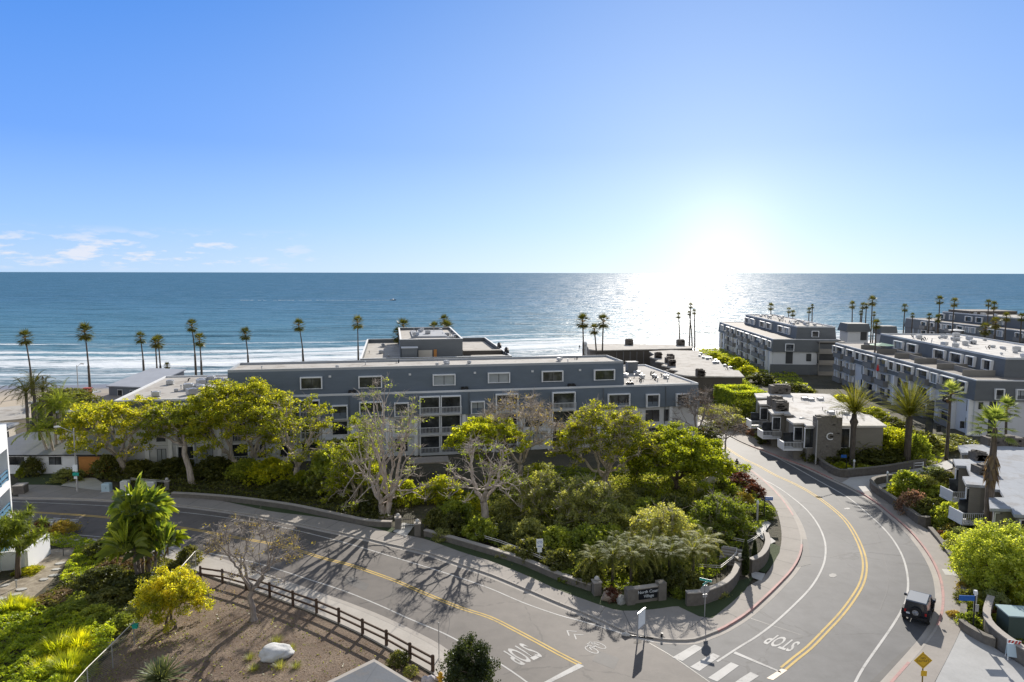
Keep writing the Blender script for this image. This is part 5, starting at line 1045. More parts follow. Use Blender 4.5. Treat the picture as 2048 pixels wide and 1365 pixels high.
# ---- shrubs along the pavement and in the gardens
SG = 'garden shrubs'
data = [
 ('yellow', 535, 975, 95, 62, 'bright feathery shrub behind the low wall, below the largest coral tree'),
 ('green', 480, 965, 70, 50, 'green shrub just left of the bright feathery one behind the low wall'),
 ('dark', 420, 962, 90, 52, 'dark shrub between the leaning tree and the largest coral tree'),
 ('dark', 330, 955, 85, 42, 'dark shrub behind the middle utility cabinet'),
 ('dark', 205, 955, 60, 48, 'dark reddish shrub in front of the garage door'),
 ('dark', 268, 952, 70, 36, 'dark shrub behind the leftmost utility cabinet'),
 ('olive', 125, 968, 62, 34, 'clipped flowering shrub beside the lawn of the bungalow'),
 ('dark', 57, 955, 44, 40, 'dark palm-like shrub at the bungalow wall'),
 ('yellow', 38, 958, 20, 22, 'small lime shrub next to the white balcony block'),
 ('orange', 118, 925, 40, 36, 'golden shrub among the king palm trunks'),
 ('dark', 640, 1000, 90, 60, 'dark undergrowth shrub below the thinning coral tree'),
 ('green', 650, 992, 85, 95, 'tall lime green shrub right of the thinning coral tree trunk'),
 ('yellow', 700, 960, 90, 85, 'yellow topped tall shrub in front of the long building'),
 ('dark', 560, 1000, 80, 40, 'low dark shrub just behind the low wall, centre left'),
 ('dark', 745, 1030, 70, 58, 'dark shrub at the foot of the tall white-limbed tree'),
 ('yellow', 810, 1015, 55, 55, 'yellow-green shrub left of the garden gate'),
 ('yellow', 880, 1010, 85, 58, 'bright lemon shrub in front of the small pergola'),
 ('green', 915, 1060, 80, 62, 'feathery green shrub right of the garden gate'),
 ('yellow', 940, 1040, 60, 50, 'feathery yellow shrub touching the white-limbed tree'),
 ('dark', 870, 1062, 50, 45, 'dark shrub beside the garden gate pillar'),
 ('yellow', 1005, 985, 85, 42, 'golden low shrub behind the white-limbed coral tree'),
 ('olive', 1020, 1050, 80, 55, 'olive shrub right of the white-limbed coral tree'),
 ('dark', 990, 1085, 80, 38, 'dark low shrub behind the low wall, left part of the corner garden'),
 ('olive', 1060, 1095, 80, 58, 'olive shrub behind the blue and white bicycle sign'),
 ('green', 1120, 1110, 80, 58, 'green shrub right of the bicycle sign'),
 ('dark', 1035, 1100, 60, 35, 'low dark shrub left of the bicycle sign'),
 ('dark', 1100, 1135, 70, 36, 'dark low shrub behind the wall right of the bicycle sign'),
 ('green', 1180, 1120, 85, 70, 'tall mixed green shrub in the centre of the corner garden'),
 ('olive', 1240, 1080, 90, 70, 'large olive shrub deep in the corner garden'),
 ('pale', 1285, 1005, 60, 40, 'pale cream-leaved shrub under the lime-yellow tree'),
 ('olive', 1250, 1020, 70, 40, 'olive shrub left of the pale cream-leaved one'),
 ('dark', 1350, 1050, 90, 60, 'dark shrub under the lime-yellow tree'),
 ('green', 1385, 1100, 80, 60, 'green shrub left of the garden steps'),
 ('olive', 1300, 1120, 90, 58, 'grey-green shrub above the ferny palms'),
 ('dark', 1240, 1150, 70, 40, 'dark shrub behind the low palms near the stone pillar'),
 ('green', 1180, 1165, 66, 44, 'green shrub at the end of the low wall'),
 ('dark', 1340, 1180, 60, 40, 'dark shrub right behind the village name sign'),
 ('dark', 1385, 1190, 70, 45, 'dark hedge-like shrub right of the village name sign'),
 ('red', 1225, 1205, 34, 30, 'red-leaved shrub left of the village name sign'),
 ('red', 1140, 1105, 26, 30, 'small red-leaved plant deep in the corner garden'),
 ('red', 1415, 1090, 30, 36, 'red-leaved plant by the upper handrail'),
 ('green', 1440, 1060, 70, 50, 'bushy green shrub above the handrails'),
 ('yellow', 1425, 1040, 60, 34, 'yellow-green shrub above the garden steps'),
 ('dark', 1480, 1065, 60, 50, 'dark spiky shrub beside the pale entry path'),
 ('dark', 1455, 1010, 70, 48, 'dark shrub between tan timber screen and bend'),
 ('orange', 1490, 1015, 50, 32, 'orange-flowered shrub beside the bend'),
 ('red', 1460, 962, 60, 28, 'dark red hedge shrub at the road edge, upper one'),
 ('red', 1490, 978, 56, 34, 'dark red hedge shrub at the road edge, middle one'),
 ('red', 1512, 998, 46, 32, 'dark red hedge shrub at the road edge, lowest one'),
 ('green', 1532, 1038, 46, 32, 'rounded green shrub by the near blue sign on the inner pavement'),
 ('dark', 1515, 1042, 40, 24, 'low dark hedge end beside the entry path'),
 ('red', 1430, 935, 50, 26, 'reddish shrub left of the road figure'),
 ('dark', 1420, 880, 60, 30, 'dark hillside shrub beside the far road, nearest the bare tree'),
 ('green', 1440, 800, 60, 34, 'green shrub left of the square hedge'),
 ('olive', 1470, 862, 70, 38, 'grey-brown shrub right of the roadside twiggy shrub-tree'),
 ('pink', 1497, 868, 44, 24, 'pinkish shrub left of building C'),
 ('pink', 1512, 874, 34, 20, 'dusty pink rounded shrub nearest the left balcony of building C'),
 ('dark', 1545, 890, 60, 38, 'dark shrub below the middle balcony of building C'),
 ('dark', 1600, 905, 60, 40, 'dark shrub below the front balcony of building C'),
 ('yellow', 1573, 900, 26, 18, 'small golden shrub on the bank before building C'),
 ('dark', 1650, 930, 75, 36, 'dark shrub at the foot of the wide stone chimney'),
 ('dark', 1700, 935, 60, 40, 'dark shrub at the base of the first date palm'),
 ('yellow', 1690, 945, 36, 22, 'lime low shrub beside the white bollard'),
 ('yellow', 1742, 918, 60, 44, 'lime shrub right of the first date palm'),
 ('yellow', 1725, 900, 50, 30, 'pale yellow shrub before the right window of building C'),
 ('dark', 1760, 935, 90, 44, 'dark shrub mass between the two date palms'),
 ('dark', 1790, 930, 60, 40, 'dark shrub left of the second date palm trunk'),
 ('green', 1840, 930, 60, 62, 'green shrub right of the second date palm trunk'),
 ('yellow', 1735, 945, 70, 14, 'low lime ground shrub on top of the driveway wall'),
 ('yellow', 1770, 942, 55, 13, 'low lime ground shrub near the white gate rail'),
 ('olive', 1880, 905, 110, 42, 'long grey-green hedge shrub before the large grey block'),
 ('olive', 1925, 900, 90, 36, 'grey-green hedge shrub meeting the pale flat roof'),
 ('dark', 1855, 905, 60, 45, 'dark shrub behind the grey-green hedge'),
 ('dark', 1810, 880, 60, 40, 'dark shrub by the white foot of the large grey block'),
 ('yellow', 1720, 840, 60, 35, 'yellow shrub right behind the flat roof of building C'),
 ('yellow', 1755, 850, 60, 38, 'yellow shrub at the right end of the flat roof of building C'),
 ('dark', 1790, 860, 50, 30, 'dark shrub behind the yellow shrubs of building C'),
 ('yellow', 1690, 815, 60, 30, 'yellow-green shrub touching the back of the first date palm crown'),
 ('yellow', 1480, 738, 40, 26, 'yellow shrub below the side of the tall grey block, leftmost'),
 ('yellow', 1500, 752, 40, 24, 'yellow shrub below the side of the tall grey block, rightmost'),
 ('dark', 1530, 770, 60, 30, 'dark shrub at the corner of the tall grey block'),
 ('yellow', 1430, 722, 36, 20, 'far yellow shrub beside the stepped brown-chimney roofs'),
 ('yellow', 1452, 730, 36, 20, 'far yellow-green shrub next along the stepped brown-chimney roofs'),
 ('dark', 1600, 800, 80, 40, 'dark shrub between building C and the tall grey block'),
 ('dark', 1300, 735, 50, 34, 'dark palm-like shrub left of the stepped brown-chimney roofs'),
 ('green', 1830, 1000, 70, 60, 'bright green shrub at the tip of the gravel bed'),
 ('pink', 1835, 1035, 60, 54, 'pink-flowered shrub above the curved dark wall'),
 ('dark', 1870, 1045, 66, 50, 'dark shrub right of the pink-flowered one'),
 ('green', 1890, 1010, 56, 42, 'lime shrub before the white balconies'),
 ('green', 1905, 1060, 60, 56, 'rounded green shrub below the white balconies'),
 ('yellow', 1800, 1000, 44, 26, 'small yellow shrub inside the tip of the dark wall'),
 ('olive', 1868, 1040, 36, 20, 'small bluish olive shrub on top of the dark wall'),
 ('dark', 1925, 1078, 60, 30, 'dark low shrub under the round green one'),
 ('red', 1885, 1075, 22, 14, 'small red shrub where the dark wall ends'),
 ('olive', 1915, 1110, 46, 30, 'olive clipped shrub beside the tight bend'),
 ('dark', 1935, 1118, 44, 22, 'flat clipped dark shrub next to the olive clipped one'),
 ('yellow', 1905, 1090, 30, 26, 'pale yellow shrub behind the narrow kerb wall'),
 ('green', 2030, 1190, 70, 60, 'grey-green shrub at the right edge under the big rounded tree'),
 ('dark', 1990, 1200, 80, 40, 'dark shade shrub under the big rounded tree'),
 ('pale', 2000, 1222, 58, 40, 'cream-topped round shrub before the big rounded tree'),
 ('yellow', 2045, 1218, 36, 50, 'lemon shrub cut by the right edge'),
 ('orange', 1940, 1150, 50, 26, 'orange-brown ground shrub beside the narrow kerb wall'),
 ('green', 1960, 1165, 50, 36, 'spiky green shrub left of the big rounded tree'),
 ('orange', 1945, 1190, 44, 26, 'rusty flowering shrub above the near blue sign'),
 ('yellow', 1955, 1225, 50, 30, 'lime low shrub behind the near blue sign'),
 ('green', 1945, 1262, 42, 36, 'low green shrub at the foot of the near blue sign'),
 ('red', 1987, 1232, 24, 13, 'vivid red flower clump on the pale planter wall'),
 ('yellow', 2010, 1255, 50, 22, 'small yellow shrub inside the pale planter'),
 ('green', 2000, 1280, 26, 12, 'little round green shrub inside the pale planter'),
 ('dark', 190, 1180, 90, 44, 'dark dense shrub on the shaded bank left of the giant bird of paradise'),
 ('dark', 262, 1196, 90, 46, 'dark dense shrub in front of the giant bird of paradise'),
 ('dark', 200, 1120, 80, 44, 'dark shrub behind the lime ground cover'),
 ('dry', 230, 1150, 80, 34, 'dry brownish shrub on the shaded bank'),
 ('dry', 90, 1215, 90, 30, 'dry grey-brown shrub beside the dirt path'),
 ('green', 130, 1240, 70, 34, 'leafy green shrub left of centre on the bank'),
 ('green', 180, 1250, 66, 36, 'leafy green shrub near the wire fence'),
 ('green', 235, 1262, 60, 32, 'light green shrub touching the wire fence'),
 ('dark', 200, 1222, 90, 40, 'dark leafy shrub mid bank above the wire fence'),
 ('pale', 268, 1234, 36, 34, 'small pale-leaved shrub at the top of the wire fence'),
 ('red', 75, 1072, 36, 34, 'bronze-red spiky shrub by the road at the left'),
 ('orange', 118, 1075, 56, 36, 'bronze flax-like shrub by the road, right of the red one'),
 ('yellow', 45, 1152, 50, 18, 'low lime shrub at the foot of the yucca tree'),
 ('dark', 372, 1134, 50, 40, 'dark leafy shrub at the right foot of the giant bird of paradise'),
 ('dark', 795, 1340, 44, 36, 'small dark bush at the roof edge beside the rail fence'),
 ('olive', 820, 1355, 30, 22, 'small olive bush where the rail fence ends'),
 ('dark', 1975, 965, 60, 40, 'dark shrub at the base of the nearest palm'),
 ('dark', 1180, 1178, 60, 60, 'tall dark shrub at the very end of the low wall'),
 ('dark', 1120, 1152, 70, 52, 'tall dark shrub pressed against the low wall, right of the bicycle sign'),
 ('dark', 1060, 1128, 70, 52, 'tall dark shrub pressed against the low wall, left of the bicycle sign'),
 ('green', 960, 1090, 70, 56, 'tall green shrub behind the low wall at the foot of the wide white-limbed tree'),
 ('dark', 905, 1075, 60, 50, 'dark shrub right beside the gate pillar, behind the low wall'),
 ('dark', 1310, 1185, 70, 66, 'tall dark shrub directly behind the right pillar of the village name sign'),
 ('dark', 1360, 1190, 60, 60, 'tall dark shrub between village name sign and curved wall'),
 ('green', 1945, 1150, 56, 60, 'tall green shrub on the left flank of the big rounded tree'),
 ('pale', 1935, 1095, 50, 40, 'pale leafy shrub between tight bend and white balconies'),
 ('yellow', 1960, 1080, 54, 48, 'yellow-green shrub under the near white balcony'),
 ('dark', 1948, 1215, 50, 34, 'dark shrub directly behind the blue arm sign by the driveway'),
 ('orange', 1915, 1075, 40, 28, 'bronze-tipped shrub where the dark wall meets the narrow kerb wall'),
 ('olive', 1860, 1000, 70, 50, 'olive shrub behind the bright green one at the gravel bed'),
 ('dark', 1900, 985, 60, 44, 'dark shrub in front of the stepped pale roof edge'),
 ('pale', 1880, 965, 60, 34, 'pale scrubby shrub on the gravel bed beside the stepped roof'),
 ('orange', 1850, 975, 46, 26, 'low bronze shrub at the gravel bed edge'),
 ('olive', 1015, 1117, 50, 26, 'olive shrub spilling over the low wall left of the bicycle sign'),
 ('green', 1140, 1166, 50, 26, 'green shrub spilling over the low wall near its right end'),
 ('olive', 885, 1084, 46, 28, 'olive shrub spilling over the low wall just right of the gate'),
 ('olive', 1440, 1200, 40, 22, 'olive shrub growing at the foot of the curved dark wall'),
 ('orange', 1915, 1240, 30, 18, 'small bronze shrub at the wall end by the driveway'),
 ('green', 1935, 1135, 44, 34, 'green shrub pressed against the narrow kerb wall at mid bend'),
 ('olive', 1958, 1210, 44, 30, 'olive shrub between the blue arm sign and the cream-topped shrub'),
 ('green', 1090, 1000, 90, 60, 'fresh green shrub beneath the tall bare twiggy tree'),
 ('green', 1150, 1025, 90, 55, 'fresh green shrub left of the round-crowned coral tree trunk'),
 ('yellow', 1075, 965, 70, 40, 'yellow-green shrub at the foot of the long building, centre'),
 ('green', 1300, 1050, 80, 55, 'mid-green shrub in the heart of the corner garden'),
 ('green', 1220, 1110, 80, 60, 'leafy green shrub above the leftmost ferny palm'),
 ('yellow', 1390, 1070, 60, 40, 'lemon-green shrub left of the upper handrail'),
 ('green', 1345, 1125, 70, 50, 'glossy green shrub between lower handrail and ferny palms'),
 ('olive', 1150, 1080, 80, 50, 'olive-green shrub in the middle distance of the corner garden'),
 ('green', 1275, 1190, 46, 22, 'low green shrub tucked behind the left pillar of the village name sign'),
 ('green', 1360, 1196, 44, 26, 'low green shrub right of the village name sign'),
 ('yellow', 600, 985, 50, 44, 'lime shrub at the foot of the thinning coral tree'),
 ('green', 1020, 1000, 80, 50, 'green shrub left of the bare twiggy tree trunk'),
 ('olive', 1780, 905, 60, 40, 'grey-green shrub between the date palms in front of the grey block'),
 ('green', 1960, 1110, 60, 50, 'green shrub left of the big rounded tree top'),
 ('olive', 1990, 1160, 70, 46, 'olive shrub mingling with the big rounded tree'),
 ('yellow', 1970, 1195, 40, 24, 'small lime shrub left of the cream-topped round shrub'),
]
for k_, px, py, wp, hp, lab in data: shrub(k_, px, py, wp, hp, lab, group=SG)
# fill of low leaves under the gardens: leaf litter and ground ivy nobody could count
def inpoly(P, x, y):
    c_ = np.zeros(len(x), bool); n = len(P)
    for i in range(n):
        x0, y0 = P[i]; x1, y1 = P[(i+1) % n]
        if y0 == y1: continue
        t = ((y0 > y) != (y1 > y)) & (x < (x1-x0)*(y-y0)/(y1-y0)+x0); c_ ^= t
    return c_
def cover(name, label, pts, n, lsz, M_, seed, hmax=.7, hs=.9, up=.35, base=.05, cat='ground cover', blades=False, z=0.0):
    P = [(p.x, p.y) for p in gl_(pts)]; rng = np.random.default_rng(seed); X = np.array(P); lo, hi = X.min(0), X.max(0)
    area = 0.5*abs(sum(P[i][0]*P[(i+1) % len(P)][1]-P[(i+1) % len(P)][0]*P[i][1] for i in range(len(P)))); N = int(n*area)
    pts_ = np.zeros((0, 2))
    while len(pts_) < N:
        q = lo+rng.random((N, 2))*(hi-lo); pts_ = np.concatenate([pts_, q[inpoly(P, q[:, 0], q[:, 1])]])
    pts_ = pts_[:N]; x, y = pts_[:, 0], pts_[:, 1]
    h = np.zeros(N); r2 = np.random.default_rng(seed+1)
    for k in range(7):
        fx, fy, ph = r2.normal()*hs*(1+k*.5), r2.normal()*hs*(1+k*.5), r2.random()*6.28; h += np.sin(fx*x+fy*y+ph)/(1+k*.35)
    h = (h-h.min())/(h.max()-h.min()+1e-9); hh = base+h**1.5*hmax; zz = z+hh*(1-.35*rng.random(N)**2)
    o = bpy.data.objects.new(name, quads_mesh(name, leaves(np.stack([x, y, zz], 1), lsz, rng, up=up), M_)); COL.objects.link(o); tag(o, label, cat, kind='stuff'); return o
cover('ground_cover', 'lush lime ground cover filling the lower left bank', [(-60, 1235), (60, 1218), (130, 1230), (190, 1260), (235, 1270), (215, 1310), (150, 1400), (60, 1700), (-200, 1700), (-200, 1300)], 230, .2, L_LIM, 50, 1.25, 1.5)
cover('ground_cover_bright', 'bright yellow-green creeper strip between road and dirt path', [(95, 1084), (150, 1075), (200, 1090), (240, 1110), (205, 1128), (170, 1150), (150, 1185), (118, 1165), (140, 1130), (150, 1098), (100, 1095)], 230, .17, L_LIM, 51, .9, 1.0)
cover('undergrowth', 'shaded undergrowth on the bank under the giant bird of paradise', [(120, 1170), (170, 1150), (210, 1125), (300, 1110), (370, 1130), (330, 1165), (300, 1215), (240, 1275), (130, 1240), (60, 1225)], 150, .2, L_DRK, 52, .8, .9)
cover('undergrowth_green', 'mid-green undergrowth in patches on the bank', [(90, 1200), (160, 1190), (250, 1230), (240, 1275), (180, 1265), (90, 1235)], 120, .17, L_GRN, 57, .9, 1.3)
cover('garden_undergrowth', 'dense dark undergrowth covering the corner garden floor', [(860, 1060), (1000, 1098), (1116, 1150), (1190, 1180), (1250, 1185), (1350, 1190), (1440, 1150), (1500, 1080), (1540, 1040), (1500, 975), (1440, 930), (1300, 940), (1100, 940), (950, 980), (880, 1000)], 55, .28, L_GRN, 53, .9, .7)
cover('garden_undergrowth_olive', 'olive leaf clumps scattered through the corner garden', [(900, 1030), (1000, 1070), (1116, 1130), (1200, 1160), (1350, 1170), (1430, 1120), (1480, 1040), (1430, 960), (1250, 960), (1050, 980)], 60, .2, L_OLV, 54, 1.9, 1.1)
cover('roadside_undergrowth', 'dark undergrowth behind the low wall below the coral trees', [(190, 962), (345, 990), (480, 1000), (582, 1012), (660, 1028), (740, 1044), (780, 1046), (800, 1010), (700, 960), (500, 935), (230, 935)], 45, .28, L_DRK, 55, 1.0, .8)
cover('east_undergrowth', 'dark green planting on the bank between road wall and building C', [(1400, 818), (1480, 855), (1560, 890), (1628, 920), (1655, 938), (1685, 950), (1780, 942), (1880, 930), (1900, 900), (1780, 880), (1600, 880), (1500, 850), (1440, 800)], 30, .3, L_GRN, 56, .8, .8)
cover('bend_undergrowth', 'mixed low planting between the tight bend and the right roof', [(1752, 986), (1838, 1048), (1862, 1056), (1886, 1088), (1912, 1124), (1928, 1156), (1932, 1200), (1930, 1256), (1970, 1285), (1972, 1225), (2120, 1250), (2120, 1060), (1960, 1060), (1880, 985), (1800, 975)], 60, .2, L_GRN, 58, .55, 1.2)
cover('planter_planting', 'small leafy plants inside the pale planter', [(1986, 1226), (1982, 1262), (2020, 1304), (2060, 1330), (2110, 1300), (2060, 1235)], 50, .16, L_YEL, 59, .35, 1.5)
cover('lot_litter', 'dry leaf litter scattered over the brown lot', [(380, 1150), (450, 1175), (560, 1215), (720, 1280), (850, 1350), (800, 1450), (100, 1500), (180, 1365), (300, 1225), (340, 1170)], 14, .09, L_BRN, 60, .03, 1, base=.01, cat='leaf litter')
cover('lot_weeds', 'patchy low weeds along the wire fence', [(255, 1262), (290, 1225), (330, 1225), (380, 1270), (300, 1310), (200, 1400), (150, 1400)], 22, .12, L_OLV, 61, .12, 1, base=.01, cat='weeds')
cover('lot_dry_weeds', 'thin dry weeds dotted over the brown lot', [(430, 1180), (560, 1225), (720, 1290), (800, 1340), (700, 1420), (300, 1420), (320, 1250)], 3.5, .16, L_OLV, 63, .1, 2, base=.01, cat='weeds')
cover('far_undergrowth', 'far greenery between the beachside buildings', [(1390, 700), (1500, 760), (1640, 800), (1560, 720), (1440, 700)], 8, .5, L_GRN, 62, 1.5, .4)
# ---- blades: grasses, agave, yucca, bird of paradise, palms
def blade(vs, fs, p, d_, up, L_, w_, droop, n=5, fold=0.0, prof=None):
    """strip blade starting at p, heading d_, drooping; appended to lists"""
    d_ = d_/np.linalg.norm(d_); side = np.cross(d_, up); side /= max(np.linalg.norm(side), 1e-6); o = len(vs); q = p.copy(); dd = d_.copy()
    for i in range(n+1):
        t = i/n; ww = w_*(prof(t) if prof else (1-t)**.6*(.5+.5*min(t*6, 1)))*.5
        vs.append(q-side*ww); vs.append(q+side*ww)
        q = q+dd*L_/n; dd = dd+np.array([0, 0, -droop/n]); dd /= np.linalg.norm(dd)
    for i in range(n): fs.append((o+2*i, o+2*i+1, o+2*i+3, o+2*i+2))
def blademesh(name, fn, M_, seed):
    vs, fs = [], []; rng = np.random.default_rng(seed); fn(vs, fs, rng); m = MB(); m.v = [tuple(v) for v in vs]; m.f = fs; return m.mesh(name, M_)
UPV = np.array([0, 0, 1.0])
def tuft(n, L_, w_, spread=1.0, droop=1.6):
    def f(vs, fs, rng):
        for i in range(n):
            a = rng.random()*6.28; r = rng.random()*.35; e = rng.uniform(.45, 1.4); d_ = np.array([math.cos(a)*spread*math.cos(e), math.sin(a)*spread*math.cos(e), math.sin(e)])
            blade(vs, fs, np.array([r*math.cos(a), r*math.sin(a), 0]), d_, UPV, L_*rng.uniform(.7, 1.15), w_, droop*rng.uniform(.6, 1.3), 4)
    return f
GR1 = [blademesh('grass_blades', tuft(1000, .85, .04, 1.0, 1.3), L_GRS, s) for s in (1, 2)]
GRD = [blademesh('dry_blades', tuft(160, .7, .03, 1, .8), L_OLV, 5)]
def clump(me, px, py, s_, label, name='grass_clump', group=None, cat='grass clump'):
    g = G(px, py); b = thing(name, label, cat, g, _sr.uniform(0, 6), group); inst('blades', me, b, sc=s_); return b
for i, (px, py, s_, lab) in enumerate(((22, 1225, 1.6, 'yellow grass mound at the left edge above the lime ground cover'), (50, 1222, 1.3, 'second yellow grass mound from the left edge'), (118, 1305, 1.8, 'tallest bright yellow grass mound on the bank'), (155, 1300, 1.6, 'bright grass mound on the bank nearest the dark gap'), (135, 1345, 1.7, 'grass mound directly below the tallest one'), (85, 1345, 1.2, 'smaller yellow grass mound left of the tallest one'), (165, 1350, 1.2, 'grass mound beside the wire fence rail'), (130, 1385, 1.2, 'grass mound cut by the bottom edge'))):
    clump(GR1[i % 2], px, py, s_, lab, group='yellow grass mounds on the bank')
for px, py, s_, lab in ((553, 1284, .8, 'green tussock right behind the white boulder'), (500, 1318, .7, 'tussock left of the white boulder'), (508, 1340, .7, 'tussock at the lower left of the white boulder'), (560, 1335, .8, 'dark tussock just below the white boulder'), (582, 1300, .7, 'dark tussock right of the white boulder, upper'), (592, 1335, .7, 'tussock at the lower right of the white boulder')):
    clump(GRD[0], px, py, s_, lab, 'tussock', 'tussocks around the boulder', 'tussock')
def agave_f(vs, fs, rng):
    for i in range(85):
        a = i*2.4; e = .15+1.25*(i/85)**1.1; d_ = np.array([math.cos(a)*math.cos(e), math.sin(a)*math.cos(e), math.sin(e)]); blade(vs, fs, np.array([.1*math.cos(a), .1*math.sin(a), .1]), d_, UPV, 1.35*(1-.25*i/85), .15, .55 if i < 50 else .1, 5, prof=lambda t: (1-t)**.7*(.6+.8*t))
def agave_y(vs, fs, rng):
    for i in range(85):
        a = i*2.4; e = .15+1.25*(i/85)**1.1; d_ = np.array([math.cos(a)*math.cos(e), math.sin(a)*math.cos(e), math.sin(e)]); s_ = np.array([-math.sin(a), math.cos(a), 0])
        for k in (-1, 1): blade(vs, fs, np.array([.1*math.cos(a), .1*math.sin(a), .104])+s_*.058*k, d_-s_*.035*k, UPV, 1.33*(1-.25*i/85), .06, .55 if i < 50 else .1, 5)
AG = blademesh('agave_leaves', agave_f, leaf('leaf_agave', (.05, .07, .04), (.09, .11, .06), (.15, .17, .09), .2, .08), 3); AGY = blademesh('leaf_margins', agave_y, L_PAL, 3)
g = G(322, 1362); b = thing('agave', 'large variegated agave rosette on the shaded lot', 'agave', g); inst('leaves', AG, b, sc=1.35); inst('margins', AGY, b, sc=1.35)
# bird of paradise
def paddle(t): return math.sin(math.pi*min(t*1.02+.04, 1))**.55
def bop_f(dark):
    def f(vs, fs, rng):
        for hd in range(15):
            cx, cy = rng.normal()*1.15, rng.normal()*.75; h = rng.uniform(1.6, 4.4); fa = rng.random()*3.14; fd = np.array([math.cos(fa), math.sin(fa), 0]); fn = np.cross(fd, UPV)
            for i in range(15):
                ph = -1.45+2.9*i/14+rng.normal()*.08; d_ = fd*math.sin(ph)+UPV*math.cos(ph)+fn*rng.normal()*.28; p = np.array([cx, cy, h]); L_ = rng.uniform(1.0, 1.55); w_ = rng.uniform(.26, .38)
                blade(vs, fs, p, d_, UPV*.2+fn, .75, .05, .1, 2); q = p+d_/np.linalg.norm(d_)*.7
                for sg in (-1, 1): blade(vs, fs, q, d_+fn*.06*sg, fd*math.cos(ph)+fn*.6*sg, L_, w_*1.1, rng.uniform(.5, 1.7), 6, prof=paddle)
    return f
g = G(300, 1158); b = thing('giant_bird_of_paradise', 'giant bird of paradise clump with paddle leaves beside the road', 'plant', (g.x-.3, g.y, 0))
inst('leaves', blademesh('leaves', bop_f(0), leaf('leaf_paddle', (.035, .065, .012), (.10, .15, .025), (.36, .40, .05), .4, .05), 7), b, sc=(1.12, 1.0, 1.5))
inst('leaves', blademesh('leaves', bop_f(0), L_GRN, 8), b, rot=(0, 0, 1), sc=(1.1, 1.1, 1.42))
m = MB(); rr = random.Random(3)
for k in range(9):
    x, y = rr.uniform(-1.6, 1.6), rr.uniform(-.8, .8); m.tube([(x*.5, y*.5-.3, 0), (x*.8, y, 1.4), (x, y, rr.uniform(2.8, 4.2))], [.17, .13, .09], 7)
m.build('trunk', bark('bark_bop', (.1, .085, .075), (.25, .21, .18)), b, smooth=True)
m = MB()
vs, fs = [], []; rng = np.random.default_rng(4)
for k in range(40):
    a = rng.random()*6.28; blade(vs, fs, np.array([rng.normal()*1.2, rng.normal()*.7, rng.uniform(1.4, 3.4)]), np.array([math.cos(a), math.sin(a), -.6]), UPV, 1.0, .22, 1.2, 4)
m.v = [tuple(v) for v in vs]; m.f = fs; m.build('dead_leaves', L_BRN, b)
# yucca tree
g = G(36, 1156); b = thing('yucca_tree', 'spiky-headed tree with single brown trunk beside the white garden wall', 'tree', g)
MB().tube([(0, 0, 0), (.05, 0, 1.2), (.2, 0, 2.6), (.3, 0, 3.6)], [.26, .2, .18, .14], 8).tube([(.2, 0, 2.6), (-.5, .1, 3.6)], [.12, .09], 6).tube([(.2, 0, 2.6), (.7, -.3, 3.8)], [.12, .09], 6).build('trunk', B_BRN, b, smooth=True)
def yuc(vs, fs, rng):
    heads = [(rng.normal()*.85, rng.normal()*.7, rng.uniform(2.7, 5.6)) for _ in range(95)]
    for h in heads:
        for i in range(46):
            d_ = rng.normal(size=3); d_[2] = d_[2]*.7+.25; d_ /= np.linalg.norm(d_); blade(vs, fs, np.array(h), d_, UPV+.01, rng.uniform(.45, .75), .07, .9, 3)
inst('crown', blademesh('crown', yuc, L_GRN, 9), b, (0, 0, -.35), sc=(1.3, 1.2, 1.1))
# feather fronds
def frond(vs, fs, rng, p, d_, L_, droop, nl=26, ll=.55, lw=.045, vee=.5):
    d_ = d_/np.linalg.norm(d_); q = p.copy(); dd = d_.copy(); n = 12; path = [q.copy()]; dirs = [dd.copy()]
    for i in range(n):
        q = q+dd*L_/n; dd = dd+np.array([0, 0, -droop/n*(.4+1.2*i/n)]); dd /= np.linalg.norm(dd); path.append(q.copy()); dirs.append(dd.copy())
    for i in range(nl):
        t = .12+.88*i/nl; k = min(int(t*n), n-1); u = t*n-k; pt = path[k]*(1-u)+path[k+1]*u; di = dirs[k]; s_ = np.cross(di, UPV); s_ /= max(np.linalg.norm(s_), 1e-5); w_ = ll*math.sin(math.pi*(t*.85+.13))**.7
        for sg in (-1, 1):
            dl = s_*sg+di*.75+UPV*vee*.3-UPV*rng.random()*.35; blade(vs, fs, pt, dl, UPV, w_*rng.uniform(.85, 1.1), lw, .5, 2)
    o = len(vs); s_ = None
    for i, (pt, di) in enumerate(zip(path, dirs)):
        s_ = np.cross(di, UPV); s_ /= max(np.linalg.norm(s_), 1e-5); vs.append(pt-s_*.035*(1-i/n*.7)); vs.append(pt+s_*.035*(1-i/n*.7))
    for i in range(n): fs.append((o+2*i, o+2*i+1, o+2*i+3, o+2*i+2))
def feather(nf, L_, e0, e1, droop, nl, ll, lw, wind=0.0):
    def f(vs, fs, rng):
        for i in range(nf):
            a = i*2.39996+rng.normal()*.1; e = e1+(e0-e1)*(i/nf)**.9; d_ = np.array([math.cos(a)*math.cos(e)+wind, math.sin(a)*math.cos(e), math.sin(e)]); frond(vs, fs, rng, np.array([0, 0, 0.0]), d_, L_*rng.uniform(.85, 1.1), droop*rng.uniform(.7, 1.3), nl, ll, lw)
    return f
DATE = blademesh('fronds', feather(74, 4.6, 1.5, .3, 1.05, 36, .62, .08), L_FTH, 11)
KING = blademesh('fronds', feather(15, 2.7, 1.3, .1, 1.9, 26, .6, .08), L_GRN, 12)
QUEEN = blademesh('fronds', feather(26, 2.9, 1.4, -.1, 2.2, 26, .6, .08), L_PLM, 13)
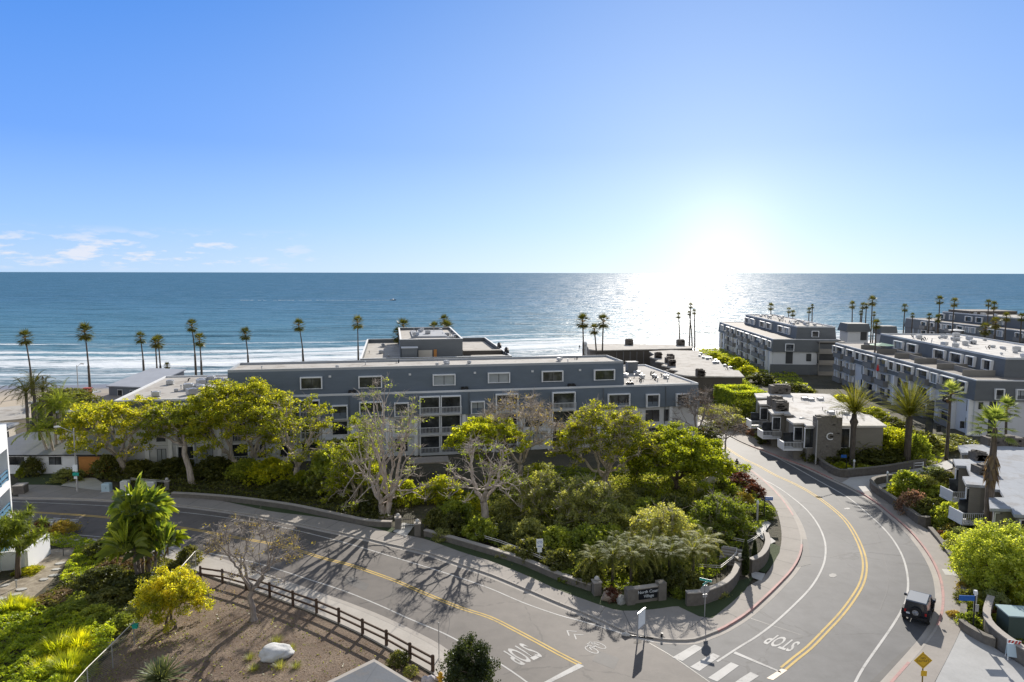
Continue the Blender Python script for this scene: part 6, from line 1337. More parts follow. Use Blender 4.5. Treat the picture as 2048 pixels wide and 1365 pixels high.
PYG = blademesh('fronds', feather(30, 1.7, 1.3, -.1, 1.9, 24, .34, .05), leaf('leaf_pygmy_palm', (.07, .09, .022), (.18, .19, .045), (.40, .37, .12), .42, .01), 14)
def trunkmesh(b, h, r0, r1, curve=(0, 0), bulge=0.0, m=B_PALM, n=9, rough=0.0, seed=1, zbulge=.85):
    rr = random.Random(seed); mb = MB(); k = 14; pts = []; rad = []
    for i in range(k+1):
        t = i/k; pts.append((curve[0]*t*t, curve[1]*t*t, h*t)); rad.append((r0+(r1-r0)*t)*(1+bulge*math.exp(-((t-zbulge)/.05)**2))*(1+rough*rr.uniform(-1, 1)))
    mb.tube(pts, rad, n); return mb.build('trunk', m, b, smooth=True)
_dummy=None
def featherpalm(label, px, py, h, me, s_, r, curve=(0, 0), name='date_palm', group=None, bulge=0.0, m=B_PALM, rz=None, crownshaft=False):
    g = G(px, py); b = thing(name, label, 'palm tree', g, 0, group); trunkmesh(b, h, r*1.15, r, curve, bulge, m); inst('crown', me, b, (curve[0], curve[1], h-.05), (0, 0, _sr.uniform(0, 6) if rz is None else rz), s_)
    if crownshaft: MB().tube([(curve[0], curve[1], h-1.2), (curve[0], curve[1], h-.5), (curve[0], curve[1], h+.1)], [r*.95, r*1.25, r*.6], 8).build('crownshaft', L_GRN, b, smooth=True)
    return b
featherpalm('tall date palm with bulging neck beside the first blue sign and building C', 1703, 936, 7.6, DATE, .98, .33, bulge=.75, group='date palms along the curve')
featherpalm('tall date palm with widest feathery crown right of building C', 1813, 930, 7.0, DATE, 1.15, .42, bulge=.15, group='date palms along the curve')
KG = 'king palms by the bungalow'
for px, py, h, lab, cv in ((102, 945, 5.6, 'king palm with a curved pale trunk, leftmost of the bungalow group', (-1.2, 0)), (112, 946, 6.0, 'king palm leaning left beside the curved one', (-1.0, .3)), (116, 940, 8.8, 'tall straight king palm, third in the bungalow group', (0, 0)), (127, 938, 9.4, 'tallest straight king palm in the bungalow group', (.1, 0)), (134, 936, 8.2, 'king palm behind the curved street lamp', (0, 0))):
    featherpalm(lab, px, py, h, KING, 1.35, .16, cv, 'king_palm', KG, m=B_PALE, crownshaft=True)
for px, py, h, lab in ((60, 905, 9.0, 'dark feathery palm behind the bungalow, left'), (75, 890, 9.4, 'dark feathery palm behind the bungalow, right of the first'), (92, 880, 8.0, 'ragged feathery palm between the dark ones and the king palms')):
    featherpalm(lab, px, py, h, QUEEN, 1.25, .2, (0, 0), 'queen_palm', 'feathery palms behind the bungalow')
featherpalm('low feathery palm at the bungalow wall', 65, 952, 1.6, QUEEN, .6, .15, name='queen_palm', group='feathery palms behind the bungalow')
for i, (px, py, h, s_, lab) in enumerate(((1190, 1168, 2.1, 1.2, 'leftmost ferny pygmy palm behind the wall end'), (1225, 1170, 2.6, 1.35, 'second ferny pygmy palm from the left'), (1262, 1172, 2.7, 1.35, 'ferny pygmy palm directly behind the village name sign, left'), (1298, 1165, 2.9, 1.4, 'ferny pygmy palm directly behind the village name sign, right'), (1338, 1168, 2.7, 1.3, 'ferny pygmy palm right of the village name sign'), (1385, 1165, 2.8, 1.35, 'ferny pygmy palm nearest the lower handrail'), (1410, 1145, 2.6, 1.3, 'ferny pygmy palm with the most silvery fronds'), (1240, 1120, 1.6, 1.0, 'ferny palm half hidden deep in the corner garden'))):
    featherpalm(lab, px, py, h, PYG, s_, .13, name='pygmy_palm', group='pygmy palms behind the village name sign')
featherpalm('feathery shrub palm in front of the right window of building C', 1722, 925, 1.8, PYG, 1.25, .16, name='pygmy_palm')
# fan palms
def fan(vs, fs, rng, p, d_, pet, bl, nseg, droopy):
    d_ = d_/np.linalg.norm(d_); s_ = np.cross(d_, UPV); s_ /= max(np.linalg.norm(s_), 1e-5); u = np.cross(s_, d_); o = len(vs)
    e = p+d_*pet; vs += [p-s_*.03, p+s_*.03, e+s_*.02, e-s_*.02]; fs.append((o, o+1, o+2, o+3))
    for k in range(nseg):
        a = (k/(nseg-1)-.5)*2.6; dl = d_*math.cos(a)+s_*math.sin(a)+u*.1; blade(vs, fs, e, dl, u, bl*(1-.25*abs(a)/1.3)*rng.uniform(.85, 1.1), bl*.13, droopy, 3, prof=lambda t: (.35+1.3*t if t < .45 else (1-t)*1.7))
def fanhead(nf, pet, bl, nseg=9, low=-.9, wind=0.0, droopy=.7):
    def f(vs, fs, rng):
        for i in range(nf):
            a = i*2.39996; e = 1.35+(low-1.35)*(i/nf)**.85; d_ = np.array([math.cos(a)*math.cos(e)+wind, math.sin(a)*math.cos(e), math.sin(e)]); fan(vs, fs, rng, np.array([0, 0, -.2*(i/nf)]), d_, pet*rng.uniform(.8, 1.15), bl, nseg, droopy)
    return f
FAN = [blademesh('fan_fronds', fanhead(40, .75, .85, 9, -1.0-.08*s, .05*s), L_PLM, 60+s) for s in range(3)]
FANW = blademesh('fan_fronds', fanhead(24, .9, .95, 13, -.5, .35, .6), leaf('leaf_fan_near', (.07, .1, .025), (.16, .2, .06), (.4, .42, .16), .5, .01), 64)
SKIRT = blademesh('dead_skirt', fanhead(14, .35, .6, 6, -1.45), L_BRN, 66)
SKIRT2 = blademesh('dead_skirt', lambda vs, fs, rng: [blade(vs, fs, np.array([math.cos(a)*.25, math.sin(a)*.25, -rng.random()*1.6]), np.array([math.cos(a)*.5, math.sin(a)*.5, -1]), np.array([math.cos(a), math.sin(a), 0.1]), .9, .3, .2, 3) for a in rng.random(70)*6.28], L_BRN, 67)
def fanpalm(label, g, h, s_, r=.2, curve=(0, 0), group='tall fan palms along the beach', me=None, bulge=0.6, skirt=True, m=B_PALM):
    b = thing('fan_palm', label, 'palm tree', g, 0, group); trunkmesh(b, h, r*1.3, r*.75, curve, 0, m, 7)
    MB().tube([(curve[0]*.16, curve[1]*.16, 0), (curve[0]*.2, curve[1]*.2, h*.45)], [r*1.8, r*1.45], 7).build('boot_sleeve', m, b, smooth=True) if bulge > .5 else None
    c_ = (curve[0], curve[1], h); inst('crown', me or FAN[_sr.randrange(3)], b, c_, (0, 0, _sr.uniform(0, 6) if me is None else 0), s_)
    if skirt: inst('skirt', SKIRT, b, (c_[0], c_[1], h-.25*s_), (0, 0, 0), s_)
    return b
def beachpalm(label, bx, by, tx, ty, s_=1.15, Y=None, **k):
    s_ *= _sr.uniform(.86, 1.18)
    g = G(bx, by) if Y is None else Vector(((bx-1024)/F*(Y*math.cos(PIT)+CZ*.1), Y, 0)); z = ZAT(tx, ty, g.y); zx = (tx-bx)*g.y/F
    return fanpalm(label, g, z, s_, curve=(zx, 0), **k)
BP = [(66, 792, 58, 676, 'leftmost of the tall beach palms, near the walkers'), (181, 787, 177, 664, 'tall beach palm just right of the beach lamp post'), (289, 757, 285, 676, 'tall beach palm above the small grey house roof'), (316, 775, 315, 686, 'left one of the close pair of beach palms right of the grey house'), (323, 772, 321, 684, 'right one of the close pair of beach palms right of the grey house'), (393, 755, 388, 652, 'tallest beach palm of the left half, slightly curved'), (404, 755, 402, 680, 'shorter beach palm touching the tallest left-half one'), (498, 745, 493, 668, 'lone beach palm above the left end of the long building'), (608, 738, 600, 651, 'lone curving beach palm between two others above the long roof'), (717, 731, 717, 645, 'beach palm right of the lone curving one, before the rooftop deck')]
for bx, by, tx, ty, lab in BP: beachpalm(lab, bx, by, tx, ty, 1.5 if ty < 670 else 1.35, r=.17)
beachpalm('short young fan palm beside the brown chimney near the sand', 336, 770, 336, 732, .75, r=.2, bulge=0)
for bx, Y, tx, ty, s_, lab in ((808, 172, 808, 652, 1.3, 'tall palm rising behind the rooftop deck'), (801, 168, 798, 670, 1.0, 'lower palm beside the tall one behind the rooftop deck'), (869, 186, 869, 656, .95, 'left small palm above the upper roof of the beachfront block'), (890, 188, 889, 641, 1.15, 'highest palm above the upper roof of the beachfront block'), (897, 180, 895, 655, 1.2, 'bushy palm just below the highest one over the beachfront block'), (1167, 176, 1164, 643, 1.3, 'left palm of the trio in front of the brown boarded building'), (1194, 172, 1187, 659, 1.05, 'short leaning middle palm of the trio by the brown boarded building'), (1204, 178, 1205, 643, 1.2, 'right palm of the trio by the brown boarded building'),
    (1359, 240, 1355, 631, .62, 'thin palm left of the tall pair against the sun glitter'), (1378, 225, 1379, 612, .7, 'tallest thin palm against the sun glitter'), (1384, 224, 1376, 627, .6, 'lower thin palm of the tall pair against the glitter'), (1389, 228, 1386, 624, .5, 'slim palm just right of the tallest thin one in the glitter'),
    (1540, 262, 1539, 614, .95, 'leftmost palm behind the roof of the tall grey block'), (1575, 262, 1575, 621, .7, 'second palm behind the roof of the tall grey block'), (1584, 258, 1583, 627, .7, 'small palm beside the second behind the tall grey block'), (1615, 250, 1615, 621, .6, 'stubby palm left of a taller one behind the tall grey block'), (1622, 250, 1621, 613, .6, 'taller palm just right of the stubby one behind the tall grey block'),
    (1702, 240, 1700, 610, .75, 'dark-headed palm left of the cluster over the stair tower'), (1716, 235, 1718, 626, .6, 'lowest palm of the cluster over the wider stair tower'), (1719, 236, 1721, 612, .7, 'second palm of the cluster over the wider stair tower'), (1728, 236, 1728, 612, .65, 'third palm of the cluster over the wider stair tower'), (1740, 230, 1739, 602, 1.2, 'tallest palm of the cluster over the wider stair tower'), (1744, 232, 1744, 628, .6, 'small-headed palm right beside the tallest of the cluster'), (1804, 225, 1804, 616, .75, 'lone palm before the far dark block'),
    (1874, 235, 1873, 601, .9, 'first palm in front of the far dark block roof'), (1901, 225, 1902, 605, 1.1, 'spreading palm, second over the far dark block roof'), (1971, 230, 1970, 607, .8, 'left palm of the pair over the far dark block'), (1981, 222, 1981, 611, 1.0, 'right palm of the pair over the far dark block'), (2006, 205, 2006, 634, .8, 'palm over the right part of the far dark block'), (2036, 198, 2036, 635, .8, 'rightmost palm over the far dark block'), (1820, 215, 1820, 631, .5, 'tiny palm at the left end of the far dark block'), (1853, 205, 1853, 633, .6, 'small palm before the terrace of the far dark block'), (1870, 200, 1870, 637, .9, 'bushy palm low before the far dark block windows'), (1966, 170, 1963, 658, 1.0, 'golden-headed palm between the large and far blocks'), (1983, 172, 1983, 646, .9, 'palm with brown trunk between the large and far blocks')):
    beachpalm(lab, bx, 0, tx, ty, s_*1.3, Y=Y, r=.2, bulge=0, group='tall fan palms along the beach', skirt=ty > 640)
beachpalm('small golden palm growing before the wider stair tower', 1745, 0, 1745, 649, .95, Y=150, r=.18, bulge=0)
beachpalm('palm with drooping golden head before the large grey block', 1893, 0, 1893, 788, 1.15, Y=97, r=.22, bulge=0, me=FANW, group='fan palms before the large grey block')
beachpalm('smaller golden palm before the right end of the large grey block', 2008, 0, 2004, 818, 1.05, Y=92, r=.18, bulge=0, me=FANW, group='fan palms before the large grey block')
# nearest palm
g = G(1970, 1103); h = ZAT(1972, 856, g.y); b = thing('fan_palm', 'thick-trunked windblown fan palm standing before the right flat roof', 'palm tree', g)
rr = random.Random(4); mb = MB(); pts = []; rad = []
for i in range(26):
    t = i/25; pts.append((.1*t, 0, h*t)); rad.append((.30+.22*math.exp(-((t-.62)/.2)**2)*(1-t)*1.6-.16*max(0, t-.75)*4*.6)*(1+rr.uniform(-.1, .1)))
mb.tube(pts, rad, 9).build('trunk', bark('bark_boots', (.06, .045, .035), (.17, .13, .095)), b)
inst('skirt', SKIRT2, b, (.1, 0, h-2.6), sc=(1.2, 1.2, 1.4)); inst('crown', FANW, b, (.1, 0, h+.1), (0, 0, 2.9), 1.35)
# cypresses
for px, py, tp, wd, lab in ((1489, 1152, 1083, 13, 'taller dark columnar cypress on the corner'), (1508, 1134, 1085, 9, 'slimmer dark columnar cypress behind the taller one')):
    g = G(px, py); h = ZAT(px, tp, g.y); rng = np.random.default_rng(px); n = 5200; t = rng.random(n); a = rng.random(n)*6.28; r = PX(wd, px, py)*.62*(np.sin(math.pi*np.clip(t*.9+.1, 0, 1))**.45)*(1-.55*t)*np.sqrt(rng.random(n))*1.25
    b = thing('cypress', lab, 'cypress', g, 0, 'columnar cypresses on the corner'); inst('crown', quads_mesh('crown', leaves(np.stack([r*np.cos(a), r*np.sin(a), .15+t*h], 1), .14, rng, up=0), L_VDK), b); MB().tube([(0, 0, 0), (0, 0, h*.6)], [.09, .04], 6).build('trunk', B_BRN, b)
# clipped square hedge
P = [G(x, y, 4.6) for x, y in ((1473, 777), (1513, 773), (1545, 781), (1500, 786))]; c0 = Vector((P[0].x, P[0].y, 0)); rng = np.random.default_rng(9)
b = thing('clipped_hedge', 'tall clipped square hedge with bright golden rim left of building C', 'hedge', (P[3].x, P[3].y, 0), R(6)); pts_ = []
Wd, Dp, Hh = 6.5, 9.0, 4.6
n = 26000; u, v, s_ = rng.random(n), rng.random(n), rng.integers(0, 5, n)
x = np.where(s_ == 0, 0, np.where(s_ == 1, 1, u))*Wd-3.2; y = np.where(s_ == 2, 0, np.where(s_ == 3, 1, np.where(s_ < 2, u, v)))*Dp; z = np.where(s_ == 4, Hh, v*Hh)
k_ = (s_ == 4) & (x > -2.2) & (x < 2.2) & (y > 2) & (y < 7); z = np.where(k_, Hh-1.0, z)
P3 = np.stack([x, y, z], 1)+rng.normal(size=(n, 3))*.1; inst('foliage', quads_mesh('foliage', leaves(P3[s_ < 4], .28, rng), L_GRN), b); inst('rim_foliage', quads_mesh('rim_foliage', leaves(P3[s_ == 4], .28, rng), L_LIM), b)
import bmesh
from mathutils import noise as mn
# ================================================================== OBJECTS
# wooden rail fence
posts = C6([(-80, 795), (37, 822), (175, 865), (311, 915), (450, 965), (581, 1021), (720, 1088), (860, 1156), (998, 1235), (1132, 1310)])
posts = crop(0, 880, 2.815, [(1130, 790), (1253, 808), (1385, 845)])+posts[1:]
PG = gl_(posts); o0 = PG[0].copy(); b = thing('rail_fence', 'brown wooden two-rail fence between the brown lot and the sunlit pavement', 'fence', o0)
for i, p in enumerate(PG):
    q = p-o0; MB().cbox((0, 0, .62), (.19, .19, 1.26)).frustum((-.095, .095, -.095, .095), (-.04, .04, -.04, .04), 1.25, 1.3).build('post', WOODF, b, q, rz=.5)
for z in (.5, 1.02):
    m = MB()
    for p, q in zip(PG, PG[1:]):
        a, c_ = p-o0, q-o0; d_ = (c_-a).normalized(); n_ = Vector((-d_.y, d_.x, 0))*.04; up = Vector((0, 0, .14)); a = a+Vector((0, 0, z)); c_ = c_+Vector((0, 0, z))
        m.add([a-n_, a+n_, c_+n_, c_-n_, a-n_+up, a+n_+up, c_+n_+up, c_-n_+up], [(0, 3, 2, 1), (4, 5, 6, 7), (0, 1, 5, 4), (1, 2, 6, 5), (2, 3, 7, 6), (3, 0, 4, 7)])
    m.build('rail', WOODF, b)
# wire mesh fence
tops = [(378, 1118, 0), (303, 1246, 1), (268, 1300-10, 1), (224, 1352, 1), (176, 1410, 1), (110, 1490, 1)]
FP = gl_([(392, 1140), (350, 1190), (307, 1251), (269, 1291), (226, 1337), (177, 1388), (110, 1470)]); o0 = FP[0].copy()
b = thing('wire_fence', 'chain-link fence with pale top rail between the green bank and the brown lot', 'fence', o0); m = MB(); m2 = MB(); hF = 1.75
for p in FP: q = p-o0; m.tube([(q.x, q.y, 0), (q.x, q.y, hF)], .035, 6)
m.build('post', GALV, b)
m = MB()
for p, q in zip(FP, FP[1:]): a, c_ = p-o0, q-o0; m.tube([(a.x, a.y, hF), (c_.x, c_.y, hF)], .03, 5)
m.build('top_rail', plain('pale_rail', (.62, .58, .5), .5, .05, 2), b)
for p, q in zip(FP, FP[1:]):
    a, c_ = p-o0, q-o0; L_ = (c_-a).length; n = int(L_/.16)
    for sg in (0, 1):
        for k in range(-11, n):
            t0, t1 = k*.16, k*.16+hF; z0, z1 = (0, hF) if sg == 0 else (hF, 0)
            if t0 < 0: z0 = z0+(z1-z0)*(-t0/hF); t0 = 0
            if t1 > L_: z1 = z0+(z1-z0)*((L_-t0)/(t1-t0)); t1 = L_
            pa, pb = a.lerp(c_, t0/L_), a.lerp(c_, t1/L_); d_ = (pb-pa); m2.add([(pa.x, pa.y, z0-.005), (pb.x, pb.y, z1-.005), (pb.x, pb.y, z1+.005), (pa.x, pa.y, z0+.005)], [(0, 1, 2, 3)])
m2.build('mesh_panel', GALV, b)
# street lamps
def lamp(label, px, py, h, ang_, arm=1.6, group='street lamps with curved arms', sign=None):
    g = G(px, py); b = thing('street_lamp', label, 'street lamp', g, ang_, group); MB().tube([(0, 0, 0), (0, 0, .3), (0, 0, h*.95), (0, 0, h)], [.14, .11, .075, .07], 8).build('pole', POLE, b, smooth=True)
    pts = [(0, 0, h*.93)]+[(arm*math.sin(t*math.pi/2)**1.2, 0, h*.93+(.75)*(math.sin(t*math.pi/2))) for t in (.15, .35, .55, .75, .95)]
    MB().tube(pts, .035, 6).build('arm', GALV, b, smooth=True)
    e = pts[-1]; MB().tube([(e[0]-.1, 0, e[2]), (e[0]+.2, 0, e[2]+.03), (e[0]+.55, 0, e[2]-.02), (e[0]+.7, 0, e[2]-.04)], [.06, .15, .14, .04], 8).build('lamp_head', plain('lamp_white', (.7, .7, .68), .4, .04, 2), b, smooth=True)
    return b
lamp('slim curved street lamp on the far pavement in front of building C', 1631, 932, 6.5, math.pi, 1.9)
bl = lamp('curved street lamp carrying small white signs by the bungalow', 155, 985, 8.0, math.pi, 1.7)
MB().cbox((0, -.17, 3.1), (.62, .03, .85)).build('sign_plate', SIGNW, bl, rz=0).rotation_euler = (0, 0, math.pi)
MB().cbox((-.05, .2, 2.35), (.75, .03, .4)).build('sign_plate', SIGNG, bl); MB().cbox((0, .2, 1.9), (.4, .03, .3)).build('sign_plate', SIGNW, bl); MB().cbox((0, .2, 3.1), (.55, .03, .8)).build('sign_plate', SIGNW, bl)
lamp('distant lamp post standing on the beach edge', 157, 789, 6.5, 0.2, .8)
# traffic signs
def plate(b, w_, h_, z, m, y=-.05, rz=0, t=.02, shape=None, name='sign_plate'):
    mb = MB()
    if shape == 'diamond': mb.add([(0, 0, -w_/2), (w_/2, 0, 0), (0, 0, w_/2), (-w_/2, 0, 0), (0, t, -w_/2), (w_/2, t, 0), (0, t, w_/2), (-w_/2, t, 0)], [(0, 1, 2, 3), (7, 6, 5, 4), (0, 4, 5, 1), (1, 5, 6, 2), (2, 6, 7, 3), (3, 7, 4, 0)])
    elif shape == 'oct':
        P = [(w_/2*math.cos(R(22.5+45*k))*1.08, w_/2*math.sin(R(22.5+45*k))*1.08) for k in range(8)]; mb.add([(x, 0, z_) for x, z_ in P]+[(x, t, z_) for x, z_ in P], [tuple(range(8)), tuple(range(15, 7, -1))]+[(k, 8+k, 8+(k+1) % 8, (k+1) % 8) for k in range(8)])
    else: mb.box(-w_/2, w_/2, 0, t, -h_/2, h_/2)
    return mb.build(name, m, b, (0, y, z), rz=rz)
def post(b, h, r=.035, m=GALV): return MB().tube([(0, 0, 0), (0, 0, h)], r, 6).build('post', m, b)
def text(par, s_, size, m, z=0.0, y=-.004, x=0.0, sp=1.0, rx=90): return inst('lettering', textmesh(s_, size, m, ext=.003, spacing=sp), par, (x, y, z), (R(rx), 0, 0))
g = G(1079, 1134); b = thing('bicycle_sign', 'white bicycle sign with blue symbol on a post behind the low wall', 'sign', g, R(8)); post(b, 2.6)
p = plate(b, .62, .82, 2.25, SIGNW); mb = MB()
for cx in (-.14, .14):
    for k in range(12):
        a, a2 = k*math.pi/6, (k+1)*math.pi/6; mb.add([(cx+.1*math.cos(a), -.004, .1+.1*math.sin(a)), (cx+.1*math.cos(a2), -.004, .1+.1*math.sin(a2)), (cx+.07*math.cos(a2), -.004, .1+.07*math.sin(a2)), (cx+.07*math.cos(a), -.004, .1+.07*math.sin(a))], [(0, 1, 2, 3)])
mb.add([(-.14, -.004, .1), (-.02, -.004, .24), (.12, -.004, .24), (.14, -.004, .1), (.1, -.004, .22), (-.02, -.004, .2)], [(0, 1, 2, 3, 4, 5)])
mb.build('bicycle_symbol', SIGNB, p); MB().box(-.2, .2, -.004, 0, -.3, -.24).build('blue_bar', SIGNB, p); plate(b, .42, .4, 1.6, SIGNW)
def textp(b, z, s_, size, m, y=-.054): return text(b, s_, size, m, z, y)
# corner sign with green street names and back of the stop sign
g = G(1409, 1237); b = thing('street_name_sign', 'corner post with two crossed green street name plates and a stop sign seen from behind', 'sign', (g.x, g.y, .13), R(10)); post(b, 2.85, .035)
q = plate(b, .95, .2, 3.0, SIGNG, y=-.01, rz=R(-38)); MB().box(-.47, .47, -.004, 0, .085, .1).box(-.47, .47, -.004, 0, -.1, -.085).build('border', SIGNW, q); q = plate(b, .95, .2, 2.78, SIGNG, y=-.01, rz=R(40)); MB().box(-.47, .47, -.004, 0, .085, .1).box(-.47, .47, -.004, 0, -.1, -.085).build('border', SIGNW, q)
plate(b, .72, .72, 2.2, GALV, y=.04, shape='oct'); plate(b, .35, .25, 1.7, GALV, y=.04)
# notice board at the kerb
g = G(1282, 1279); b = thing('notice_board', 'tilted white framed notice board on two legs at the kerb', 'sign', (g.x, g.y, .02), R(52))
MB().box(-.62, -.55, -.04, .04, 0, 2.2).build('leg', GALV, b); MB().box(.55, .62, -.04, .04, 0, 2.2).build('leg', GALV, b); MB().box(-.55, .55, -.03, .03, 1.0, 2.15).build('board', SIGNW, b); MB().box(-.55, .55, -.045, .045, 2.15, 2.23).box(-.55, .55, -.045, .045, .92, 1.0).build('board_frame', GALV, b)
g = G(1295, 1277); b = thing('sign_foot', 'low metal cross-foot and cable beside the tilted notice board', 'sign base', (g.x, g.y, .02), R(-12)); MB().box(-1.4, 1.1, -.05, .05, .0, .09).box(-.6, 1.1, .4, .5, 0, .09).build('bar', DARK, b); MB().tube([(1.0, .2, 0), (1.05, .2, .4)], .09, 6).build('post', DARK, b)
MB().tube([(-1.9, 0, .05), (-1.6, 0, .12), (-1.3, 0, .05)], [.08, .2, .1], 7).build('sandbag', CONCP, b)
# blue signs
def bluesign(label, px, py, h, w_, rz, z0=.13, group='blue wayfinding signs', txt=''):
    g = G(px, py); b = thing('blue_sign', label, 'sign', (g.x, g.y, z0), rz, group); MB().tube([(0, 0, 0), (0, 0, h)], .05, 6).build('post', DARK, b)
    MB().box(0, w_, -.03, .03, h-.42, h-.02).build('sign_plate', SIGNB, b); MB().box(0, w_*.95, -.034, -.03, h-.40, h-.37).box(.05, w_*.9, -.034, -.03, h-.24, h-.2).build('stripe', SIGNW, b); return b
bluesign('blue arm sign on a black post beside the inner pavement', 1528, 1042, 2.6, .85, R(-5))
g = bluesign('blue arm sign by the first date palm', 1692, 946, 2.5, .75, R(175), 0)
b = bluesign('nearest blue arm sign on a tall black post in the grass by the driveway', 1945, 1268, 3.0, 1.15, R(176), 0); MB().box(-.32, -.05, -.03, .0, 1.75, 2.3).build('sign_plate', GALV, b); MB().tube([(0, 0, 3.0), (0, 0, 3.15)], .06, 6).tube([(0, 0, 3.15), (0, 0, 3.4)], .13, 8).build('lantern', plain('milk_glass', (.7, .72, .72), .3, .02, 1), b)
# NO OUTLET
g = G(1843, 1408); b = thing('warning_sign', 'amber diamond NO OUTLET sign leaning at the bottom right', 'sign', g, R(-6)); h = 2.9
MB().tube([(0, 0, 0), (-.06, 0, h-.5)], .04, 6).tube([(-.06, 0, h-.5), (-.1, 0, h+.55)], .04, 6).build('post', plain('amber_post', (.22, .15, .03), .6, .1, 3), b)
q = plate(b, 1.1, 1.1, h, SIGNY, y=-.06, shape='diamond'); q.rotation_euler = (0, R(-4), 0); q.location.x = -.1; text(q, 'NO\nOUTLET', .19, BLACK, .06, sp=.95); q2 = MB()
for k in range(4):
    a = [(0, -.45), (.45, 0), (0, .45), (-.45, 0)]; p0, p1 = Vector((a[k][0], -.003, a[k][1])), Vector((a[(k+1) % 4][0], -.003, a[(k+1) % 4][1])); q2.add([p0, p1, p1*.95, p0*.95], [(0, 1, 2, 3)])
q2.build('border', BLACK, q); plate(b, .35, .35, h-.85, SIGNY, y=-.06)
# slim pole on the south pavement
g = G(878, 1320); b = thing('slim_post', 'slim bare metal post on the sunlit pavement', 'post', (g.x, g.y, .13)); MB().tube([(0, 0, 0), (0, 0, 2.6)], [.035, .03], 6).build('post', GALV, b)
# village name sign
a0, a1 = G(1259, 1208), G(1321, 1199); an = math.atan2(a1.y-a0.y, a1.x-a0.x); L_ = (a1-a0).length; b = thing('village_sign', 'pale block monument sign with black panel reading North Coast Village', 'monument sign', a0, an)
MB().box(-.35, .35, -.35, .35, 0, 1.35).build('pillar', STONEL, b); MB().box(L_-.35, L_+.35, -.35, .35, 0, 1.55).build('pillar', STONEL, b); MB().box(.35, L_-.35, -.2, .2, 0, 1.25).build('wall', STONEL, b); MB().box(.3, L_-.3, -.25, .25, 1.25, 1.33).build('coping', CONCL, b)
q = MB().box(-.85, .85, -.03, 0, -.42, .42).build('name_panel', BLACK, b, (L_/2+.15, -.21, .75)); text(q, 'North Coast', .36, SIGNW, .2, -.034); text(q, 'Village', .36, SIGNW, -.17, -.034, .05)
# stone pillars, pots
def pillar(label, px, py, s_, h, group='gate and wall pillars', ball=True, m=STONEL):
    g = G(px, py); b = thing('stone_pillar', label, 'pillar', g, R(12), group); MB().box(-s_/2, s_/2, -s_/2, s_/2, 0, h).build('shaft', m, b); MB().box(-s_/2-.05, s_/2+.05, -s_/2-.05, s_/2+.05, h, h+.1).build('cap', CONCL, b)
    if ball: MB().tube([(0, 0, h+.1), (0, 0, h+.18), (0, 0, h+.3), (0, 0, h+.42), (0, 0, h+.5)], [.08, .17, .22, .17, .04], 10).build('finial', CONCP, b, smooth=True)
    return b
pillar('gate pillar with ball finial left of the garden gate', 796, 1060, .6, 1.3); pillar('gate pillar right of the garden gate', 835, 1072, .6, 1.3)
pillar('short pillar ending the low wall beside the red-leaved shrub', 1193, 1190, .65, 1.15); pillar('slim pillar with lantern at the shaded pavement right of the utility cabinets', 335, 984, .5, 1.3)
pillar('pillar with ball lamp at the top of the curved wall', 1479, 1150, .6, 1.5, m=STONE); pillar('dark stone gate post at the bungalow lawn', 42, 988, 1.2, 1.1, ball=False, m=STONE)
g = G(818, 1058); b = thing('garden_gate', 'dark arched garden gate between two stone pillars', 'gate', g, R(14)); mb = MB()
for k in range(9): mb.box(-.8+k*.2-.02, -.8+k*.2+.02, -.02, .02, .1, 1.1+.35*math.sin(math.pi*k/8))
mb.box(-.85, .85, -.025, .025, .3, .36).box(-.85, .85, -.025, .025, 1.0, 1.06); mb.build('bars', DARK, b)
# white boulder
import bmesh
def boulder(label, px, py, sx, sy, sz, m, rz, seed, dy=.5):
    bm = bmesh.new(); bmesh.ops.create_icosphere(bm, subdivisions=4, radius=1); of = Vector((3+seed*5, 1, 7))
    for v in bm.verts:
        c_ = v.co.copy(); k = 1+.34*mn.noise(c_*1.1+of)+.12*mn.noise(c_*3+of)+.03*mn.noise(c_*9); v.co = Vector((c_.x*k*sx, c_.y*k*sy, c_.z*k*sz))
        if v.co.z < -.5*sz: v.co.z = -.5*sz
    me = bpy.data.meshes.new('boulder'); bm.to_mesh(me); bm.free(); me.materials.append(m); me.polygons.foreach_set('use_smooth', [True]*len(me.polygons))
    o = bpy.data.objects.new('boulder', me); COL.objects.link(o); g = G(px, py); o.location = (g.x, g.y+dy, .5*sz); o.rotation_euler = (0, .05, rz); tag(o, label, 'boulder')
boulder('big white-painted boulder lying on the brown lot', 548, 1322, 1.12, .74, .55, plain('white_rock', (.55, .55, .54), .9, .22, 2, bmp=.8), R(22), 0)
boulder('round tan boulder left of the red-leaved shrub', 1216, 1205, .5, .45, .48, plain('tan_rock', (.3, .24, .19), .9, .3, 3, bmp=.6), 0, 2, .3)
boulder('round pale boulder between red-leaved shrub and village name sign', 1243, 1210, .48, .4, .45, plain('pale_rock', (.3, .3, .28), .9, .3, 3, bmp=.6), 1, 3, .3)
